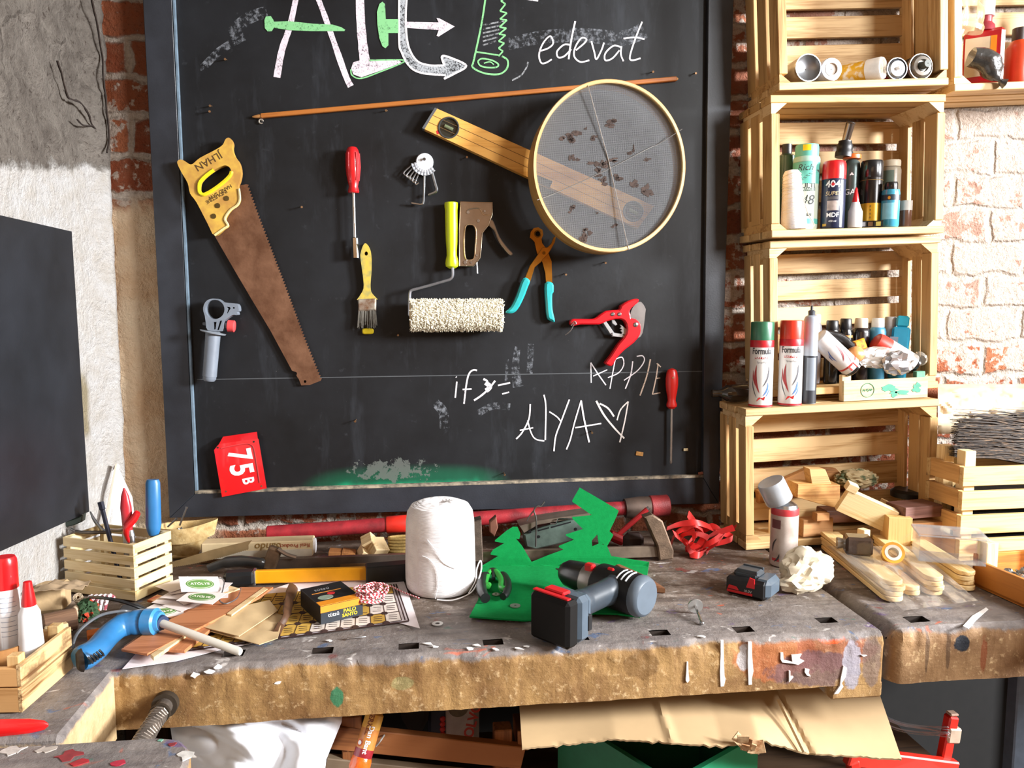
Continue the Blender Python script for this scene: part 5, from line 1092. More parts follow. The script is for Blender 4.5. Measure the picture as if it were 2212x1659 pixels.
# printed tiles: grid in poster coordinates, mapped between four corners
def quad(u, v):
    a, b_, c, d = V((400, 1402)), V((868, 1340)), V((845, 1262)), V((500, 1288)); p = a.lerp(b_, u).lerp(d.lerp(c, u), v); return p
YT, WT, LN = mat('c9a046', .75, var=.15), mat('ded3c8', .75), mat('3a2320', .7)
by, bw, bl = MB(), MB(), MB(); NX, NY = 14, 4
wt = lambda p, e: AZ(p.x, p.y, ZB+wav(p.x, p.y)+.0009+e)
for i in range(NX):
    for j in range(NY):
        cs = [quad(i/NX, j/NY), quad((i+1)/NX, j/NY), quad((i+1)/NX, (j+1)/NY), quad(i/NX, (j+1)/NY)]
        b = bw if (i, j) in ((9, 0), (10, 0), (13, 2), (12, 2), (13, 1), (8, 0), (11, 0), (12, 1), (13, 0), (10, 1)) else by; b.add([wt(p, .0004) for p in cs], [(0, 1, 2, 3)])
        for a, c in ((0, 1), (1, 2)):
            P = [cs[a].lerp(cs[c], t) for t in (.0, 1.)]; d = (P[1]-P[0]).normalized(); nn = V((-d.y, d.x))*.7; bl.add([wt(P[0]+nn, .0008), wt(P[1]+nn, .0008), wt(P[1]-nn, .0008), wt(P[0]-nn, .0008)], [(0, 1, 2, 3)])
        if i and j is not None:
            for t in (.5,): 
                p = quad(i/NX, j/NY); bl.add([wt(p+V((dx, dy)), .001) for dx, dy in ((-8, 0), (-4, -3), (4, -3), (8, 0), (4, 3), (-4, 3))], [(0, 1, 2, 3, 4, 5)])
            p = quad((i+.5)/NX, (j+.5)/NY); 
            for q in range(3): bl.add([wt(p+V((dx, dy-4+4*q)), .0009) for dx, dy in ((-9, 0), (9, -1), (9, 0), (-9, 1))], [(0, 1, 2, 3)])
for a, c in (((0, -.04), (1.03, -.04)), ((1.03, -.04), (1.03, 1.)), ((1.015, 0), (1.015, 1.))):
    P = [quad(*a), quad(*c)]; d = (P[1]-P[0]).normalized(); nn = V((-d.y, d.x))*1.5; n = 8
    for k in range(n): bl.add([wt(P[0].lerp(P[1], k/n)+nn, .001), wt(P[0].lerp(P[1], (k+1)/n)+nn, .001), wt(P[0].lerp(P[1], (k+1)/n)-nn, .001), wt(P[0].lerp(P[1], k/n)-nn, .001)], [(0, 1, 2, 3)])
by.build('printed_tiles', YT, PT, norm=False); bw.build('printed_tiles', WT, PT, norm=False); bl.build('printed_lines', LN, PT, norm=False)
# wood sheets and kraft card
TRW = wood('b9784e', '93572f', .6, .7)
block('plywood_sheet', 'reddish thin plywood sheet under the glue stick', 'plywood', (266, 1404), (400, 1412), .006, .17, TRW, ZB+.0055)
MB().slab([(262, 1402), (318, 1412), (560, 1290), (590, 1268), (520, 1268), (340, 1350)], ZB+.012, .004, bev=.0005).build('plywood_sheet', wood('b9784e', '93572f', .6, .9), None, 'long reddish plywood sheet reaching back under the cards', 'plywood')
MB().slab([(325, 1413), (332, 1420), (402, 1372), (398, 1366)], ZB+.009, .006, bev=.0004).build('wood_strip', CR3, None, 'short pale wooden lath beside the glue stick', 'wood strip')
for i, (pp, zz_, lb) in enumerate([([(430, 1352), (516, 1374), (600, 1318), (582, 1296), (520, 1310)], .012, 'kraft envelope lying topmost between the glue stick and the black box'), ([(428, 1356), (560, 1392), (600, 1378), (612, 1330), (560, 1310)], .008, 'wrinkled kraft sheet under the topmost envelope')]):
    draped(pp, lambda x, y, z_=zz_: z_+.003*noise.noise(V((x*.03, y*.05, 5))), .0012, 16).build('kraft_sheet', KR, None, lb, 'kraft paper')
MB().slab([(490, 1325), (500, 1328), (578, 1272), (570, 1268)], ZB+.014, .003).build('wood_strip', CR3, None, 'thin pale lath along the edge of the kraft envelope', 'wood strip')
# pile of paper cards with a green oval logo
r2 = random.Random(21); CARD = mat('e6d9d4', .7, var=.05, vs=60)
crd = [(345, 1330, .004, .2), (372, 1325, .006, .9), (395, 1318, .008, .5), (360, 1308, .010, 1.2), (420, 1312, .010, -.3), (440, 1300, .012, .3), (405, 1302, .013, 1.0), (382, 1296, .014, -.4), (425, 1288, .016, .7), (450, 1284, .018, .2), (395, 1280, .018, 1.3), (405, 1268, .021, .5), (452, 1268, .022, -.2), (440, 1262, .024, .4), (388, 1262, .023, .9)]
first = None
def card_mesh(T):
    b = MB(); b.box((0, 0, .0003), (.070, .048, .0006)); b.build('card', CARD, T)
def logo(T, z=.0007):
    b = MB(Matrix.Translation((0, 0, z))); b.prism([(.025*math.cos(a), .0155*math.sin(a)) for a in [k*PI/16 for k in range(32)]], .0002); b.build('green_oval', mat('5f8a44', .7, var=.1), T)
    b = MB(Matrix.Translation((0, 0, z+.0003))); b.text('ATÖLYE', .0092, ext=.0001, bold=.02); b.build('lettering', mat('e4ddce', .7, var=0), T)
    b = MB(Matrix.Translation((0, 0, z+.0003))); b.tube([V((.0222*math.cos(a), .0130*math.sin(a), 0)) for a in [k*PI/16 for k in range(32)]], .0003, 4, True); b.build('ring', mat('e4ddce', .7, var=0), T)
def mkcard(i, x, y, z, rz, lbl, grp):
    T = thing('paper_card', lbl, 'card', (0, 0, 0), grp); card_mesh(T)
    if i in (0, 4): logo(T)
    return T
pro = mkcard(1, 0, 0, 0, 0, 'small white paper card lying face down in the scattered card pile', 'cards scattered by the pencil box')
prolog = mkcard(0, 0, 0, 0, 0, 'white card with green oval logo lying topmost on the card pile', None)
def place(o, x, y, z, rz, tilt=0.): o.location = AZ(x, y, ZB+z); o.rotation_euler = (tilt, tilt*.6, rz)
for i, (x, y, z, rz) in enumerate(crd):
    o = pro if i == 0 else copy_thing(pro, (0, 0, 0)); place(o, x, y, z, rz, .04)
place(prolog, 432, 1262, .036, .42, .30)
for i, (x, y, z, rz, lb) in enumerate([(436, 1290, .026, -.3, 'white card showing part of a green logo just below the topmost card'), (350, 1322, .013, .3, 'white card with green logo at the near end of the card pile')]): place(copy_thing(prolog, (0, 0, 0), 0, lb), x, y, z, rz, .05)
MB().slab([(318, 1296), (345, 1300), (360, 1290), (340, 1284)], ZB+.004, .004).build('sweet_wrapper', mat('d8872a', .4, var=.4, vs=80, col2='c02a1c', coat=.5), None, 'yellow and red foil wrapper behind the card pile', 'wrapper')
block('wood_offcut', 'thin pale wood piece with rounded corner beside the card pile', 'wood offcut', (478, 1300), (520, 1284), .012, .05, CR3, ZB+.006)
b = MB(); b.tube(smooth([AZ(472, 1248, ZB+.03), AZ(484, 1254, ZB+.032), AZ(480, 1278, ZB+.026), AZ(474, 1296, ZB+.022), AZ(488, 1304, ZB+.020), AZ(512, 1292, ZB+.02), AZ(521, 1270, ZB+.022)], 6), .0013, 6); b.build('wire_loop', mat('9aa0a4', .3, .9), None, 'bent steel wire loop beside the card pile', 'wire')
# black incense box
Zq = zc(480, 1020, 3.95); M, w_ = bbox_at(Zq(840, 1300), Zq(1200, 1215), ZB+.004); D_, H_ = .10, .032
T = thing('incense_box', 'black and orange cardboard box with printed lettering lying on the poster', 'box', M @ V((w_/2, D_/2, 0)))
b = MB(M); b.box((w_/2, D_/2, H_/2), (w_, D_, H_), .0006); b.build('carton', mat('1d1b1c', .45, var=.2), T)
b = MB(M); b.box((w_/2, -.0004, H_*.80), (w_*.998, .001, H_*.36)); b.box((w_/2, .010, H_+.0004), (w_*.99, .02, .0008)); b.build('orange_band', mat('d9871c', .5, var=.15), T)
b = MB(M); b.box((w_*.5, -.0006, H_*.31), (w_*.99, .0012, H_*.6)); b.build('front_label', mat('2a3038', .4), T)
def facetxt(T, M, txt, size, x, z, y, m, name='lettering', sxy=(1, 1), bold=0.): b = MB(M @ Matrix.Translation((x, y, z)) @ Matrix.Rotation(PI/2, 4, 'X')); b.text(txt, size, ext=.0001, bold=bold, sxy=sxy); b.build(name, m, T, norm=False)
facetxt(T, M, 'tütsü', .010, w_*.3, H_*.42, -.0014, TXW); facetxt(T, M, 'PALO', .0095, w_*.68, H_*.47, -.0014, mat('e8c21c', .5, var=0), bold=.02); facetxt(T, M, 'SANTO', .0085, w_*.68, H_*.22, -.0014, mat('e8c21c', .5, var=0), bold=.02)
b = MB(M @ Matrix.Translation((w_*.4, D_*.78, H_+.0004))); b.text('tütsü', .014, ext=.0001, shear=.2); b.build('lettering', mat('8a8a8c', .5, var=0), T, norm=False)
b = MB(M); b.box((w_*.45, D_*.62, H_+.0004), (w_*.7, .0014, .0006)); b.build('orange_line', mat('c97a1c', .5), T)
b = MB(M @ Matrix.Translation((w_*.5, D_*.5, H_))); b.prism([(.007*math.cos(k*PI/8), .006*math.sin(k*PI/8)) for k in range(16)], .0006); b.build('red_dot', TXR, T)
b = MB(M @ Matrix.Translation((w_*.3, D_*.36, H_))); b.prism([(.014*math.cos(k*PI/8), .010*math.sin(k*PI/8)) for k in range(16)], .0006); b.build('grey_oval', mat('8a9684', .5), T)
# coil of red and white twine
b = MB(); r2 = random.Random(8); c = AZ(798, 1282, ZB+.034)
for i in range(16):
    a0 = r2.uniform(-.5, 1.2); n = V((math.sin(a0)*.5, r2.uniform(-.4, .1), 1)).normalized(); u = n.orthogonal().normalized(); v_ = n.cross(u); R = r2.uniform(.012, .021); o = c+V((r2.uniform(-.012, .014), r2.uniform(-.01, .01), r2.uniform(-.006, .012)))
    b.tube([o+u*R*math.cos(t)*1.25+v_*R*math.sin(t) for t in [k*2*PI/20 for k in range(20)]], .0019, 6, True)
b.tube(smooth([c+V((.02, 0, -.005)), AZ(840, 1266, ZB+.012), AZ(868, 1278, ZB+.006), AZ(905, 1292, ZB+.003)], 5), .0017, 6)
def twine():
    t = NT('bakers_twine'); v = t.attr('lc').outputs['Vector']; x, y, z = t.sep(v); w2 = t.math('SINE', t.math('MULTIPLY_ADD', x, 900., t.math('MULTIPLY', y, 1500.))); t.set(Base_Color=t.mix(t.step(w2, -.2, .2), lin('a8242f'), lin('e6d2d2')), Roughness=.8); return t.m
b.build('twine_coil', twine(), None, 'tangled coil of red and white twine beside the black box', 'twine')
# big white twine spool
c = AZ(952, 1268, ZB+.001); k = S(c); R = 75*k; H = .172
T = thing('twine_spool', 'large white spool of twine standing in front of the chalkboard', 'spool', c)
def spoolmat():
    t = NT('white_twine'); o = t.new('ShaderNodeTexCoord').outputs['Object']; x, y, z = t.sep(o); a = t.math('ARCTAN2', y, x)
    h1 = t.math('SINE', t.math('ADD', t.math('MULTIPLY', z, 2600.), t.math('MULTIPLY', a, 6.))); h2 = t.math('SINE', t.math('SUBTRACT', t.math('MULTIPLY', z, 2600.), t.math('MULTIPLY', a, 9.)))
    n = t.noise(o, 35, 4); t.set(Base_Color=t.ramp(n, [(.3, 'f0ecea'), (.7, 'dcd6d6')]), Roughness=.5); t.b.inputs['Sheen Weight'].default_value = .2
    t.bump(t.math('ADD', t.math('MAXIMUM', h1, h2), t.math('MULTIPLY', n, 2.)), .35, .0012); return t.m
prof = [(.012, .004), (R*.90, 0), (R*.97, .006), (R, .02), (R*1.0, .05), (R*.985, .10), (R*.97, .135), (R*.93, .153), (R*.82, .165), (R*.6, .171), (R*.3, .173), (.012, .170), (.011, .15)]
b = MB(upright(c)); b.lathe(prof, 64); b.build('twine_body', spoolmat(), T)
ST = mat('f2efee', .6, var=.05); fz = facing(c); onr = lambda a, z, o=.0015: upright(c, fz) @ V(((R+o)*math.sin(a), -(R+o)*math.cos(a), z))
b = MB(); b.tube(smooth([onr(-.35, .115), onr(-.12, .095), onr(.12, .07), onr(.4, .058)], 8), .0008, 6); b.tube(smooth([onr(-.5, .083), onr(-.3, .078), onr(-.12, .06), onr(-.08, .03), onr(-.15, .003)], 8), .0008, 6)
b.tube(smooth([onr(-.1, .002, .004), onr(.3, .001, .009), onr(.8, .006, .010), onr(1.15, .02, .010), onr(1.2, .045, .016), onr(1.3, .058, .012), onr(1.35, .04, .004), onr(1.2, .02, .004), onr(.8, .004, .005)], 8), .0013, 6); b.build('loose_strand', ST, T)
# ---- behind: pipes, clamps, saws
def bar(name, label, cat, p0, p1, w_, h_, m, bev=.001, group=None):
    m4 = frame((p0+p1)/2, p1-p0, z=(0, 0, 1)); b = MB(m4); b.box((0, 0, 0), ((p1-p0).length, w_, h_), bev); return b.build(name, m, None, label, cat, group)
RP = mat('a3262e', .5, var=.35, vs=25, col2='6e1a20', bump=.2); T = thing('pipe_clamp', 'long red painted pipe clamp lying along the wall below the chalkboard', 'clamp', AZ(1000, 1175, ZB))
p0, p1 = AY(577, 1152, -.085), AY(1444, 1091, -.085); p0.z = max(p0.z, ZB+.022); ax = (p1-p0); at = lambda t: p0+ax*t
PR = .0165
b = MB(); b.axl(p0, at(.955), [(0, PR*.9), (.002, PR), (1, PR)], 24); b.build('pipe', RP, T)
b = MB(); b.axl(at(.285), at(.345), [(0, PR*1.1), (.05, PR*1.18), (.95, PR*1.18), (1, PR*1.1)], 24); b.build('collar', mat('d0281a', .45, var=.2), T)
b = MB(); b.axl(at(.95), at(1.), [(0, PR*1.45), (.05, PR*1.55), (.95, PR*1.5), (1, PR*1.3)], 24); b.build('end_socket', mat('8f2a2c', .55, var=.35, bump=.3), T)
b = MB(); b.axl(at(.885), at(.96), [(0, PR*1.35), (.5, PR*1.5), (1, PR*1.42)], 24); b.build('screw_sleeve', mat('5d4c42', .6, .5, .4, 30), T)
b = MB(); p = AY(1385, 1115, -.12); b.tube([AY(1330, 1160, -.13), AY(1398, 1100, -.13)], .006, 10); b.tube([AY(1318, 1156, -.13), AY(1345, 1168, -.13)], .012, 10); b.build('crank_handle', mat('a81e22', .45, var=.2), T)
b = MB(); b.axl(AY(1394, 1104, -.13), AY(1402, 1096, -.13), [(0, .005), (1, .004)], 10); b.build('rivet', STEEL, T)
# steel sash clamp
DK = mat('6d625a', .45, .75, .4, 40, .2); T = thing('sash_clamp', 'rusty steel bar clamp with cast jaw lying below the red pipe clamp', 'clamp', AZ(1200, 1205, ZB))
def sb(nm, a, c, y, w_, h_, m=DK, bev=.001):
    q0, q1 = AY(*a, y), AY(*c, y); b = MB(frame((q0+q1)/2, q1-q0, z=(0, 0, 1))); b.box((0, 0, 0), ((q1-q0).length, w_, h_), bev); return b.build(nm, m, T)
yB = -.235
sb('bar', (1030, 1202), (1432, 1190), yB, .010, .024, mat('857565', .45, .6, .35, 30))
MB().plate([(1392, 1118), (1410, 1112), (1432, 1126), (1456, 1190), (1455, 1208), (1425, 1212), (1420, 1180)], yB-.014, .028, bev=.003).build('fixed_jaw', mat('7a6553', .5, .6, .4, 50, .3), T)
MB().plate([(1018, 1128), (1040, 1122), (1044, 1214), (1020, 1214)], yB-.016, .032, bev=.002).build('sliding_jaw', mat('6a5a50', .5, .7, .4, 50, .3), T)
MB().plate([(1058, 1128), (1072, 1116), (1076, 1140), (1068, 1160), (1058, 1150)], yB, .02, bev=.002).build('swivel_pad', mat('8a5a4a', .5, .5, .3), T)
b = MB(); b.box(AY(1368, 1172, -.185), (.045, .03, .045), .01); b.build('screw_housing', mat('41302c', .6, .4, .4), T)
T = thing('bar_clamp', 'narrow grey steel bar lying between the yellow saw and the paper box', 'bar', AZ(680, 1225, ZB)); q0, q1 = AZ(590, 1232, ZB+.008), AZ(880, 1224, ZB+.008)
q0, q1 = AY(560, 1218, -.20), AY(900, 1206, -.20); q0.z = q1.z = ZB+.012
b = MB(frame((q0+q1)/2, q1-q0, z=(0, 0, 1))); b.box((0, 0, 0), ((q1-q0).length, .012, .022), .001); b.build('bar', mat('7a6c62', .4, .7, .3, 30), T)
b = MB(); b.box(AY(588, 1206, -.205), (.028, .02, .05), .004, rotm(0, .35, 0)); b.build('jaw', mat('8a7058', .45, .6, .4), T)
b = MB(); b.tube(smooth([AY(600, 1186, -.215), AY(620, 1198, -.215), AY(640, 1204, -.215)], 4), .0045, 8); b.build('lever', mat('9a8a7c', .4, .7), T)
# black handled saw with yellow back bar
T = thing('yellow_bar_tool', 'black tool with a bright yellow centre bar lying behind the black box', 'tool', AZ(680, 1250, ZB)); zl = ZB+.018
def seg3(nm, a, c, w_, h_, m, bev=.002):
    q0, q1 = AZ(*a, zl), AZ(*c, zl); b = MB(frame((q0+q1)/2, q1-q0, z=(0, 0, 1))); b.box((0, 0, 0), ((q1-q0).length, w_, h_), bev); b.build(nm, m, T)
seg3('bar', (548, 1246), (800, 1238), .012, .026, mat('e39a14', .4, var=.1)); seg3('end_block', (790, 1240), (885, 1232), .03, .036, BLK); seg3('handle', (484, 1250), (552, 1246), .03, .028, BLK, .006)
b = MB(); b.box(AZ(550, 1246, zl), (.006, .02, .030), .001); b.build('ferrule', STEEL, T)
T = thing('folding_saw', 'black handled fine toothed saw with a bronze blade pointing to the paper box', 'saw', AZ(480, 1240, ZB))
bb = [Zb(1420, 860), Zb(1800, 745), Zb(2150, 660), Zb(2120, 700)]; tt = []
for k in range(40):
    t = k/40; x0, y0 = 2120+(1420-2120)*t, 735+(895-735)*t+18*math.sin(PI*t); tt += [Zb(x0, y0), Zb(x0-9, y0+8)]
b = MB(); P = [(AY(*q, -.235)) for q in bb+tt]; y_ = -.235; MB().plate(bb+tt, -.235, .0012).build('blade', mat('9c8560', .4, .6, .2), T, ang=20)
b = MB(); b.tube(smooth([AY(452, 1228, -.25), AY(490, 1215, -.25), AY(530, 1212, -.25), AY(572, 1218, -.25)], 5), [.012]*5+[.015]*5+[.014]*5+[.010], 12, flat=.7); b.build('handle', mat('2a2826', .35, coat=.3), T)
# paper box (long carton) with faded lettering
q0, q1 = AY(440, 1186, -.16), AY(678, 1178, -.16); T = thing('long_carton', 'long narrow cream carton with faded red lettering lying against the wall', 'carton', V(((q0.x+q1.x)/2, -.16, ZB)))
m4 = frame((q0+q1)/2, q1-q0, z=(0, 0, 1)); Lc = (q1-q0).length; hgt = .034; zlow = (q0.z+q1.z)/2-ZB
b = MB(m4); b.box((0, 0, 0), (Lc, .04, hgt), .002); b.build('carton', mat('dcc59a', .7, var=.12), T); b = MB(m4); b.box((0, -.0205, -hgt*.25), (Lc*.99, .001, hgt*.45)); b.build('pale_side', mat('cfc4b0', .7), T)
b = MB(m4 @ Matrix.Translation((Lc*.10, -.0212, hgt*.22)) @ Matrix.Rotation(PI/2, 4, 'X') @ Matrix.Rotation(PI, 4, 'Z')); b.text('Sando', .022, ext=.0001, shear=.2); b.build('lettering', mat('8a6a34', .7, var=0), T, norm=False)
b = MB(m4 @ Matrix.Translation((Lc*.34, -.0212, hgt*.22)) @ Matrix.Rotation(PI/2, 4, 'X') @ Matrix.Rotation(PI, 4, 'Z')); b.text('Real Product', .012, ext=.0001); b.build('lettering', mat('a0442e', .7, var=0), T, norm=False)
b = MB(m4 @ Matrix.Translation((Lc*.5, 0, 0)) @ Matrix.Rotation(PI/2, 4, 'Y')); b.lathe([(.016, 0), (.016, .004), (.01, .004)], 20); b.build('roll_end', PLA_W, T)
for (a, c, lb) in [((436, 1206), (600, 1196), 'thin brown board strip under the long carton'), ((640, 1215), (860, 1212), 'dark board strip behind the grey steel bar')]:
    q0, q1 = AZ(*a, ZB+.004), AZ(*c, ZB+.004); bar('board_strip', lb, 'board', q0, q1, .05, .008, wood('8a6844', '5d4026'))
# wood cubes pile in the middle
for (x, y, z, s_, r1, r2_, lb) in [(790, 1200, .020, .034, .3, .5, 'wood cube with a lit face among the offcuts behind the twine coil'), (812, 1188, .035, .036, .6, .2, 'tilted wood cube on top of the offcuts behind the twine coil'), (796, 1168, .055, .022, .9, .7, 'smallest wood block topmost of the offcuts near the spool'), (752, 1202, .014, .03, 0, .2, 'brown flat block in the offcuts behind the yellow bar'), (724, 1200, .014, .028, 0, .1, 'dark brown block beside the end of the paper carton')]:
    b = MB(); b.box(AY(x, y, -.13), (s_, s_*1.1, s_*(1.2 if y < 1195 else .9)), .001, rotm(r1, r2_, r1)); b.build('wood_offcut', CR3 if z > .015 else wood('9a6434', '6d4420'), None, lb, 'wood offcut')
b = MB(); c = AY(868, 1188, -.12)
for i in range(9): b.tube([c+V((.028*math.cos(t), .02*math.sin(t)*.6, -.028+.007*i)) for t in [k*2*PI/24 for k in range(24)]], .0036, 6, True)
b.build('rope_coil', mat('b99a58', .7, var=.35, vs=200), None, 'coil of golden straw rope half hidden behind the spool', 'rope')

b = MB(); b.tube(smooth([AZ(634, 1268, ZB+.006), AZ(626, 1290, ZB+.02), AZ(618, 1330, ZB+.016), AZ(606, 1352, ZB+.006), AZ(598, 1368, ZB+.006)], 5), [.011]*5+[.009]*5+[.006]*5+[.008]*6, 10, flat=.45); b.build('leather_strap', mat('54361f', .6, var=.4, vs=50), None, 'dark brown twisted strap end lying between the kraft envelope and the black box', 'strap')
b = MB(); b.axl(AZ(750, 1379, ZB+.002), AZ(790, 1375, ZB+.002), [(0, .0028), (.04, .0028), (.05, .0014), (.95, .0014), (1, .0004)], 8); b.build('nail', STEEL, None, 'single shiny nail on the bench just in front of the poster edge', 'nail')
# ---------------------------------------------------------------- middle and right of the bench
Zf = zc(980, 1020, 3.95)
# green felt sheet with cut out shapes
def fz_(x, y):
    if y > 1222: return .0035+.0015*noise.noise(V((x*.02, y*.03, 1)))
    t = 1222-y; return .0035+ (t*.00105 if t < 20 else .021+(t-20)*.00098)
fo = [(135, 1228), (210, 1085), (232, 850), (238, 800), (395, 705), (316, 692), (336, 660), (446, 597), (352, 580), (452, 498), (505, 465), (545, 466), (568, 520), (560, 560), (520, 552), (585, 630), (665, 765), (800, 710), (950, 655), (898, 628), (1040, 570), (958, 530), (1112, 482), (1012, 382), (1192, 365), (1100, 300), (1012, 240), (1075, 130), (1290, 255), (1406, 325), (1372, 405), (1325, 500), (1360, 530), (1308, 622), (1275, 600), (1238, 605), (1225, 520), (1178, 572), (1182, 632), (1240, 608), (1308, 625), (1345, 715), (1500, 740), (1668, 765), (1655, 850), (1640, 950), (1607, 1165), (1590, 1232), (1390, 1205), (1200, 1200), (1000, 1240), (600, 1260), (360, 1245)]
draped([Zf(*p) for p in fo], fz_, .003, 12, 5).build('felt_sheet', mat('128a46', .95, var=.12, vs=120, spec=.1, bump=.15, bs=500), None, 'bright green felt sheet with jagged cut out shapes lying under the cordless drill', 'felt')
# side cutters
T = thing('side_cutters', 'small side cutters with green and black grips standing open on the green felt', 'pliers', AZ(1068, 1285, ZB+.004)); z0 = ZB+.006
GRN = mat('2f9a3c', .4, coat=.2)
for nm, m, pts, rr in [('grip', BLK, [(300, 880), (255, 890), (240, 930), (235, 985), (250, 1040), (270, 1075)], [.006, .009, .010, .010, .0095, .006]), ('grip', BLK, [(400, 870), (430, 880), (455, 930), (462, 985), (445, 1040), (420, 1062)], [.005, .007, .008, .008, .007, .005]),
                       ('green_inlay', GRN, [(310, 850), (285, 890), (272, 940), (288, 975), (300, 960)], .0055), ('green_inlay', GRN, [(355, 850), (385, 880), (410, 930), (405, 985), (440, 1000), (468, 970)], .0065)]:
    b = MB(); P = smooth([AZ(*Zf(*p), z0+.012) for p in pts], 4); n = len(P)
    if isinstance(rr, list): rr = [rr[min(int(i/(n-1)*(len(rr)-1)), len(rr)-2)]*(1-(i/(n-1)*(len(rr)-1)) % 1)+rr[min(int(i/(n-1)*(len(rr)-1))+1, len(rr)-1)]*((i/(n-1)*(len(rr)-1)) % 1) for i in range(n)]
    b.tube(P, rr, 12); b.build(nm, m, T)
b = MB(); c = AZ(*Zf(338, 850), z0+.012); b.blob(c+V((0, .004, 0)), (.010, .014, .006), .08, 1.5, 3); b.build('jaws', mat('5d5a54', .35, .9), T)
b = MB(); b.tube([AZ(*Zf(340, 850), z0+.013), AZ(*Zf(340, 910), z0+.010)], .004, 8); b.build('spring', mat('23242a', .4), T)
# washers, screw, bolt
WS = mat('b9b7b2', .35, .8, .2)
def washer(px, z, ro, ri, label):
    b = MB(); c = AZ(*px, z); n = 24; b.prism([(ro*math.cos(2*PI*i/n), ro*math.sin(2*PI*i/n)) for i in range(n)], .0014, [[(ri*math.cos(2*PI*i/n), ri*math.sin(2*PI*i/n)) for i in range(n)]], Matrix.Translation(c)); b.build('washer', WS, None, label, 'washer')
washer(Zf(525, 1142), ZB+.0075, .0095, .0025, 'flat washer lying on the green felt beside the drill battery'); washer(Zf(362, 1045), ZB+.0075, .0075, .0025, 'flat washer between the grips of the side cutters'); washer((945, 1348), ZB+.0006, .0098, .004, 'flat washer lying on the bare bench in front of the twine spool')
T = thing('bolt', 'bright bolt with a wide washer head lying near the dog holes', 'bolt', AZ(1505, 1325, ZB)); a, c = AZ(*Zf(2062, 1140), ZB+.014), AZ(*Zf(2118, 1285), ZB+.0035)
b = MB(); b.axl(a, c, [(0, .0026), (.95, .0026), (1, .0018)], 10); b.build('shank', CHROME, T); b = MB(); b.axl(a-(c-a)*.02, a+(c-a)*.03, [(0, .0135), (1, .0135)], 24); b.build('washer_head', mat('c3c3c0', .35, .7), T); b = MB(); b.blob(c, (.0042, .0042, .0036), .2, 2, 2); b.build('nut', STEEL, T)
# cordless drill lying on its side
zc_ = ZB+.047; bc, mc = AZ(1193, 1332, zc_), AZ(1322, 1272, zc_+.004); hx = (mc-bc); hx.z = 0; HL = hx.length; hx.normalize()
ch, rc_ = AZ(1212, 1232, ZB+.045), AZ(1392, 1290, ZB+.045)
T = thing('cordless_drill', 'black and grey cordless drill lying on its side with red switch details', 'drill', V((bc.x, bc.y, ZB+.003)))
Mh = frame(bc, hx, z=(0, 0, 1)); GRY = mat('4d5a66', .35, var=.12, coat=.15); RDD = mat('c4181e', .4, var=.05)
bw_, bh_ = .084, .078
b = MB(Mh); b.box((.004, 0, -.004), (.030, bw_, bh_), .006); b.build('battery', mat('0e0c0b', .6, var=.3, spec=.2), T, label='black slide on battery')
b = MB(Mh); b.box((.034, 0, -.004), (.032, bw_*.98, bh_*.98), .008); b.box((.055, 0, -.002), (.02, bw_*.8, bh_*.8), .008); b.build('battery_collar', GRY, T)
b = MB(Mh); b.box((.022, bw_*.1, bh_/2-.003), (.020, bw_*.5, .006), .002); b.box((.003, bw_*.05, bh_/2-.003), (.010, bw_*.9, .003), .001); b.build('battery_latch', RDD, T, label='red battery latch')
b = MB(Mh); b.box((.046, -bw_*.46, -.012), (.010, .008, .026), .001); b.build('release_button', BLK, T)
b = MB(); b.tube(smooth([Mh @ V((.05, 0, .0)), Mh @ V((.08, 0, .001)), Mh @ V((HL*.75, 0, .002)), Mh @ V((HL, 0, .002))], 6), [.031]*3+[.028]*3+[.0255]*9+[.027]*3+[.03], 24, flat=.86); b.build('handle', mat('343d46', .42, var=.15, coat=.1), T, label='grey rubber grip')
mx = (rc_-ch); ML = mx.length; mx.normalize(); mrot = frame(ch, mx, z=(0, 0, 1)); at = lambda t, dz=0: ch+mx*ML*t+V((0, 0, dz))
b = MB(); b.axl(at(.02), at(.36), [(0, .007), (.06, .018), (.25, .025), (.6, .0275), (.9, .029), (1, .029)], 32); b.build('chuck', mat('1b1a1a', .35, var=.3, coat=.2), T)
b = MB(); b.axl(at(-.07), at(.05), [(0, .001), (.3, .0022), (1, .0028)], 10); b.build('drill_bit', mat('5a5550', .35, .9), T)
b = MB(); b.axl(at(.34), at(.52), [(0, .030), (.1, .032), (.9, .033), (1, .033)], 32); b.build('gear_collar', mat('8d8680', .35, .4), T)
b = MB(); b.axl(at(.48), at(.96), [(0, .033), (.05, .0365), (.5, .0375), (.9, .0365), (1, .035)], 32); b.build('motor_housing', mat('151414', .5, var=.3, spec=.3), T)
b = MB(); b.axl(at(.94), at(1.03), [(0, .0365), (.3, .0372), (.8, .034), (1, .029)], 32); b.build('rear_cap', mat('58636e', .4, var=.1), T)
b = MB(); q = at(.43, .026)-V(mrot.col[1][:3])*.014; b.box(q, (.020, .014, .022), .003, Matrix(mrot.to_3x3()).to_4x4()); b.build('direction_switch', RDD, T, label='red forward reverse switch')
b = MB()
for k in range(3): t = .78+.05*k; b.tube([at(t)+V((0, 0, .0372))*math.cos(a)-V(mrot.col[1][:3])*.0375*math.sin(a)+V((0, 0, 0)) for a in [-.2, .1, .4, .7]], .0018, 6)
b.build('vent_ribs', mat('c9cdd0', .4), T)
b = MB(); q = at(.66, .034)-V(mrot.col[1][:3])*.010; b.box(q, (.014, .006, .010), .002, Matrix(mrot.to_3x3()).to_4x4()); b.build('red_badge', RDD, T)
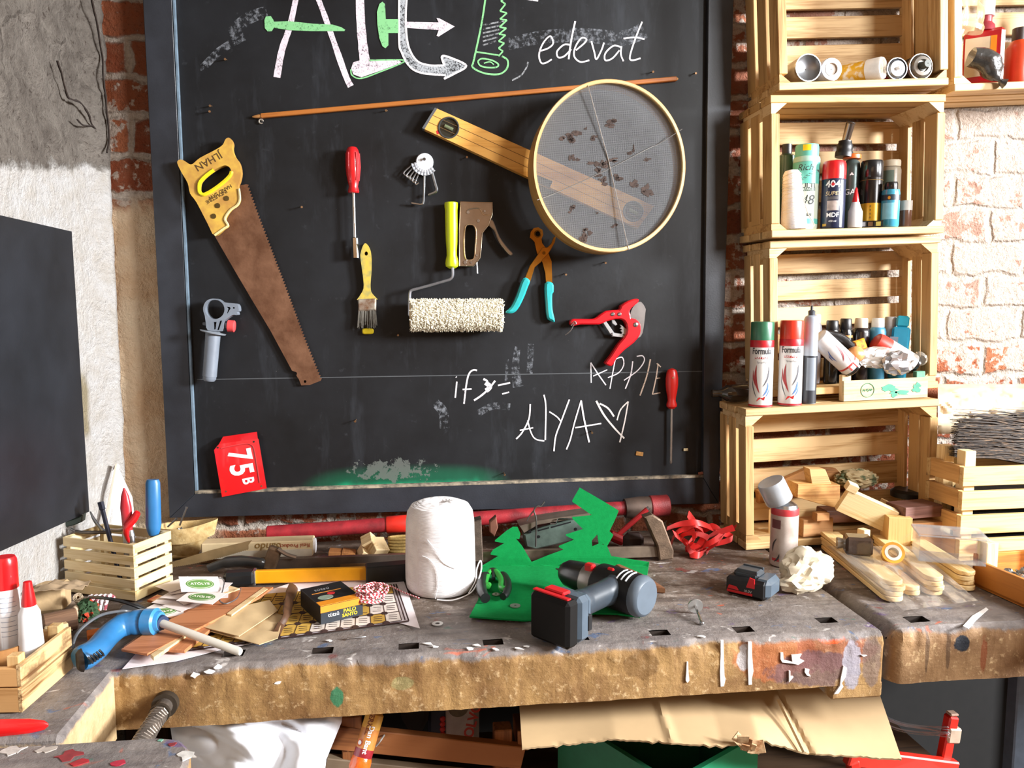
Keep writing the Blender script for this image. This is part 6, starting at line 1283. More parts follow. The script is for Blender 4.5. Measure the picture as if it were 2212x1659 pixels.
# brown wooden wedge behind the drill
MB().slab([Zf(1375, 785), Zf(1420, 780), Zf(1650, 880), Zf(1805, 980), Zf(1690, 970), Zf(1500, 870)], ZB+.010, .014, bev=.003).build('wooden_wedge', wood('8a5c3c', '6a4028', .7), None, 'pointed brown wooden wedge lying behind the drill', 'wedge')
# grey green metal tool with wire
T = thing('metal_case', 'grey green slotted metal housing leaning on the red pipe clamp', 'housing', AZ(1195, 1185, ZB)); 
P = [(600, 535), (700, 490), (1010, 400), (1180, 380), (1170, 440), (1100, 540), (1000, 590), (700, 660), (620, 640)]
MB().plate([Zf(*p) for p in P], -.155, .045, bev=.003).build('body', mat('5f6f66', .45, .4, .35, 40), T)
MB().plate([Zf(*p) for p in [(560, 460), (720, 415), (1160, 350), (1160, 375), (720, 450), (600, 520)]], -.165, .05, bev=.001).build('flange', mat('8a7a6c', .4, .6, .3), T)
for p in [[(720, 495), (815, 468), (815, 480), (722, 505)], [(830, 465), (1000, 420), (1000, 432), (832, 478)]]: MB().plate([Zf(*q) for q in p], -.1556, .001).build('slot', BLK, T)
for x, y in ((725, 550), (650, 508), (1040, 485)): b = MB(); q = AY(*Zf(x, y), -.155); b.axl(q+V((0, .001, 0)), q-V((0, .0008, 0)), [(0, .0035), (1, .0035)], 12); b.build('screw_hole', BLK, T)
WG = mat('8d8a88', .35, .9)
b = MB(); b.tube(smooth([AY(*Zf(*p), -.172) for p in [(700, 635), (705, 450), (700, 380), (685, 325), (715, 290), (745, 290), (775, 252)]], 5), .0017, 6); b.tube(smooth([AY(*Zf(*p), -.168) for p in [(625, 415), (650, 370), (690, 320)]], 3), .0015, 6); b.build('bent_wire', WG, None, 'bent grey wire twisted around the red pipe clamp', 'wire')
b = MB(); b.tube(smooth([AY(*Zf(*p), -.17) for p in [(822, 442), (870, 440), (885, 415), (900, 398), (1010, 398)]], 4), .0014, 6); b.build('bent_wire', CHROME, None, 'short shiny wire on top of the grey green metal housing', 'wire')
# red ribbon tangle
b = MB(); r2 = random.Random(12); c = AZ(1510, 1192, ZB)
RB = [[(1448, 1180), (1460, 1150), (1490, 1140), (1500, 1165), (1480, 1185), (1505, 1180), (1520, 1150), (1500, 1130), (1475, 1148)], [(1486, 1108), (1505, 1135), (1520, 1160), (1545, 1150), (1585, 1138)], [(1500, 1200), (1485, 1175), (1510, 1150), (1540, 1135), (1560, 1150), (1535, 1170), (1510, 1180), (1530, 1195), (1525, 1205)], [(1440, 1140), (1470, 1130), (1510, 1128), (1550, 1145), (1582, 1160), (1550, 1172)], [(1520, 1175), (1500, 1195), (1488, 1215), (1510, 1208), (1528, 1195)], [(1455, 1150), (1475, 1165), (1500, 1178), (1530, 1162), (1500, 1150), (1470, 1158), (1490, 1185)], [(1530, 1180), (1555, 1165), (1570, 1145), (1590, 1135)]]
for i, r_ in enumerate(RB):
    P = smooth([AY(x, y+2, -.205-.012*((i*3+k) % 4)) for k, (x, y) in enumerate(r_)], 6); n = len(P); vs = []
    for k, p in enumerate(P):
        p.z = max(p.z, ZB+.008); tw = i*1.1+k*.16; w2 = V((.35*math.sin(tw), .6*math.cos(tw), .75)).normalized()*.0075; vs += [p+w2, p-w2]
    o2 = len(vs); vs += [q+V((.0004, -.0006, .0003)) for q in vs]
    b.add(vs, [(2*k, 2*k+1, 2*k+3, 2*k+2) for k in range(n-1)]+[(o2+2*k, o2+2*k+2, o2+2*k+3, o2+2*k+1) for k in range(n-1)])
b.build('red_ribbon', mat('e0201a', .5, var=.12, sheen=.3), None, 'tangled bright red ribbon beside the bottom crate', 'ribbon', ang=60)
# spare battery
Z4 = zc(1500, 980, 3.107)
M, w_ = bbox_at(Z4(205, 935), Z4(480, 1000), ZB); w2_ = .05; D_ = .062; H_ = .05
T = thing('battery_pack', 'black and red spare drill battery lying alone on the bench', 'battery', M @ V((w_/2, D_/2, 0)))
b = MB(M); b.box((w_/2, D_/2, H_*.36), (w_, D_, H_*.72), .006); b.build('body', mat('17171a', .45, var=.2), T)
b = MB(M); b.box((w_*.86, D_/2+.001, H_*.40), (w_*.42, D_*.96, H_*.76), .008); b.build('end_case', GRY, T)
b = MB(M); b.box((w_*.42, D_*.55, H_*.76), (w_*.62, D_*.62, H_*.34), .006); b.box((w_*.45, D_*.3, H_*.9), (w_*.5, .006, .008), .001); b.box((w_*.45, D_*.8, H_*.9), (w_*.5, .006, .008), .001); b.build('slide_rails', mat('3a4046', .4), T)
b = MB(M); b.prism([(w_*.52, H_*.42), (w_*.72, H_*.42), (w_*.72, H_*.78), (w_*.60, H_*.82)], .002, M=M @ Matrix(((1, 0, 0, 0), (0, 0, 1, -.0012), (0, 1, 0, 0), (0, 0, 0, 1)))); b.build('red_button', RDD, T)
b = MB(M); b.box((w_*.36, -.0006, H_*.16), (w_*.62, .0012, H_*.09)); b.prism([(w_*.06, H_*.24), (w_*.34, H_*.24), (w_*.28, H_*.36), (w_*.1, H_*.38)], .0012, M=M @ Matrix(((1, 0, 0, 0), (0, 0, 1, -.001), (0, 1, 0, 0), (0, 0, 0, 1)))); b.build('red_stripe', RDD, T)
facetxt(T, M, '18.0V', .007, w_*.56, H_*.27, -.001, mat('b9b9b9', .5, var=0))
# spray can with tilted cap
c = AZ(1697, 1222, ZB); k = S(c); p = V((c.x, c.y+.012, ZB)); r = 29*k; T = thing('spray_can', 'stained white spray can with its clear cap tilted, standing in front of the bottom crate', 'spray can', p); Mv = upright(p, facing(p)); Hc = AY(1697, 1092, p.y).z-ZB
stain = mat('c9bcb2', .4, var=.3, vs=18, col2='9c8578', coat=.2)
vessel(T, Mv, [('body', stain, [(r*.93, 0), (r, .004), (r, Hc-.012), (r*.97, Hc-.006)]), ('red_band', mat('b5353a', .4, var=.2), [(r*1.006, Hc-.017), (r*1.012, Hc-.007), (r*.98, Hc-.003)]), ('shoulder', STEEL, [(r*.96, Hc-.004), (r*.86, Hc+.004), (r*.5, Hc+.010), (.001, Hc+.012)])])
cylpatch(T, Mv, 'red_rim', mat('b5353a', .4), r, .012, .018, -.9, -.3); cylpatch(T, Mv, 'dark_label', mat('6a3a3a', .6, var=.4), r, Hc-.045, Hc-.026, -1.0, -.25)
cylpoly(T, Mv, 'swoosh', mat('3a3a3a', .6), r, [swoosh(-.024, .03, -.014, .062, .004, .004), swoosh(-.020, .01, -.008, .03, -.003, .004)])
q = AY(1684, 1082, p.y); q2 = AY(1664, 1040, p.y); b = MB(); b.axl(q, q+(q2-q)*1.0, [(0, r*.98), (.05, r*1.03), (.95, r*1.0), (1, r*.94)], 28); b.build('cap', mat('b9bec4', .3, var=.15, trans=.35), T, label='cloudy clear cap, tilted')
# crumpled paper
b = MB(); cc = AZ(1752, 1245, ZB+.03); b.blob(cc+V((.002, .02, .006)), (.050, .036, .044), .26, .85, 4, 4.2, True, flat=-.036); b.blob(cc+V((-.028, .0, -.012)), (.036, .026, .019), .3, 1.2, 3, 9.1, True); b.build('crumpled_paper', mat('d9cdb4', .7, var=.12, vs=20), None, 'ball of crumpled cream paper beside the stained spray can', 'paper', ang=24)
# wood offcuts in and in front of the bottom crate
zD = ZB+.02
def wedge(name, label, cat, px, y, t, m, bev=.001): return MB().plate(px, y, t, bev=bev).build(name, m, None, label, cat)
Zw = zc(1540, 800, 3.292)
def lying(label, px, y, t, m): return wedge('wood_offcut', label, 'wood offcut', [Zw(*p) for p in px], y, t, m)
WB = wood('c79a5c', 'a06c34', .6, .8, 0, '5a3a1c', .3); WL_ = wood('ecd3a0', 'd6b478', .55)
lying('large brown wood block with a cracked side, behind the pale board', [(605, 810), (905, 815), (905, 985), (760, 950), (600, 905)], -.20, .05, WB)
lying('notched wood piece topmost on the brown block', [(685, 700), (800, 705), (852, 830), (705, 815)], -.19, .03, CR2)
b = MB(); P0 = AY(*Zw(878, 990), -.23); P1 = AY(*Zw(1232, 1150), -.25); x = P1-P0; Mb2 = frame(P0, x, y=(0, -.25, 1)); L_ = x.length; b.M = Mb2; b.box((L_/2, .026, -.008), (L_, .056, .018), .0008); b.build('wood_offcut', WL_, None, 'brightest pale board leaning down from the brown block', 'wood offcut')
b = MB(Mb2); b.box((.004, .060, -.008), (.024, .018, .02), .0008); b.build('wood_offcut', CR3, None, 'small square peg at the upper end of the pale board', 'wood offcut')
b = MB(); b.box(AY(*Zw(1228, 960), -.20), (.024, .02, .022), .001, rotm(.2, .4, .3)); b.build('wood_offcut', CR3, None, 'little pale cube beyond the lower end of the pale board', 'wood offcut')
b = MB(); b.box(AY(*Zw(1430, 985), -.243), (.10, .06, .026), .001, rotm(0, 0, .15)); b.build('wood_offcut', wood('7a5348', '5a382e', .6), None, 'dark red brown block on the stack by the crate corner', 'wood offcut')
b = MB(); q = AY(*Zw(1450, 1060), -.245); b.box(V((q.x, q.y, (ZB+q.z)/2)), (.095, .06, q.z-ZB), .001, rotm(0, 0, .1)); b.build('wood_offcut', wood('d0a06c', 'b07a44'), None, 'thick tan block under the dark red brown block', 'wood offcut')
M, w_ = bbox_at(Zw(1240, 1262), Zw(1410, 1268), ZB+.022); b = MB(M); b.box((w_/2, .025, .034), (w_, .05, .068), .001); b.build('wood_offcut', wood('caa164', 'b08548', .6), None, 'upright square wood cube with a dull front face beside the clear container', 'wood offcut')
block('wood_offcut', 'long low tan board on the bench behind the stained spray can', 'wood offcut', Zw(640, 1188), Zw(854, 1172), .040, .03, wood('c08c58', '9a6836'), ZB+.026)
block('wood_offcut', 'small block on top of the low tan board', 'wood offcut', Zw(738, 1075), Zw(830, 1070), .018, .02, wood('a8743e', '8a5a2c'), ZB+.067)
block('wood_offcut', 'thin upright slip of wood between the spray can and the crate post', 'wood offcut', Zw(390, 1215), Zw(415, 1218), .075, .02, CR3)
block('wood_offcut', 'small pale chip at the foot of the crate post', 'wood offcut', Zw(330, 1255), Zw(400, 1258), .008, .02, CR3)
b = MB(); q = AY(*Zw(1020, 770), -.112); b.blob(V((q.x, q.y, q.z)), (.05, .03, .022), .25, 2, 4, 6., True); b.build('rag', mat('a08e6a', .9, var=.3, vs=40, col2='4a5236', thr=(.5, .6)), None, 'camouflage patterned rag at the back of the bottom crate', 'rag')
MB().plate([Zw(320, 860), Zw(700, 690), Zw(880, 700), Zw(1000, 830), Zw(640, 900), Zw(330, 950)], -.085, .02, bev=.003).build('wood_offcut', wood('a8743e', '7d4f26'), None, 'broad brown board leaning at the back of the bottom crate', 'wood offcut')
b = MB(); q = AY(*Zw(1395, 895), -.11); b.lathe([(.001, 0), (.042, 0), (.042, .012), (.034, .018), (.001, .018)], 28, Matrix.Translation(q)); b.build('black_disc', BLK, None, 'round black lid lying in the corner of the bottom crate', 'lid')
b = MB(); q = AY(*Zw(1120, 960), -.11); b.box(V((q.x-.04, q.y, ZB+.052)), (.17, .05, .03), .002); b.build('wood_offcut', wood('6d4026', '4a2a18'), None, 'dark plank lying deep inside the bottom crate', 'wood offcut')
# jar of dark varnish
c = AZ(1852, 1196, ZB+.045); T = thing('glass_jar', 'small square dark glass jar standing on the bundled sticks', 'jar', c); b = MB(upright(c, facing(c)+.2)); b.box((0, 0, .019), (.052, .04, .038), .005); b.build('body', mat('3d2c22', .1, var=.2, coat=.8), T)
b = MB(upright(c, facing(c)+.2)); b.axl(V((-.024, 0, .02)), V((-.040, 0, .02)), [(0, .014), (.3, .010), (1, .012)], 16, M=upright(c, facing(c)+.2)); b.build('neck', mat('6d6154', .2, coat=.6), T)
block('wood_offcut', 'small pale block behind the square glass jar', 'wood offcut', (1866, 1166), (1880, 1164), .02, .02, CR3, ZB+.05)
# bundles of round ended sticks in plastic film
def round_end(L, w, n=8): h = w/2; return [(0, -h), (L-h, -h)]+[(L-h+h*math.cos(a), h*math.sin(a)) for a in [-PI/2+PI*i/n for i in range(1, n)]]+[(L-h, h), (0, h)]
SK = wood('e3c48c', 'c49a5c', .55); grp = 'round ended wooden sticks wrapped in plastic film'
proto = None; bundles = [((1792, 1186), (1938, 1302), 4, .040, 0), ((1902, 1192), (2022, 1290), 4, .036, 0), ((1968, 1196), (2092, 1278), 4, .036, 0), ((1852, 1190), (1975, 1290), 2, .032, 0)]
lbl = ['round ended wooden stick in the film wrapped bundle closest to the crumpled paper', 'round ended wooden stick in the middle film wrapped bundle', 'round ended wooden stick in the film wrapped bundle beside the clear container', 'round ended wooden stick lying loose between the wrapped bundles']
for bi, (p0, p1, n, wd, z_) in enumerate(bundles):
    a, c = AZ(*p0, ZB), AZ(*p1, ZB); d = c-a; L_ = d.length; M = frame(a, d, z=(0, 0, 1))
    for k in range(n):
        b = MB(M @ Matrix.Translation((rng.uniform(-.004, .004), rng.uniform(-.002, .002), .0015+k*.0098)) @ rotm(0, 0, rng.uniform(-.012, .012))); b.prism(round_end(L_, wd), .0088, bev=.0012)
        b.build('wooden_stick', SK, None, lbl[bi], 'stick', grp+[' by the paper', ' in the middle', ' by the container', ' lying loose'][bi])
b = MB(); 
def filmf(u, v):
    a, c, d, e = V((1785, 1179)), V((1950, 1326)), V((2118, 1302)), V((1975, 1180)); p = a.lerp(c, v).lerp(e.lerp(d, v), u)
    z = ZB+.048+.003*math.sin(u*PI*6)*.5+.003*noise.noise(V((u*9, v*7, 3)))
    if v > .965: z -= (v-.965)/.035*.038
    if u < .04: z -= (1-u/.04)*.03
    return AZ(p.x, p.y, max(z, ZB+.0045))
b.grid(filmf, 60, 50); b.build('plastic_film', FILM, None, 'clear crinkled plastic film wrapped over the bundled wooden sticks', 'film', norm=False, ang=60)
# tape roll
T = thing('tape_roll', 'small roll of orange yellow tape lying on the wrapped sticks', 'tape', AZ(1930, 1205, ZB+.05)); c = AZ(1928, 1196, ZB+.06); ax = V((-.35, -.75, .45)).normalized()
b = MB(); b.lathe([(.012, -.010), (.021, -.010), (.021, .010), (.012, .010), (.012, -.010)], 32, zaxis(c, c+ax), cap=False); b.build('tape', mat('e0a040', .25, var=.1, coat=.5), T)
b = MB(); b.lathe([(.010, -.0105), (.0155, -.0108), (.0155, .0105), (.010, .0105), (.010, -.0105)], 32, zaxis(c, c+ax), cap=False); b.build('core', mat('d8cfc0', .6), T)
b = MB(); b.grid(lambda u, v: c+V((.006+.03*u, -.004+.002*v, .022+.016*u+.006*v)), 4, 2); b.build('loose_end', FILM, T, norm=False)
# clear container
M, w_ = bbox_at(Zw(1470, 1300), Zw(1880, 1400), ZB+.002); M = frame(AZ(1985, 1212, ZB+.053), AZ(2090, 1221, ZB+.053)-AZ(1985, 1212, ZB+.053), z=(0, 0, 1)); w_, D_, H_ = .115, .07, .052
T = thing('clear_container', 'empty clear plastic container standing on the far end of the wrapped sticks', 'container', M @ V((w_/2, D_/2, 0))); CP = film_mat('b9c4cc', .08, .08, 'clear_plastic')
b = MB(M)
for q, d in (((w_/2, 0, H_/2), (w_, .0012, H_)), ((w_/2, D_, H_/2), (w_, .0012, H_)), ((0, D_/2, H_/2), (.0012, D_, H_)), ((w_, D_/2, H_/2), (.0012, D_, H_)), ((w_/2, D_/2, .001), (w_, D_, .0012))): b.box(q, d)
b.build('body', CP, T); b = MB(M); b.tube([V((-.003, -.003, H_)), V((w_+.003, -.003, H_)), V((w_+.003, D_+.003, H_)), V((-.003, D_+.003, H_))], .002, 6, True); b.build('rim', film_mat('d0d8de', .3, .1, 'clear_rim'), T)
b = MB(M); b.box((w_/2, D_/2, H_+.003), (w_+.006, D_+.006, .0012)); b.build('lid', CP, T)
# orange tray with hardware
qa, qb = AZ(2098, 1262, ZB), AZ(2240, 1326, ZB); M = frame(qa, qb-qa, z=(0, 0, 1)); L_ = .34; D_ = .16; H_ = .052; WO = wood('c87c2c', 'a65c1a', .55, .8)
T = thing('hardware_tray', 'orange wooden tray of small metal fittings at the end of the bench', 'tray', M @ V((L_/2, D_/2, 0)))
for nm, c, d in (('front_panel', (L_/2, .004, H_/2), (L_, .008, H_)), ('back_panel', (L_/2, D_, H_/2), (L_, .008, H_)), ('side_panel', (.004, D_/2, H_*.62), (.008, D_, H_*1.2)), ('side_panel', (L_, D_/2, H_/2), (.008, D_, H_)), ('floor_board', (L_/2, D_/2, .004), (L_, D_, .006))): b = MB(M); b.box(c, d, .001); b.build(nm, WO, T)
for x, y in ((.016, .018), (.016, D_-.018)): b = MB(M); b.box((x, y, .046), (.026, .026, .09), .001); b.build('corner_post', WL_, T)
r2 = random.Random(9); b = MB(M)
for i in range(190):
    c = V((r2.uniform(.045, .19), r2.uniform(.03, D_-.05), r2.uniform(.016, .040))); t = r2.random()
    if t < .5: b.axl(M @ c, M @ (c+V((r2.uniform(-.01, .01), r2.uniform(-.01, .01), .006))), [(0, .005), (1, .005)], 6, M=Matrix())
    elif t < .8: b.tube([c, c+V((r2.uniform(-.02, .02), r2.uniform(-.02, .02), .004))], .0022, 6)
    else: b.tube([c+V((.007*math.cos(k), .007*math.sin(k), .003*math.sin(k+i))) for k in [j*PI/5 for j in range(10)]], .0018, 6, True)
o = b.build('metal_fittings', mat('9d9f9c', .35, .85, .5, 90), None, 'heap of small grey nuts and fittings in the orange tray', 'fittings', kind='stuff')
# white scratched splash and peg by the tail plank
MB().slab([(2080, 1352), (2100, 1330), (2130, 1312), (2135, 1316), (2108, 1340), (2092, 1358)], ZB+.0002, .0008).build('paint_fleck', WHT, TB)
# slatted crate at the end, with sack and bristles
q0, q1 = AZ(2070, 1213, ZB), AZ(2260, 1203, ZB); M = frame(q0, q1-q0, z=(0, 0, 1)); Wc, Dc = .42, .118; Hc_ = AY(2080, 1000, q0.y).z-ZB
T = thing('slatted_crate', 'pale knotty slatted crate standing open at the end of the bench, filled with dark bristles', 'crate', M @ V((Wc/2, Dc/2, 0))); KN = wood('d6b57e', 'b0864c', .6, .7, .2)
for nm in ('front', 'back'):
    b = MB(M)
    for k in range(4): b.box((Wc/2, .006 if nm == 'front' else Dc-.006, Hc_*(.02+.245*k)+.022), (Wc, .012, Hc_*.245-.012), .001)
    b.build(nm+'_panel', KN, T)
for x in (.006, Wc-.006):
    b = MB(M)
    for k in range(4): b.box((x, Dc/2, Hc_*(.03+.245*k)+.022), (.012, Dc-.026, Hc_*.245-.014), .001)
    b.build('side_panel', wood('c99c62', 'a97c44', .6, .7), T)
for x in (.026, Wc-.026):
    for y in (.026, Dc-.026): b = MB(M); b.box((x, y, Hc_/2+.012), (.026, .026, Hc_+.02), .001); b.build('corner_post', WL_, T)
b = MB(M); b.box((Wc/2, Dc/2, .006), (Wc, Dc, .01)); b.build('bottom', KN, T)
b = MB(M); b.box((Wc/2, Dc/2, Hc_*.42), (Wc-.06, Dc-.06, Hc_*.7), .02); b.build('black_bag', mat('121214', .3, var=.5, vs=30, bump=.6, bs=50, coat=.3), None, 'black plastic bag stuffed inside the slatted crate', 'bag')
r2 = random.Random(31); b = MB(M)
for i in range(900):
    y = r2.uniform(.046, Dc-.046); z = Hc_+r2.uniform(-.03, .085)*(.6+.4*r2.random()); x0 = r2.uniform(.06, .26); L_ = r2.uniform(.1, .25); sl = r2.uniform(-.16, .10)
    p0 = V((x0+.12, y, z)); p1 = V((max(x0-L_*.55, .02), y+r2.uniform(-.006, .006), max(z+sl*L_*(.6)+.02, Hc_+.002))); b.tube([p0, p0.lerp(p1, .5)+V((0, 0, .006)), p1], [.0013, .0011, .0005], 4)
o = b.build('bristles', mat('30261f', .6, var=.6, vs=40, col2='7d6248', thr=(.5, .7)), None, 'dense mass of dark brown bristles lying in the top of the slatted crate', 'bristles', kind='stuff')
# kraft sack against the wall
Zk = zc(1540, 800, 3.292); b = MB()
def sack(u, v):
    x = 1598+700*u; y = [452, 300, 200, 130, 98]; t = v*4; i = min(int(t), 3); yy = y[i]+(y[i+1]-y[i])*(t-i); 
    p = AY(*Zk(x*1.0 if False else (1600+750*u-1540*0), yy), -.18+.14*v-.03*math.sin(v*PI)*1.2+.012*noise.noise(V((u*6, v*5, 2)))-.01*abs(noise.noise(V((u*11+v*8, v*6-u*4, 5)))))
    return p
b.grid(sack, 60, 30); b.v += []; n = len(b.v); b.build('paper_sack', mat('d3bd9c', .8, var=.15, vs=8, bump=.3, bs=30), None, 'crumpled pale kraft paper sack against the brick wall beside the bottom crate', 'sack', ang=25)
# ---------------------------------------------------------------- things kept in the crates
def onf(key, px, y, lift=.0016, top=False):
    """point on the floor (or top) of a crate at depth y under pixel column px"""
    C_ = CRATE[key]; M = C_['M']; X = AY(px, 500, y).x
    for _ in range(4):
        X0 = X; z = (M @ V((X-M.translation.x, 0, C_['H'] if top else C_['th']))).z; a = (z-M.translation.z)
        # pixel column follows the depth and height
        lo, hi = -200., 2000.
        for _k in range(30):
            mid = (lo+hi)/2
            if AY(px, mid, y).z > z: lo = mid
            else: hi = mid
        X = AY(px, (lo+hi)/2, y).x
    return V((X, y, z+lift))
def zpx(px, py, p): return AY(px, py, p.y).z-p.z           # height above p of a pixel row
def bottle(name, label, cat, p, parts, group=None, seg=28, rz=None):
    """parts: (part name, material, [(radius m, height m)])"""
    T = thing(name, label, cat, p, group); M = upright(p, facing(p) if rz is None else rz); vessel(T, M, parts, seg); return T, M
# ---- crate A: five cans lying on their sides
def lying_can(label, px, py, rpx, L, parts, y0=-.168, dx=0., name='spray_can'):
    c = AY(px, py, y0); r = rpx*S(c); T = thing(name, label, 'spray can', c-V((0, 0, r))); p1 = c+V((dx, L, 0)); n = V((p1-c)); l_ = n.length
    for nm, m, prof in parts(r, l_): MB(zaxis(c, p1)).lathe(prof, 32, cap=False).build(nm, m, T)
    return T, c, r
ALU = mat('9a9ca0', .35, .9, .1); FA = CRATE['A']
def zfix(key, px, rpx, y): p = onf(key, px, y); return p
def seat(px, rpx, y0=-.168):
    p = onf('A', px, y0); r = rpx*S(p); lo, hi = -100., 400.
    for _ in range(30):
        m_ = (lo+hi)/2
        if AY(px, m_, y0).z > p.z+r: lo = m_
        else: hi = m_
    return (lo+hi)/2
bot = lambda r, L: [('body', mat('a9a49c', .35, .5, .2), [(r*.97, .002), (r, .006), (r, L)]), ('concave_base', ALU, [(r*.98, .0), (r*.96, .003), (r*.7, .010), (.001, .014)]), ('rim', STEEL, [(r*.94, -.001), (r*1.01, -.001), (r*1.01, .006), (r*.98, .006)])]
lying_can('silver can lying with its shiny concave base outward, first in the top crate', 1746, seat(1746, 29), 29, .115, bot)
whitecap = lambda r, L: [('body', mat('d9dce6', .35), [(r*.96, .03), (r*.98, L)]), ('cap', mat('e3e6f2', .3, coat=.3), [(.001, .004), (r*.55, .004), (r*.6, .0), (r*.92, .0), (r, .006), (r, .034)]), ('cap_recess', mat('c9b8a8', .5), [(.001, .003), (r*.5, .003), (r*.5, -.001), (r*.62, -.001)])]
lying_can('white capped can lying beside the silver can base in the top crate', 1797, seat(1797, 25), 25, .11, whitecap)
yl_ = lambda r, L: [('body', mat('d9a51c', .4, var=.2, vs=60, col2='e8dcc0', thr=(.5, .6)), [(r*.98, .03), (r*.98, L)]), ('cap', mat('f2efe8', .3, coat=.3), [(.001, .006), (r*.7, .006), (r*.75, 0), (r*.93, 0), (r, .004), (r, .032)]), ('cap_logo', mat('c9a06a', .5), [(.001, .0045), (r*.45, .0045), (r*.45, .0065)])]
lying_can('yellow can with white cap lying slanted in the top crate', 1908, seat(1908, 24), 24, .105, yl_, dx=-.078)
nz_ = lambda body: (lambda r, L: [('body', body, [(r*.9, .012), (r, .014), (r, L)]), ('shoulder', ALU, [(.001, .008), (r*.35, .008), (r*.4, .004), (r*.7, .004), (r*.98, .011), (r, .013)]), ('rim', STEEL, [(r*.95, .006), (r*1.02, .006), (r*1.02, .014)]), ('valve', PLA_W, [(.001, -.006), (r*.16, -.006), (r*.18, .005), (r*.36, .005)])])
lying_can('small can with grey valve lying between the yellow can and the dark can', 1942, seat(1942, 23), 23, .11, nz_(mat('8a3038', .4)))
dkc = lambda r, L: [('body', mat('2f2a26', .4, var=.3), [(r*.9, .016), (r, .018), (r, L)]), ('shoulder', mat('8a837a', .35, .6), [(.001, .008), (r*.45, .008), (r*.5, .002), (r*.75, .004), (r*.98, .015), (r, .018)]), ('rim', mat('c9c4bc', .3, .7), [(r*.96, .010), (r*1.02, .010), (r*1.02, .018)]), ('nozzle', mat('4a4f4a', .5), [(.001, -.014), (r*.28, -.014), (r*.30, .003), (r*.36, .003), (r*.36, .009)])]
lying_can('dark can with protruding grey nozzle, last in the top crate', 1996, seat(1996, 27), 27, .11, dkc)
# ---- crate E
p = onf('E', 2120, -.120, .004); T, M = bottle('solvent_bottle', 'red plastic bottle with a beige label standing in the upper crate by the wall', 'bottle', p, [])
b = MB(M); b.box((0, 0, .062), (.082, .045, .124), .008); b.build('body', mat('a5161c', .25, var=.1, coat=.4), T)
b = MB(M); b.box((-.006, -.0228, .062), (.062, .001, .086)); b.build('label', mat('cbb79c', .5, var=.1), T); b = MB(M); b.box((.019, -.0236, .062), (.012, .001, .086)); b.build('orange_stripe', mat('f08a1c', .4), T)
b = MB(M); b.lathe([(.022, .122), (.020, .135), (.014, .142), (.014, .16)], 24, M @ Matrix.Translation((0, 0, 0))); b.build('neck', mat('8a3038', .3), T); b = MB(M); b.lathe([(.018, .155), (.018, .19), (.016, .2), (.001, .2)], 24); b.build('cap', PLA_W, T)
p = onf('E', 2098, -.155, .0); b = MB(); b.tube(smooth([V((p.x-.02, p.y, p.z+.20)), V((p.x-.006, p.y-.003, p.z+.15)), V((p.x-.012, p.y, p.z+.118))], 5), [.016]*4+[.022]*4+[.028]*3, 16); b.build('clear_bag', film_mat('d9b98a', .3, .15, 'bag_film'), None, 'clear plastic bag hanging around the neck of the red bottle', 'bag')
p = onf('E', 2196, -.11, .004); T, M = bottle('orange_bottle', 'orange red bottle with dark cap standing beside the red bottle in the upper crate', 'bottle', p, [('body', mat('c2401c', .35, var=.15), [(.026, 0), (.028, .004), (.028, .085), (.018, .10), (.014, .104)]), ('cap', mat('30221c', .4), [(.016, .102), (.016, .13), (.001, .13)])])
p = onf('E', 2252, -.12, .004); bottle('spirit_bottle', 'clear bottle at the cut off edge of the upper crate', 'bottle', p, [('body', mat('c9d0d8', .1, trans=.7, var=0), [(.03, 0), (.03, .12), (.013, .15), (.013, .18)])])
b = MB(); q0, q1 = AY(2098, 122, -.168), AY(2156, 172, -.186); b.tube(smooth([q0, q0.lerp(q1, .4)+V((.012, 0, .010)), q0.lerp(q1, .75)+V((.004, 0, .0)), q1, q1+V((.014, -.004, -.010))], 6), [.020, .021, .022, .023, .024, .025, .025, .025, .024, .023, .022, .020, .018, .016, .014, .012, .009, .007, .005, .004, .006, .008, .010, .012, .013][:25], 18)
for i, v in enumerate(b.v): b.v[i] = v+V((1, -1, .5))*.0035*noise.noise(v*60)
b.build('dark_bag', mat('3c3a38', .22, var=.4, vs=60, bump=.6, bs=120, coat=.6), None, 'tied dark plastic bag lying at the front of the upper crate', 'bag', ang=30)
# ---- crate B
yB1 = -.140; dB = lambda px, y: onf('B', px, y)
p = dB(1715, -.155); k = S(p); H1 = zpx(1700, 366, p); T, M = bottle('thread_cone', 'cream cone of thread leaning at the front post of the second crate', 'cone', p, [])
b = MB(M @ rotm(0, -.07, 0)); b.lathe([(25*k, 0), (27*k, .004), (26.5*k, .02), (18*k, H1*.93), (14*k, H1*.985), (6*k, H1), (.001, H1)], 40)
b.build('thread', spoolmat(), T); T['label'] = T['label']; b = MB(M @ rotm(0, -.07, 0)); 
for i in range(16): z = .01+i*H1*.055; r = 27*k-(9*k)*(z/H1); b.tube([V((r*1.01*math.cos(a), r*1.01*math.sin(a), z+.004*math.sin(a+i))) for a in [j*PI/12 for j in range(24)]], .0007, 4, True)
b.tube(smooth([V((.020, -.018, .07)), V((.030, -.022, .03)), V((.042, -.02, .004)), V((.030, -.028, .002))], 5), .001, 5); b.build('loose_thread', mat('e6d9c0', .7, var=.1), T)
p = dB(1694, -.068); bottle('green_bottle', 'green bottle with dark cap half hidden behind the thread cone', 'bottle', p, [('body', mat('3d5a48', .3, coat=.3), [(.022, 0), (.024, .01), (.024, zpx(1697, 362, p)*.8), (.02, zpx(1697, 338, p)), (.012, zpx(1697, 333, p))]), ('cap', BLK, [(.011, zpx(1697, 334, p)), (.011, zpx(1697, 312, p)), (.001, zpx(1697, 312, p))])])
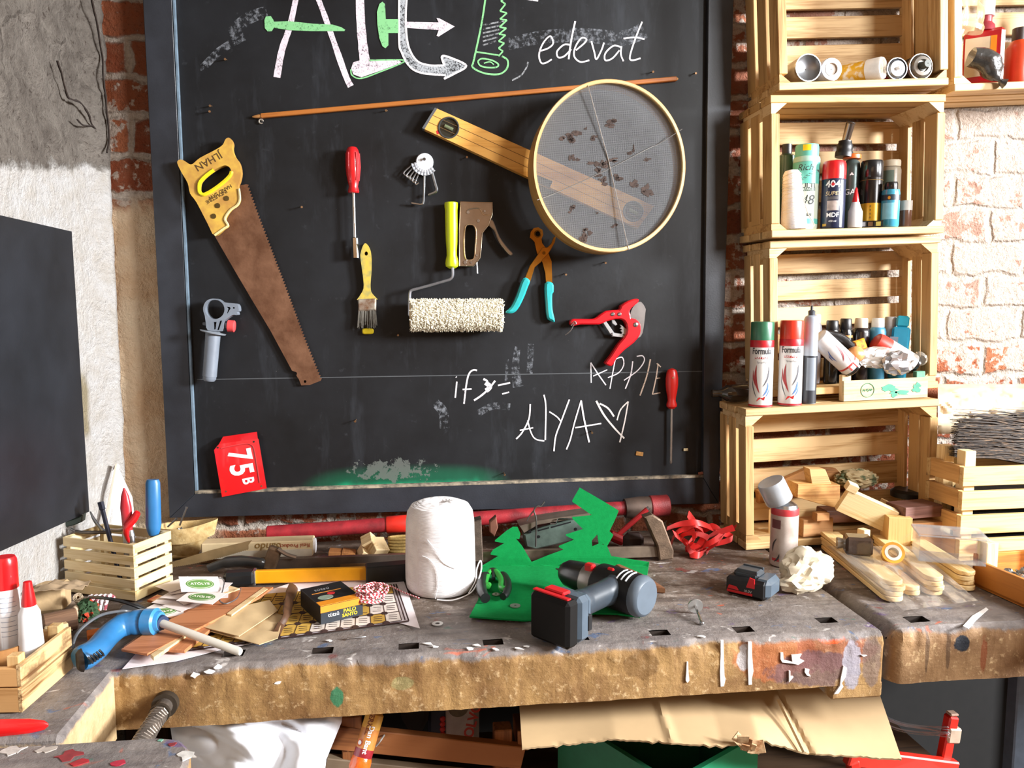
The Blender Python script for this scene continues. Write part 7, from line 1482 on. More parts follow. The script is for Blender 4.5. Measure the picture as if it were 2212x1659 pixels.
p = dB(1737, -.125); k = S(p); h = lambda y: zpx(1737, y, p); R = 27.5*k; TE_ = mat('5fb0a0', .4, var=.06); T, M = bottle('paint_bottle', 'big teal paint bottle with a handwritten 48 standing in the second crate', 'paint bottle', p, [('body', mat('b9c2b0', .45, var=.05), [(R*.95, 0), (R, .004), (R, h(375)), (R, h(352))]), ('shoulder', mat('a9cdbf', .4), [(R, h(353)), (R*1.0, h(345)), (R*.96, h(341)), (R*.88, h(340))]), ('cap', TE_, [(R*.86, h(343)), (R*.88, h(330)), (R*.88, h(319)), (R*.84, h(314)), (.001, h(314))])])
b = MB(M); b.grid(lambda u, v: V((R*.892*math.sin(-.35+.7*u), -R*.892*math.cos(-.35+.7*u), h(329)+(h(316)-h(329))*v)), 8, 1); b.build('spout_mark', mat('e8c81c', .4), T, norm=False)
cylpatch(T, M, 'teal_field', TE_, R, h(400), h(353), -1.5, 1.5, n=20); cylpoly(T, M, 'arc', mat('3a3230', .5), R, [[(-.030, h(392))]+[(-.018+.05*t, h(398)+(h(370)-h(398))*math.sin(t*PI/2)) for t in [i/8 for i in range(9)]]+[(-.018+.05*t, h(402)+(h(376)-h(402))*math.sin(t*PI/2)) for t in [i/8 for i in range(8, -1, -1)]]])
cyltext(T, M, 'Rich', .020, R, h(366), TXB, -.1, shear=.3); cyltext(T, M, 'MULTI', .015, R, h(405), TXB, 0, bold=.01); cylpatch(T, M, 'dark_strip', mat('5a6a60', .5), R, h(416), h(409), -.75, .75); cyltext(T, M, 'SURFACE', .0085, R+.0003, h(412.5), mat('c9d6c8', .5, var=0), 0)
cyltext(T, M, '48', .030, R, h(436), TXB, .12, shear=.25); cylpatch(T, M, 'small_label', mat('4a4f48', .5), R, h(470), h(464), -.4, .5); cylpatch(T, M, 'teal_base', TE_, R, h(486), h(475), -1.5, 1.5, n=20)
p = dB(1797, -.152); k = S(p); h = lambda y: zpx(1797, y, p); R = 24.5*k; NV = mat('17203c', .35, var=.1, coat=.2); T, M = bottle('glue_can', 'dark blue spray can with a red cap and printed numbers in the second crate', 'spray can', p, [('body', NV, [(R*.95, 0), (R, .003), (R, h(389)), (R*.98, h(388))]), ('cap', REDCAP, [(R*.99, h(390)), (R*1.0, h(370)), (R*.97, h(355)), (R*.90, h(350)), (R*.7, h(348)), (.001, h(348))])])
cyltext(T, M, '404', .021, R, h(401), TXW, -.05, bold=.02); cylpoly(T, M, 'red_dot', TXR, R+.0003, [[(-.001+.0035*math.cos(a), h(401)+.0035*math.sin(a)) for a in [i*PI/6 for i in range(12)]]]); cyltext(T, M, 'SUPER', .0125, R, h(421), mat('c9b48a', .5, var=0), 0., bold=.01, shear=.2); cyltext(T, M, 'MDF', .0135, R, h(467), TXW, 0, bold=.02); cyltext(T, M, '400 ml', .006, R, h(480), TXW, 0)
cylpatch(T, M, 'photo_patch', mat('b9a8a0', .5, var=.3, vs=80), R, h(457), h(436), -.5, .5); cylpatch(T, M, 'silver_strip', mat('d9dde6', .3), R, h(493), h(392), .62, .86); cylpatch(T, M, 'grey_strip', mat('5d5a5c', .4), R, h(434), h(427), -.5, .5); cylpatch(T, M, 'yellow_corner', mat('c9a01c', .4), R, h(490), h(485), -.9, -.5)
p = dB(1834, -.095); k = S(p); h = lambda y: zpx(1834, y, p); R = 18*k; T, M = bottle('gas_torch', 'gas torch with steel nozzle and orange collar behind the red capped can', 'torch', p, [('canister', mat('4f5c5a', .35, .4, .2), [(R*.95, 0), (R, .004), (R, h(365)), (R*.9, h(352)), (R*.6, h(346))]), ('collar', mat('e0661c', .4), [(R*1.0, h(344)), (R*1.02, h(341)), (R*1.02, h(336)), (R*.9, h(334))])])
q0, q1, q2 = AY(1822, 340, p.y), AY(1826, 305, p.y), AY(1838, 264, p.y-.015); b = MB(); b.tube(smooth([q0, AY(1824, 325, p.y), q1], 4), [R*1.0]*4+[R*.9]*3+[R*.75]*2, 20); b.build('head', BLK, T)
b = MB(); b.tube([q1-V((0, 0, .004)), q2], [8*k, 9.5*k], 18); b.axl(q2-(q2-q1)*.06, q2+(q2-q1)*.02, [(0, 9.5*k), (.5, 10.5*k), (1, 9.5*k)], 18); b.build('nozzle', mat('9a9088', .2, .95), T); b = MB(); b.axl(q2+(q2-q1)*.01, q2+(q2-q1)*.03, [(0, 7.5*k), (1, 7.5*k)], 16); b.build('nozzle_mouth', BLK, T)
cyltext(T, M, 'GAS', .018, R, h(417), TXW, .1, bold=.01); cylpoly(T, M, 'hazard_mark', TXW, R, [[(-.004, h(381)), (.006, h(381)), (.001, h(374))]])
p = dB(1878, -.122); k = S(p); h = lambda y: zpx(1878, y, p); R = 22.5*k; T, M = bottle('lacquer_can', 'black spray can with a gold lower band in the second crate', 'spray can', p, [('body', mat('201a16', .25, .3, .2), [(R*.95, 0), (R, .003), (R, h(386)), (R*.97, h(384))]), ('cap', BLKG, [(R*.97, h(386)), (R*1.0, h(384)), (R*1.0, h(352)), (R*.93, h(348)), (.001, h(348))])])
cylpatch(T, M, 'gold_band', mat('c9971c', .3, .3), R, h(481), h(441), -1.55, 1.55, n=24); b = MB(M); b.tube([V((R*1.005*math.cos(a), R*1.005*math.sin(a), h(391))) for a in [i*PI/12 for i in range(24)]], .0006, 5, True); b.build('gold_line', mat('b9975c', .3, .6), T)
for j in range(4): cylpoly(T, M, 'emblem', mat('7a5a1c', .4), R+.0003, [[(-.002, h(448+8*j)), (0, h(451+8*j)), (.002, h(448+8*j)), (0, h(445+8*j))]])
p = dB(1846, -.164); k = S(p); h = lambda y: zpx(1846, y, p); R = 14*k; bottle('small_glue', 'little white glue bottle with a red pointed tip in front of the lacquer can', 'glue bottle', p, [('body', PLA_W, [(R, 0), (R*1.05, .003), (R*1.05, h(458)), (R*.75, h(447)), (R*.55, h(437))]), ('cap', REDCAP, [(R*.52, h(438)), (R*.5, h(432)), (R*.16, h(407)), (.001, h(405))])])
p = dB(1878, -.1625); M = upright(p, facing(p)); T = thing('tube_rack', 'low black frame holding small paint pans at the front of the second crate', 'rack', p); b = MB(M)
for x in (-.034, -.020, -.006, .010, .026): b.box((x, 0, .007), (.002, .012, .014))
b.box((-.004, 0, .0136), (.064, .013, .0014)); b.box((-.004, 0, .001), (.064, .013, .002)); b.build('frame', BLK, T)
for x, c in ((-.027, 'b9b9c0'), (-.013, '8a8a90'), (.002, '6a4a30'), (.018, 'c9b45c')): b = MB(M); b.box((x, 0, .0072), (.011, .009, .0105), .0005); b.build('pan', mat(c, .4), T)
p = dB(1919, -.095); k = S(p); h = lambda y: zpx(1919, y, p); R = 20*k; T, M = bottle('cream_jar', 'frosted jar with cream lid behind the small blue bottle', 'jar', p, [('body', mat('a59a86', .3, var=.1), [(R*.95, 0), (R, .004), (R, h(368)), (R*.9, h(362))]), ('lid', mat('cdbfa6', .5), [(R*.92, h(361)), (R*.95, h(357)), (R*.95, h(350)), (R*.9, h(347)), (.001, h(347))])])
cylpatch(T, M, 'label', mat('5f6f62', .5, var=.2), R, h(400), h(370), -1., .3)
p = dB(1921, -.152); k = S(p); h = lambda y: zpx(1921, y, p); R = 18.5*k; T, M = bottle('ink_bottle', 'small blue bottle with black cap in front of the frosted jar', 'bottle', p, [('body', mat('3d8fa8', .25, var=.15, coat=.4), [(R*.9, 0), (R, .004), (R, h(418)), (R*.92, h(411)), (R*.8, h(410))]), ('cap', BLKG, [(R*.72, h(411)), (R*.74, h(405)), (R*.74, h(397)), (R*.68, h(394)), (.001, h(394))])])
cylpatch(T, M, 'label', mat('7fc0d0', .4, var=.2), R, h(475), h(440), -.9, .8); cylpatch(T, M, 'dark_band', mat('1c2c38', .4), R+.0002, h(434), h(422), -1.4, 1.4, n=20); cylpoly(T, M, 'amber_dot', mat('d08a1c', .4), R+.0006, [[(-.003+.003*math.cos(a), h(429)+.004*math.sin(a)) for a in [i*PI/5 for i in range(10)]]])
p = dB(1955, -.13); k = S(p); h = lambda y: zpx(1955, y, p); bottle('small_jar', 'tiny glass jar with white lid, last in the second crate', 'jar', p, [('body', mat('6a4a3c', .2, coat=.5), [(11*k, 0), (12*k, .003), (12*k, h(455))]), ('lid', mat('cfc6bc', .5), [(12.5*k, h(455)), (12.5*k, h(434)), (.001, h(432))])])
# ---- on top of crate D in front of crate C
def formula(label, px, y, capm, texts=True, zbase=None):
    p = onf('D', px, y, top=True); k = S(p); h = lambda q: zpx(px, q, p); R = 24.5*k; H = 182*k; f = lambda t: H*t
    T, M = bottle('spray_can', label, 'spray can', p, [('body', mat('d9d6d2', .35, var=.06, coat=.3), [(R*.95, 0), (R, .003), (R, f(.70)), (R*1.0, f(.705))]), ('base_ring', mat('b5222c', .4), [(R*1.0, .0008), (R*1.012, .001), (R*1.012, .005), (R, .005)]), ('red_band', mat('b81c26', .35), [(R*1.004, f(.70)), (R*1.004, f(.775)), (R*.97, f(.785))]), ('cap', capm, [(R*.985, f(.783)), (R*.985, f(.985)), (R*.95, f(.997)), (R*.8, f(1.)), (.001, f(1.))])])
    if texts:
        cyltext(T, M, 'Formula', .0155, R, f(.655), mat('3a3a40', .5, var=0), .0, bold=.025, sxy=(.86, 1.25)); cylpatch(T, M, 'red_lettering', mat('c23a34', .5), R, f(.565), f(.59), -.62, .55); cyltext(T, M, 'SPRAY PAINT', .0062, R+.0003, f(.578), TXW, 0, bold=.02); cyltext(T, M, 'Spray Paint', .0055, R, f(.525), mat('6a6a6c', .5, var=0), .1)
        cylpoly(T, M, 'red_swoosh', mat('a83030', .5), R, [swoosh(-.002, .03, -.010, f(.5), .006, .006), swoosh(-.010, .045, -.018, f(.44), .003, .003)]); cylpoly(T, M, 'dark_swoosh', mat('4a4a52', .5), R, [swoosh(.004, .045, .017, f(.5), -.005, .0035), swoosh(-.008, .02, -.021, f(.36), .003, .002)]); cylpoly(T, M, 'blue_swoosh', mat('3f6fb5', .5), R, [swoosh(.005, .025, .016, f(.30), -.004, .004), swoosh(.010, .022, .020, f(.24), -.002, .002)])
        cylpoly(T, M, 'red_label', mat('c22a26', .5), R+.0002, [[(-.009, f(.07)), (.008, f(.085)), (.010, f(.125)), (-.004, f(.115))]])
    return T, M, p, R
formula('spray can with dark green cap standing on the bottom crate', 1642, -.172, mat('2c6a4c', .35, coat=.2))
formula('spray can with bright red cap and printed grass swooshes standing on the bottom crate', 1705, -.174, mat('e0331c', .35, coat=.2))
formula('spray can with red cap hidden behind the two front cans', 1681, -.118, mat('c82a1c', .35), False) if False else None
p = onf('D', 1746, -.165, top=True); k = S(p); h = lambda y: zpx(1746, y, p); R = 15*k; T, M = bottle('airbrush_bottle', 'grey bottle with a black pump top beside the red capped grass can', 'bottle', p, [('body', mat('9aa2ac', .35, var=.1), [(R*.95, 0), (R, .003), (R, h(690)), (R*.85, h(684)), (R*.5, h(681))]), ('collar', mat('3a3f46', .4), [(R*.45, h(683)), (R*.5, h(672)), (R*.3, h(670))]), ('nozzle', mat('2a2c30', .4), [(R*.2, h(672)), (R*.18, h(662)), (.001, h(660))])])
cylpatch(T, M, 'dark_body', mat('2c2f36', .4), R, .001, h(768), -1.55, 1.55, n=20); cylpatch(T, M, 'label', mat('7a828c', .5, var=.1), R+.0003, h(842), h(772), -.4, .9)
# ---- crate C: row of paint bottles at the back
def squeeze(px, y, ytop, ysh, rp, bodym, capm, label, rc=.6, flip=False, lab=None):
    p = onf('C', px, y); k = S(p); h = lambda q: zpx(px, q, p); R = rp*k; T, M = bottle('paint_bottle', label, 'paint bottle', p, [('body', bodym, [(R*.95, 0), (R, .003), (R, h(ysh+10)), (R*.9, h(ysh+3)), (R*rc, h(ysh))]), ('cap', capm, [(R*rc*.95, h(ysh+1)), (R*rc, h(ysh-2)), (R*rc*.96, h(ytop+2)), (R*rc*.85, h(ytop)), (.001, h(ytop))])])
    if lab: cylpatch(T, M, 'colour_ring', mat(lab, .4), R, h(ysh+17), h(ysh+12), -1.5, 1.5, n=16)
    return T
squeeze(1759, -.070, 679, 698, 11, mat('c9c9d2', .4), PLA_W, 'white paint bottle, first in the row at the back of the third crate', .75)
squeeze(1793, -.085, 692, 713, 15, BLKG, BLK, 'black paint bottle with a flip cap and a pink ring', .85, lab='b5545a')
squeeze(1822, -.085, 688, 712, 14, BLKG, BLK, 'black paint bottle with a flip cap and an orange ring', .85, lab='c98a4a')
squeeze(1855, -.078, 687, 708, 18, mat('1a1214', .25, coat=.4), mat('d9cdb9', .5), 'dark bottle with a cream cap in the row of paint bottles', .75)
squeeze(1891, -.080, 687, 707, 17, mat('4a90b0', .35), mat('d6d6d2', .5), 'blue paint bottle with a white cap in the row of paint bottles', .78)
squeeze(1918, -.066, 684, 705, 15, mat('8a8a88', .4), mat('b9b6b2', .5), 'grey capped bottle behind the blue paint bottle', .8)
p = onf('C', 1936, -.086); k = S(p); h = lambda y: zpx(1962, y, p); T = thing('paint_bottle', 'flat bright turquoise bottle tilted at the end of the third crate', 'paint bottle', p); M = upright(p, facing(p)) @ rotm(0, .05, 0)
b = MB(M); b.box((0, 0, h(706)/2), (.040, .024, h(706)), .005); b.build('body', mat('2f9cc0', .3, var=.1, coat=.4), T); b = MB(M); b.box((.001, 0, h(694)), (.028, .018, h(684)-h(708)), .004); b.build('cap', mat('25a5c0', .3, coat=.3), T); b = MB(M); b.box((-.014, -.0124, h(750)), (.018, .0008, .05)); b.build('label', mat('8d9aa8', .5), T)
# low stamped tray with cans lying in it, on the front of the third crate
p0 = onf('D', 1822, -.172, top=True); p1 = onf('D', 2004, -.172, top=True); ex = (p1-p0).normalized(); M = frame(p0, ex, z=(0, 0, 1)); L_ = (p1-p0).length; H_ = .047; D_ = .019
T = thing('stamped_tray', 'low wooden tray with green stamped marks at the front of the third crate', 'tray', M @ V((L_/2, .06, 0))); WT_ = wood('d6bf94', 'b8996a', .7, .8, 0, '3f8a6a', .35)
b = MB(M); b.box((L_/2, .004, H_/2), (L_, .008, H_), .001); b.build('front_panel', WT_, T)
for x in (.012, L_-.012): b = MB(M); b.box((x, .0155, .030), (.022, .014, .060), .001); b.build('corner_post', CR3 if x < .05 else wood('5f9a7c', '3d7a5c'), T)
b = MB(M @ Matrix.Translation((L_*.28, -.0004, H_*.5)) @ Matrix.Rotation(PI/2, 4, 'X')); b.tube([V((.016*math.cos(a), .016*math.sin(a), 0)) for a in [i*PI/12 for i in range(24)]], .0008, 4, True); b.text('AHŞAP', .0075, ext=.0002, bold=.02); b.build('stamp', mat('2c7a58', .7, var=.2), T, norm=False)
for cx, cz, rx, rz in ((.55, .55, .022, .010), (.86, .5, .012, .012), (.70, .3, .02, .006), (.6, .25, .012, .008)):
    b = MB(M @ Matrix(((1, 0, 0, L_*cx), (0, 0, 1, -.0008), (0, 1, 0, H_*cz), (0, 0, 0, 1)))); n = 14; b.prism([(rx*rng.uniform(.5, 1.2)*math.cos(2*PI*i/n), rz*rng.uniform(.5, 1.2)*math.sin(2*PI*i/n)) for i in range(n)], .001); b.build('green_smear', mat('4a9a80', .7, var=.3), T)
FLZ = p0.z
# striped printed can lying diagonally, black base down
a, c = AY(1768, 728, -.155), AY(1842, 797, -.158); R = .0235; T = thing('spray_can', 'printed spray can lying tilted with its black base towards the tray', 'spray can', V(((a.x+c.x)/2, -.155, min(a.z, c.z)-R))); L1 = (c-a).length; Mz = zaxis(a, c)
MB(Mz).lathe([(R*.9, 0), (R, .005), (R, L1*.93), (R*.98, L1*.95)], 28).build('body', mat('d6d0cd', .35, coat=.3), T); MB(Mz).lathe([(R*1.005, L1*.80), (R*1.01, L1*.805), (R*1.01, L1*.835), (R, L1*.84)], 28).build('red_ring', mat('b03a34', .4), T); MB(Mz).lathe([(R*.97, L1*.94), (R*1.02, L1*.95), (R*1.0, L1*1.0), (R*.8, L1*1.03), (.001, L1*1.03)], 28).build('black_base', BLKG, T)
fa = math.atan2(*(lambda d: (d.x, -d.y))(Mz.inverted().to_3x3() @ (CAM-a))); Mt = Mz @ Matrix.Rotation(fa, 4, 'Z')
cylpoly(T, Mt, 'red_swoosh', mat('8a2a30', .5), R, [swoosh(-.012, .03, .002, .075, .006, .005), swoosh(-.016, .05, -.008, .09, .003, .003)]); cylpoly(T, Mt, 'blue_swoosh', mat('3a5aa0', .5), R, [swoosh(.008, .03, .012, .065, -.003, .003), swoosh(.014, .04, .018, .06, -.002, .002)]); cylpoly(T, Mt, 'red_label', mat('c2352c', .5), R+.0002, [[(-.012, .092), (.004, .090), (.004, .104), (-.012, .106)]])
# crumpled dark foil label beside it
a, c = AY(1775, 724, -.120), AY(1836, 752, -.122); b = MB(); b.tube(smooth([a, a.lerp(c, .5)+V((0, 0, .006)), c], 5), [.018]*4+[.02]*4+[.016]*3, 14, flat=.6); b.build('dark_wrapper', mat('191716', .35, var=.3, bump=.5, bs=60), None, 'crumpled dark wrapper lying above the printed can', 'wrapper')
b = MB(); cc = AY(1848, 766, -.150); b.blob(cc, (.021, .019, .019), .04, 1.5, 4, 1.); b.build('amber_ball', mat('c98a54', .3, var=.15, coat=.4), None, 'round amber coloured bulb lying next to the printed can', 'bulb')
b = MB(); cc = AY(1895, 772, -.157); b.blob(cc, (.055, .011, .024), .2, 1.6, 4, 3., True); b.build('clear_wrap', film_mat('d6cdbf', .42, .2, 'wrap'), None, 'crumpled clear wrap filling the middle of the stamped tray', 'wrap', ang=20)
a, c = AY(1888, 736, -.112), AY(1976, 790, -.128); L1 = (c-a).length; Mz = zaxis(a, c); R = .024; T = thing('spray_can', 'white can with a faded red end lying across the stamped tray', 'spray can', V(((a.x+c.x)/2, -.14, min(a.z, c.z)-R)))
MB(Mz).lathe([(R*.97, L1*.30), (R, L1*.31), (R, L1*.92), (R*.97, L1*.94)], 28).build('body', mat('c9c2ba', .35, var=.25, vs=30, coat=.2), T); MB(Mz).lathe([(R*.6, 0), (R*.92, .004), (R*1.0, .012), (R*1.0, L1*.31), (R*.98, L1*.315)], 28).build('red_end', mat('c23a2c', .4), T); MB(Mz).lathe([(R*.97, L1*.93), (R*1.01, L1*.95), (R*.95, L1), (.001, L1)], 28).build('dark_base', BLKG, T)
b = MB(); cc = AY(1940, 785, -.172); b.blob(cc, (.036, .012, .026), .35, 1.5, 3, 7., True); b.build('foil_ball', mat('d0d0d4', .2, .9, .15), None, 'crumpled silver foil on the front of the stamped tray', 'foil', ang=8)
b = MB(); cc = AY(1988, 778, -.15); b.axl(cc, cc+V((.01, .02, .006)), [(0, .012), (.2, .016), (1, .014)], 20); b.build('clear_disc', film_mat('c9c0b0', .35, .1, 'lidfilm'), None, 'small clear round lid beside the silver foil', 'lid')
MB().plate([(1845, 738), (1868, 730), (1876, 752), (1852, 760)], -.125, .012, bev=.003).build('yellow_tube', mat('d9b22c', .35, var=.2, col2='c2352c', vs=90, coat=.3), None, 'small yellow and red tube behind the amber bulb', 'tube')
# clear glass bottle lying at the corner of the bottom crate
q0, q1 = AY(1614, 836, -.10), AY(1538, 828, -.095); q0.z = q1.z = onf('D', 1612, -.10, top=True).z+.021; q1.z -= .000; T = thing('glass_bottle', 'clear glass bottle lying on its side where the bottom crate meets the chalkboard', 'bottle', V(((q0.x+q1.x)/2, -.1, q0.z-.021)))
GL = mat('4a4038', .08, var=.2, trans=.55, coat=.6); b = MB(); b.axl(q0, q1, [(0, .018), (.03, .0205), (.2, .0215), (.45, .0212), (.6, .019), (.72, .011), (.8, .0085), (.97, .0085), (.98, .0095), (1, .009)], 28); b.build('body', GL, T)
# ---------------------------------------------------------------- below the bench
# white plastic sack
b = MB()
def bagf(u, v):
    L0 = [(366, 1556), (372, 1600), (388, 1660), (410, 1760), (420, 1900)]; R0 = [(742, 1520), (738, 1560), (705, 1640), (690, 1760), (690, 1900)]
    t = v*4; i = min(int(t), 3); f = t-i; l = V(L0[i]).lerp(V(L0[i+1]), f); r = V(R0[i]).lerp(V(R0[i+1]), f); q = l.lerp(r, u)
    d = -.53-.07*math.sin(u*PI)**.6-.05*v+.035*noise.noise(V((u*3+v*2.5, v*2-u*2, 1)))-.035*abs(noise.noise(V((u*3.4-v*3, v*2+u*1.5, 7))))-.008*abs(noise.noise(V((u*8-v*7, v*4, 2))))
    p = AY(q.x, q.y, d); p.z = min(p.z, ZB-.1); return p
b.grid(bagf, 90, 60); n = len(b.v); b.add([v+V((0, .10, 0)) for v in b.v[:n]], [f for f in b.f[:]])
b.build('white_sack', mat('e9ecf2', .5, var=.05, ), None, 'big crumpled white plastic sack below the bench beside the vise screw', 'sack', ang=50)
ZS = .44
# pallet crate
WP = wood('9a6034', '6d3d1c', .6, .7); T = thing('slatted_box', 'brown slatted wooden box on the shelf below the bench', 'crate', V((.05, -.42, ZS)))
def bd(nm, a, c, ya, yc, h, t=.02, m=WP):
    q0, q1 = AY(*a, ya), AY(*c, yc); b = MB(frame((q0+q1)/2, q1-q0, z=(0, 0, 1))); b.box((0, 0, 0), ((q1-q0).length, t, h), .0015); return b.build(nm, m, T)
bd('front_rail', (716, 1588), (1128, 1632), -.50, -.46, .042); bd('lower_rail', (700, 1655), (1128, 1700), -.50, -.46, .04, m=wood('7d6a54', '574636'))
bd('side_rail', (730, 1545), (760, 1600), -.30, -.50, .035); bd('side_rail', (1130, 1600), (1118, 1560), -.46, -.30, .035)
for px, py, y in ((760, 1560, -.485), (1085, 1588, -.44)):
    q = AY(px, py, y); b = MB(); b.box((q.x, q.y, (q.z+ZS)/2+.01), (.034, .034, q.z-ZS+.018), .002); b.build('corner_post', WP, T)
b = MB(); q = AY(920, 1600, -.3); b.box((q.x, -.38, ZS+.01), (.30, .2, .015)); b.build('bottom', WP, T)
# orange sealant cartridge leaning on it
q0, q1 = AY(812, 1535, -.53), AY(772, 1672, -.57); T = thing('sealant_tube', 'orange and yellow printed sealant cartridge leaning out below the bench', 'tube', q1); Mz = zaxis(q0, q1); L1 = (q1-q0).length; R = .016
for nm, m, pr in (('yellow_end', mat('d9a044', .35, coat=.3), [(R*.7, 0), (R, .006), (R, L1*.28)]), ('body', mat('c9803c', .35, var=.2, coat=.3), [(R, L1*.28), (R, L1*.62)]), ('red_band', mat('8a1c26', .35, coat=.3), [(R*1.01, L1*.60), (R*1.01, L1*.73), (R, L1*.735)]), ('orange_wrap', mat('e8641c', .2, var=.3, vs=60, bump=.6, bs=120, coat=.6), [(R, L1*.73), (R*1.1, L1*.78), (R*1.15, L1*.9), (R*.9, L1*1.0), (.001, L1*1.02)])): MB(Mz).lathe(pr, 24).build(nm, m, T)
fa = math.atan2(*(lambda d: (d.x, -d.y))(Mz.inverted().to_3x3() @ (CAM-q0))); Mt = Mz @ Matrix.Rotation(fa, 4, 'Z')
cyltext(T, Mt, 'Dan Bant', .012, R, L1*.45, TXW, -.1, bold=.02, rot=PI/2); cyltext(T, Mt, 'WERKEL', .012, R, L1*.16, mat('7a3a12', .5, var=0), .25, bold=.03, rot=PI/2); cylpoly(T, Mt, 'round_mark', mat('e0661c', .4), R+.0003, [[(.012+.006*math.cos(a), L1*.52+.006*math.sin(a)) for a in [i*PI/8 for i in range(16)]]]); cylpoly(T, Mt, 'inner_mark', TXW, R+.0006, [[(.012+.0035*math.cos(a), L1*.52+.0035*math.sin(a)) for a in [i*PI/8 for i in range(16)]]])
# dark bag and white printed sack inside the box
MB().plate([(860, 1520), (930, 1520), (925, 1560), (905, 1600), (888, 1592), (868, 1560)], -.40, .05, bev=.01).build('black_cloth', mat('1f1f22', .9, var=.4), None, 'black cloth hanging into the slatted box below the bench', 'cloth')
T = thing('printed_sack', 'white sack with red printing and a dark blue side standing in the slatted box', 'sack', V((AY(1000, 1600, -.33).x, -.33, ZS+.018)))
MB().plate([(962, 1500), (1036, 1500), (1036, 1600), (1000, 1640), (962, 1600)], -.36, .06, bev=.012).build('body', mat('a79c96', .6, var=.15), T); MB().plate([(925, 1500), (966, 1500), (966, 1592), (925, 1586)], -.352, .05, bev=.006).build('blue_side', mat('1a2238', .5), T)
facetext('SOLVO', zc(0, 0, 1), (1020, 1562), 30, -.3605, -75, mat('b5382c', .5, var=0), T, bold=.03); b = MB(); 
for i in range(4): q = AY(956, 1553+11*i, -.3525); b.blob(q, (.006, .003, .006), 0, 1, 2)
b.build('red_dots', mat('b8201c', .5), T); b = MB(); q = AY(990, 1528, -.3605); b.lathe([(.02, 0), (.02, .0008)], 20, Matrix.Translation(q) @ Matrix.Rotation(PI/2, 4, 'X')); b.build('photo_print', mat('6d6454', .6, var=.4, vs=80), T)
b = MB(); b.tube(smooth([AY(830, 1588, -.50), AY(822, 1600, -.52), AY(812, 1612, -.515)], 4), .0015, 6); b.build('pale_string', mat('b9b4ac', .6), None, 'bit of pale cord hooked over the slatted box rail', 'cord')
# big cardboard flap
KB = mat('b99c74', .85, var=.1, vs=10); b = MB(); top = [(1120, 1490), (1440, 1470), (1560, 1470), (1680, 1462), (1890, 1470)]; bot_ = [(1128, 1617), (1330, 1596), (1560, 1612), (1640, 1598), (1738, 1626), (1948, 1640)]
def interp(P, u):
    L = sum((V(P[i+1])-V(P[i])).length for i in range(len(P)-1)); t = u*L
    for i in range(len(P)-1):
        l = (V(P[i+1])-V(P[i])).length
        if t <= l or i == len(P)-2: return V(P[i]).lerp(V(P[i+1]), min(t/l, 1))
        t -= l
def flap(u, v):
    a, c = interp(top, u), interp(bot_, u); q = a.lerp(c, v); y0, y1 = -.50, -.655
    if v > .97: q.y += 5*noise.noise(V((u*60, 0, 1)))
    cre = -.006*math.exp(-((u-.375-.02*v)/.012)**2)+.008*math.exp(-((u-.70-.06*v)/.01)**2)
    y = y0+(y1-y0)*v+.012*math.sin(u*9)*v+cre
    p = AY(q.x, q.y, y); p.z = min(p.z, ZB-.103-.02*0) if v < .2 else p.z; return p
b.grid(flap, 120, 24); n = len(b.v); fl = [f[:] for f in b.f]
b.add([p+V((0, .002, -.004)) for p in b.v[:n]], fl); 
bd_ = [(i, i+1) for i in range(120)]
e0 = [24*121+i for i in range(121)]; b.f += [[e0[i], e0[i+1], e0[i+1]+n, e0[i]+n] for i in range(120)]; b.mi += [0]*120
CT = thing('cardboard_sheet', 'large torn sheet of brown cardboard hanging out below the bench', 'cardboard', AY(1500, 1560, -.58)); b.build('sheet', KB, CT, ang=30)
b = MB(); c = AY(1625, 1603, -.672); 
for i in range(7): o = c+V((rng.uniform(-.022, .03), rng.uniform(-.004, .004), rng.uniform(-.016, .010))); b.box(o, (rng.uniform(.012, .026), .0025, rng.uniform(.012, .024)), 0, rotm(rng.uniform(-.5, .5), rng.uniform(-.8, .8), rng.uniform(-.6, .6)))
b.build('torn_edge', mat('d0b48c', .85, var=.35, vs=60, col2='8a5a30'), CT, label='torn ragged hole in the lower edge')
b = MB(); b.tube([AY(1682, 1512, -.575), AY(1738, 1626, -.662)], .0035, 6); b.build('fold_ridge', mat('c9ac84', .85), CT)
# green box under it
GX = mat('2fae7a', .5, var=.08); GX_SHADED = mat('1f6a48', .55, var=.15); T = thing('green_box', 'large green box on the shelf under the torn cardboard', 'box', V((.45, -.50, ZS)))  # second green is a darker copy with shade put into its colour
pa_, pb_, pc_ = AY(1205, 1640, -.42), AY(1452, 1650, -.60), AY(1638, 1600, -.56); zt2 = AY(1560, 1612, -.59).z-.004
P = [V((pa_.x, pa_.y, 0)), V((pb_.x, pb_.y, 0)), V((pc_.x, pc_.y, 0)), V((pc_.x-.02, pc_.y+.22, 0)), V((pa_.x+.05, pa_.y+.1, 0))]
def wallq(a, c, za, zc_, nm, m): b = MB(frame(V((a.x, a.y, ZS+.001)), c-a, z=(0, 0, 1))); L = (c-a).length; b.prism([(0, 0), (L, 0), (L, zc_-ZS), (0, za-ZS)], -.01, M=b.M @ Matrix.Rotation(PI/2, 4, 'X')); b.build(nm, m, T)
wallq(P[0], P[1], zt2-.01, zt2-.055, 'side_panel', GX_SHADED); wallq(P[1], P[2], zt2-.055, zt2, 'front_panel', GX); wallq(P[2], P[3], zt2, zt2, 'side_panel', GX_SHADED); wallq(P[3], P[4], zt2, zt2-.01, 'back_panel', GX_SHADED)
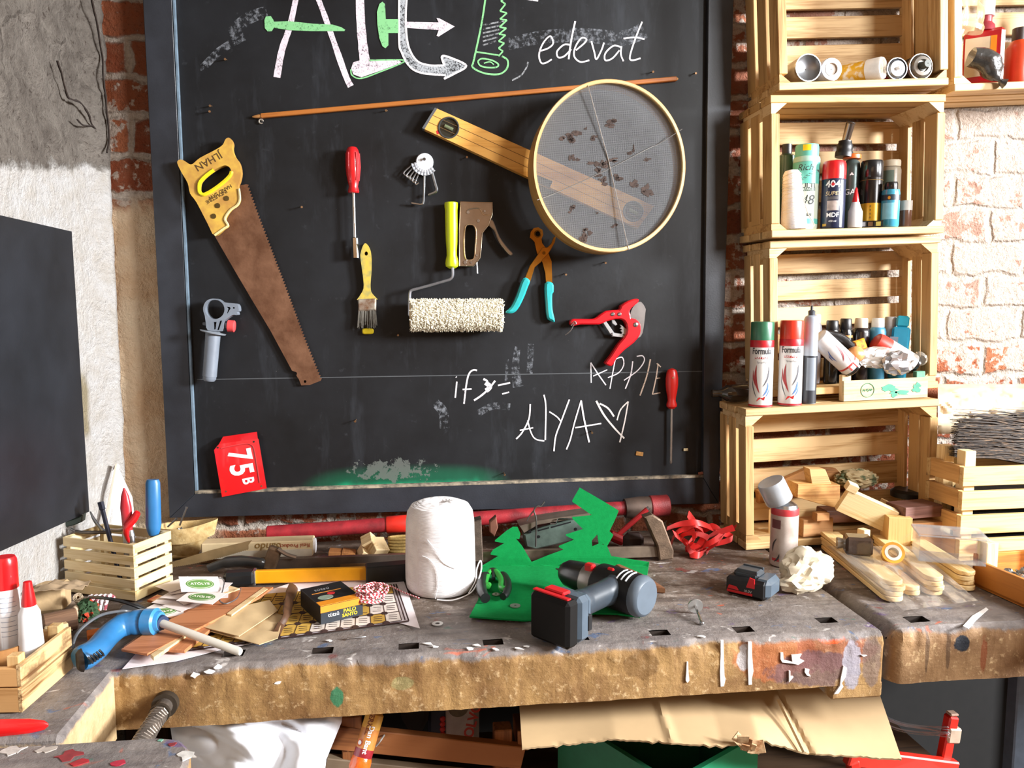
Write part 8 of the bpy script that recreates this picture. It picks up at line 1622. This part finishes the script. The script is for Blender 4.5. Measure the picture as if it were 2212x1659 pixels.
# red folding chair with taped clear film
RDM = mat('d42a1c', .35, var=.15, coat=.4); T = thing('red_chair', 'red metal folding frame with clear film tied to its post, below the bench end', 'chair', AY(2000, 1640, -.45))
def rb(nm, a, c, y0, y1, w2, h2, m=RDM): q0, q1 = AY(*a, y0), AY(*c, y1); q1.z = max(q1.z, ZS+.006); b = MB(frame((q0+q1)/2, q1-q0, y=(0, 1, 0))); b.box((0, 0, 0), ((q1-q0).length, h2, w2), .003); return b.build(nm, m, T)
rb('post', (2056, 1545), (2036, 1650), -.43, -.43, .022, .022); rb('seat_rail', (1830, 1632), (2062, 1660), -.48, -.44, .036, .02); rb('back_post', (1875, 1500), (1884, 1560), -.30, -.30, .024, .02); rb('lower_post', (2036, 1650), (2016, 1850), -.43, -.42, .022, .022); rb('lower_post', (1840, 1640), (1850, 1850), -.48, -.46, .022, .022); rb('side_rail', (1884, 1530), (1840, 1640), -.30, -.48, .02, .02)
b = MB(); b.box(AY(2054, 1584, -.43), (.030, .028, .034), .004, rotm(0, .1, 0)); b.build('tape_wrap', mat('c9b09a', .4, var=.25), T); b = MB(); b.box(AY(2057, 1541, -.43), (.018, .018, .006), .002); b.build('worn_tip', mat('c9a894', .6), T)
b = MB(); r2 = random.Random(2)
for i in range(9):
    o = V((0, r2.uniform(-.01, .01), r2.uniform(-.012, .012))); b.tube(smooth([AY(1884, 1542, -.31)+o, AY(1940, 1568, -.36)+o*.7+V((0, 0, r2.uniform(-.003, .003))), AY(2000, 1578, -.40)+o*.6, AY(2050, 1582+r2.uniform(-8, 8), -.445)+o*.3], 5), r2.uniform(.001, .003), 6, flat=.4)
b.build('clear_film', film_mat('e6e9ee', .22, .1, 'strap'), T)
# steel post
q = AY(2196, 1560, -.36); T = thing('steel_post', 'blue grey steel post standing below the end of the bench', 'post', V((q.x, q.y, 0))); b = MB(); b.box((q.x, q.y, .39), (.032, .032, .775), .003); b.build('shaft', mat('6a7788', .4, .3, .2), T); b = MB(); b.box((q.x, q.y, .004), (.09, .09, .008), .001); b.build('foot_plate', mat('6a7788', .4, .3), T)
# red thing lying on the vise arm
b = MB(); q0, q1 = AZ(-60, 1578, ZB+.009), AZ(104, 1566, ZB+.007); b.axl(q0, q1, [(0, .012), (.3, .0125), (.75, .010), (.95, .006), (1, .002)], 20, sy=.62); b.build('plastic_tool', mat('d8191a', .35, coat=.3), None, 'bright red rounded handle lying on the vise arm in front of the corner tray', 'handle')
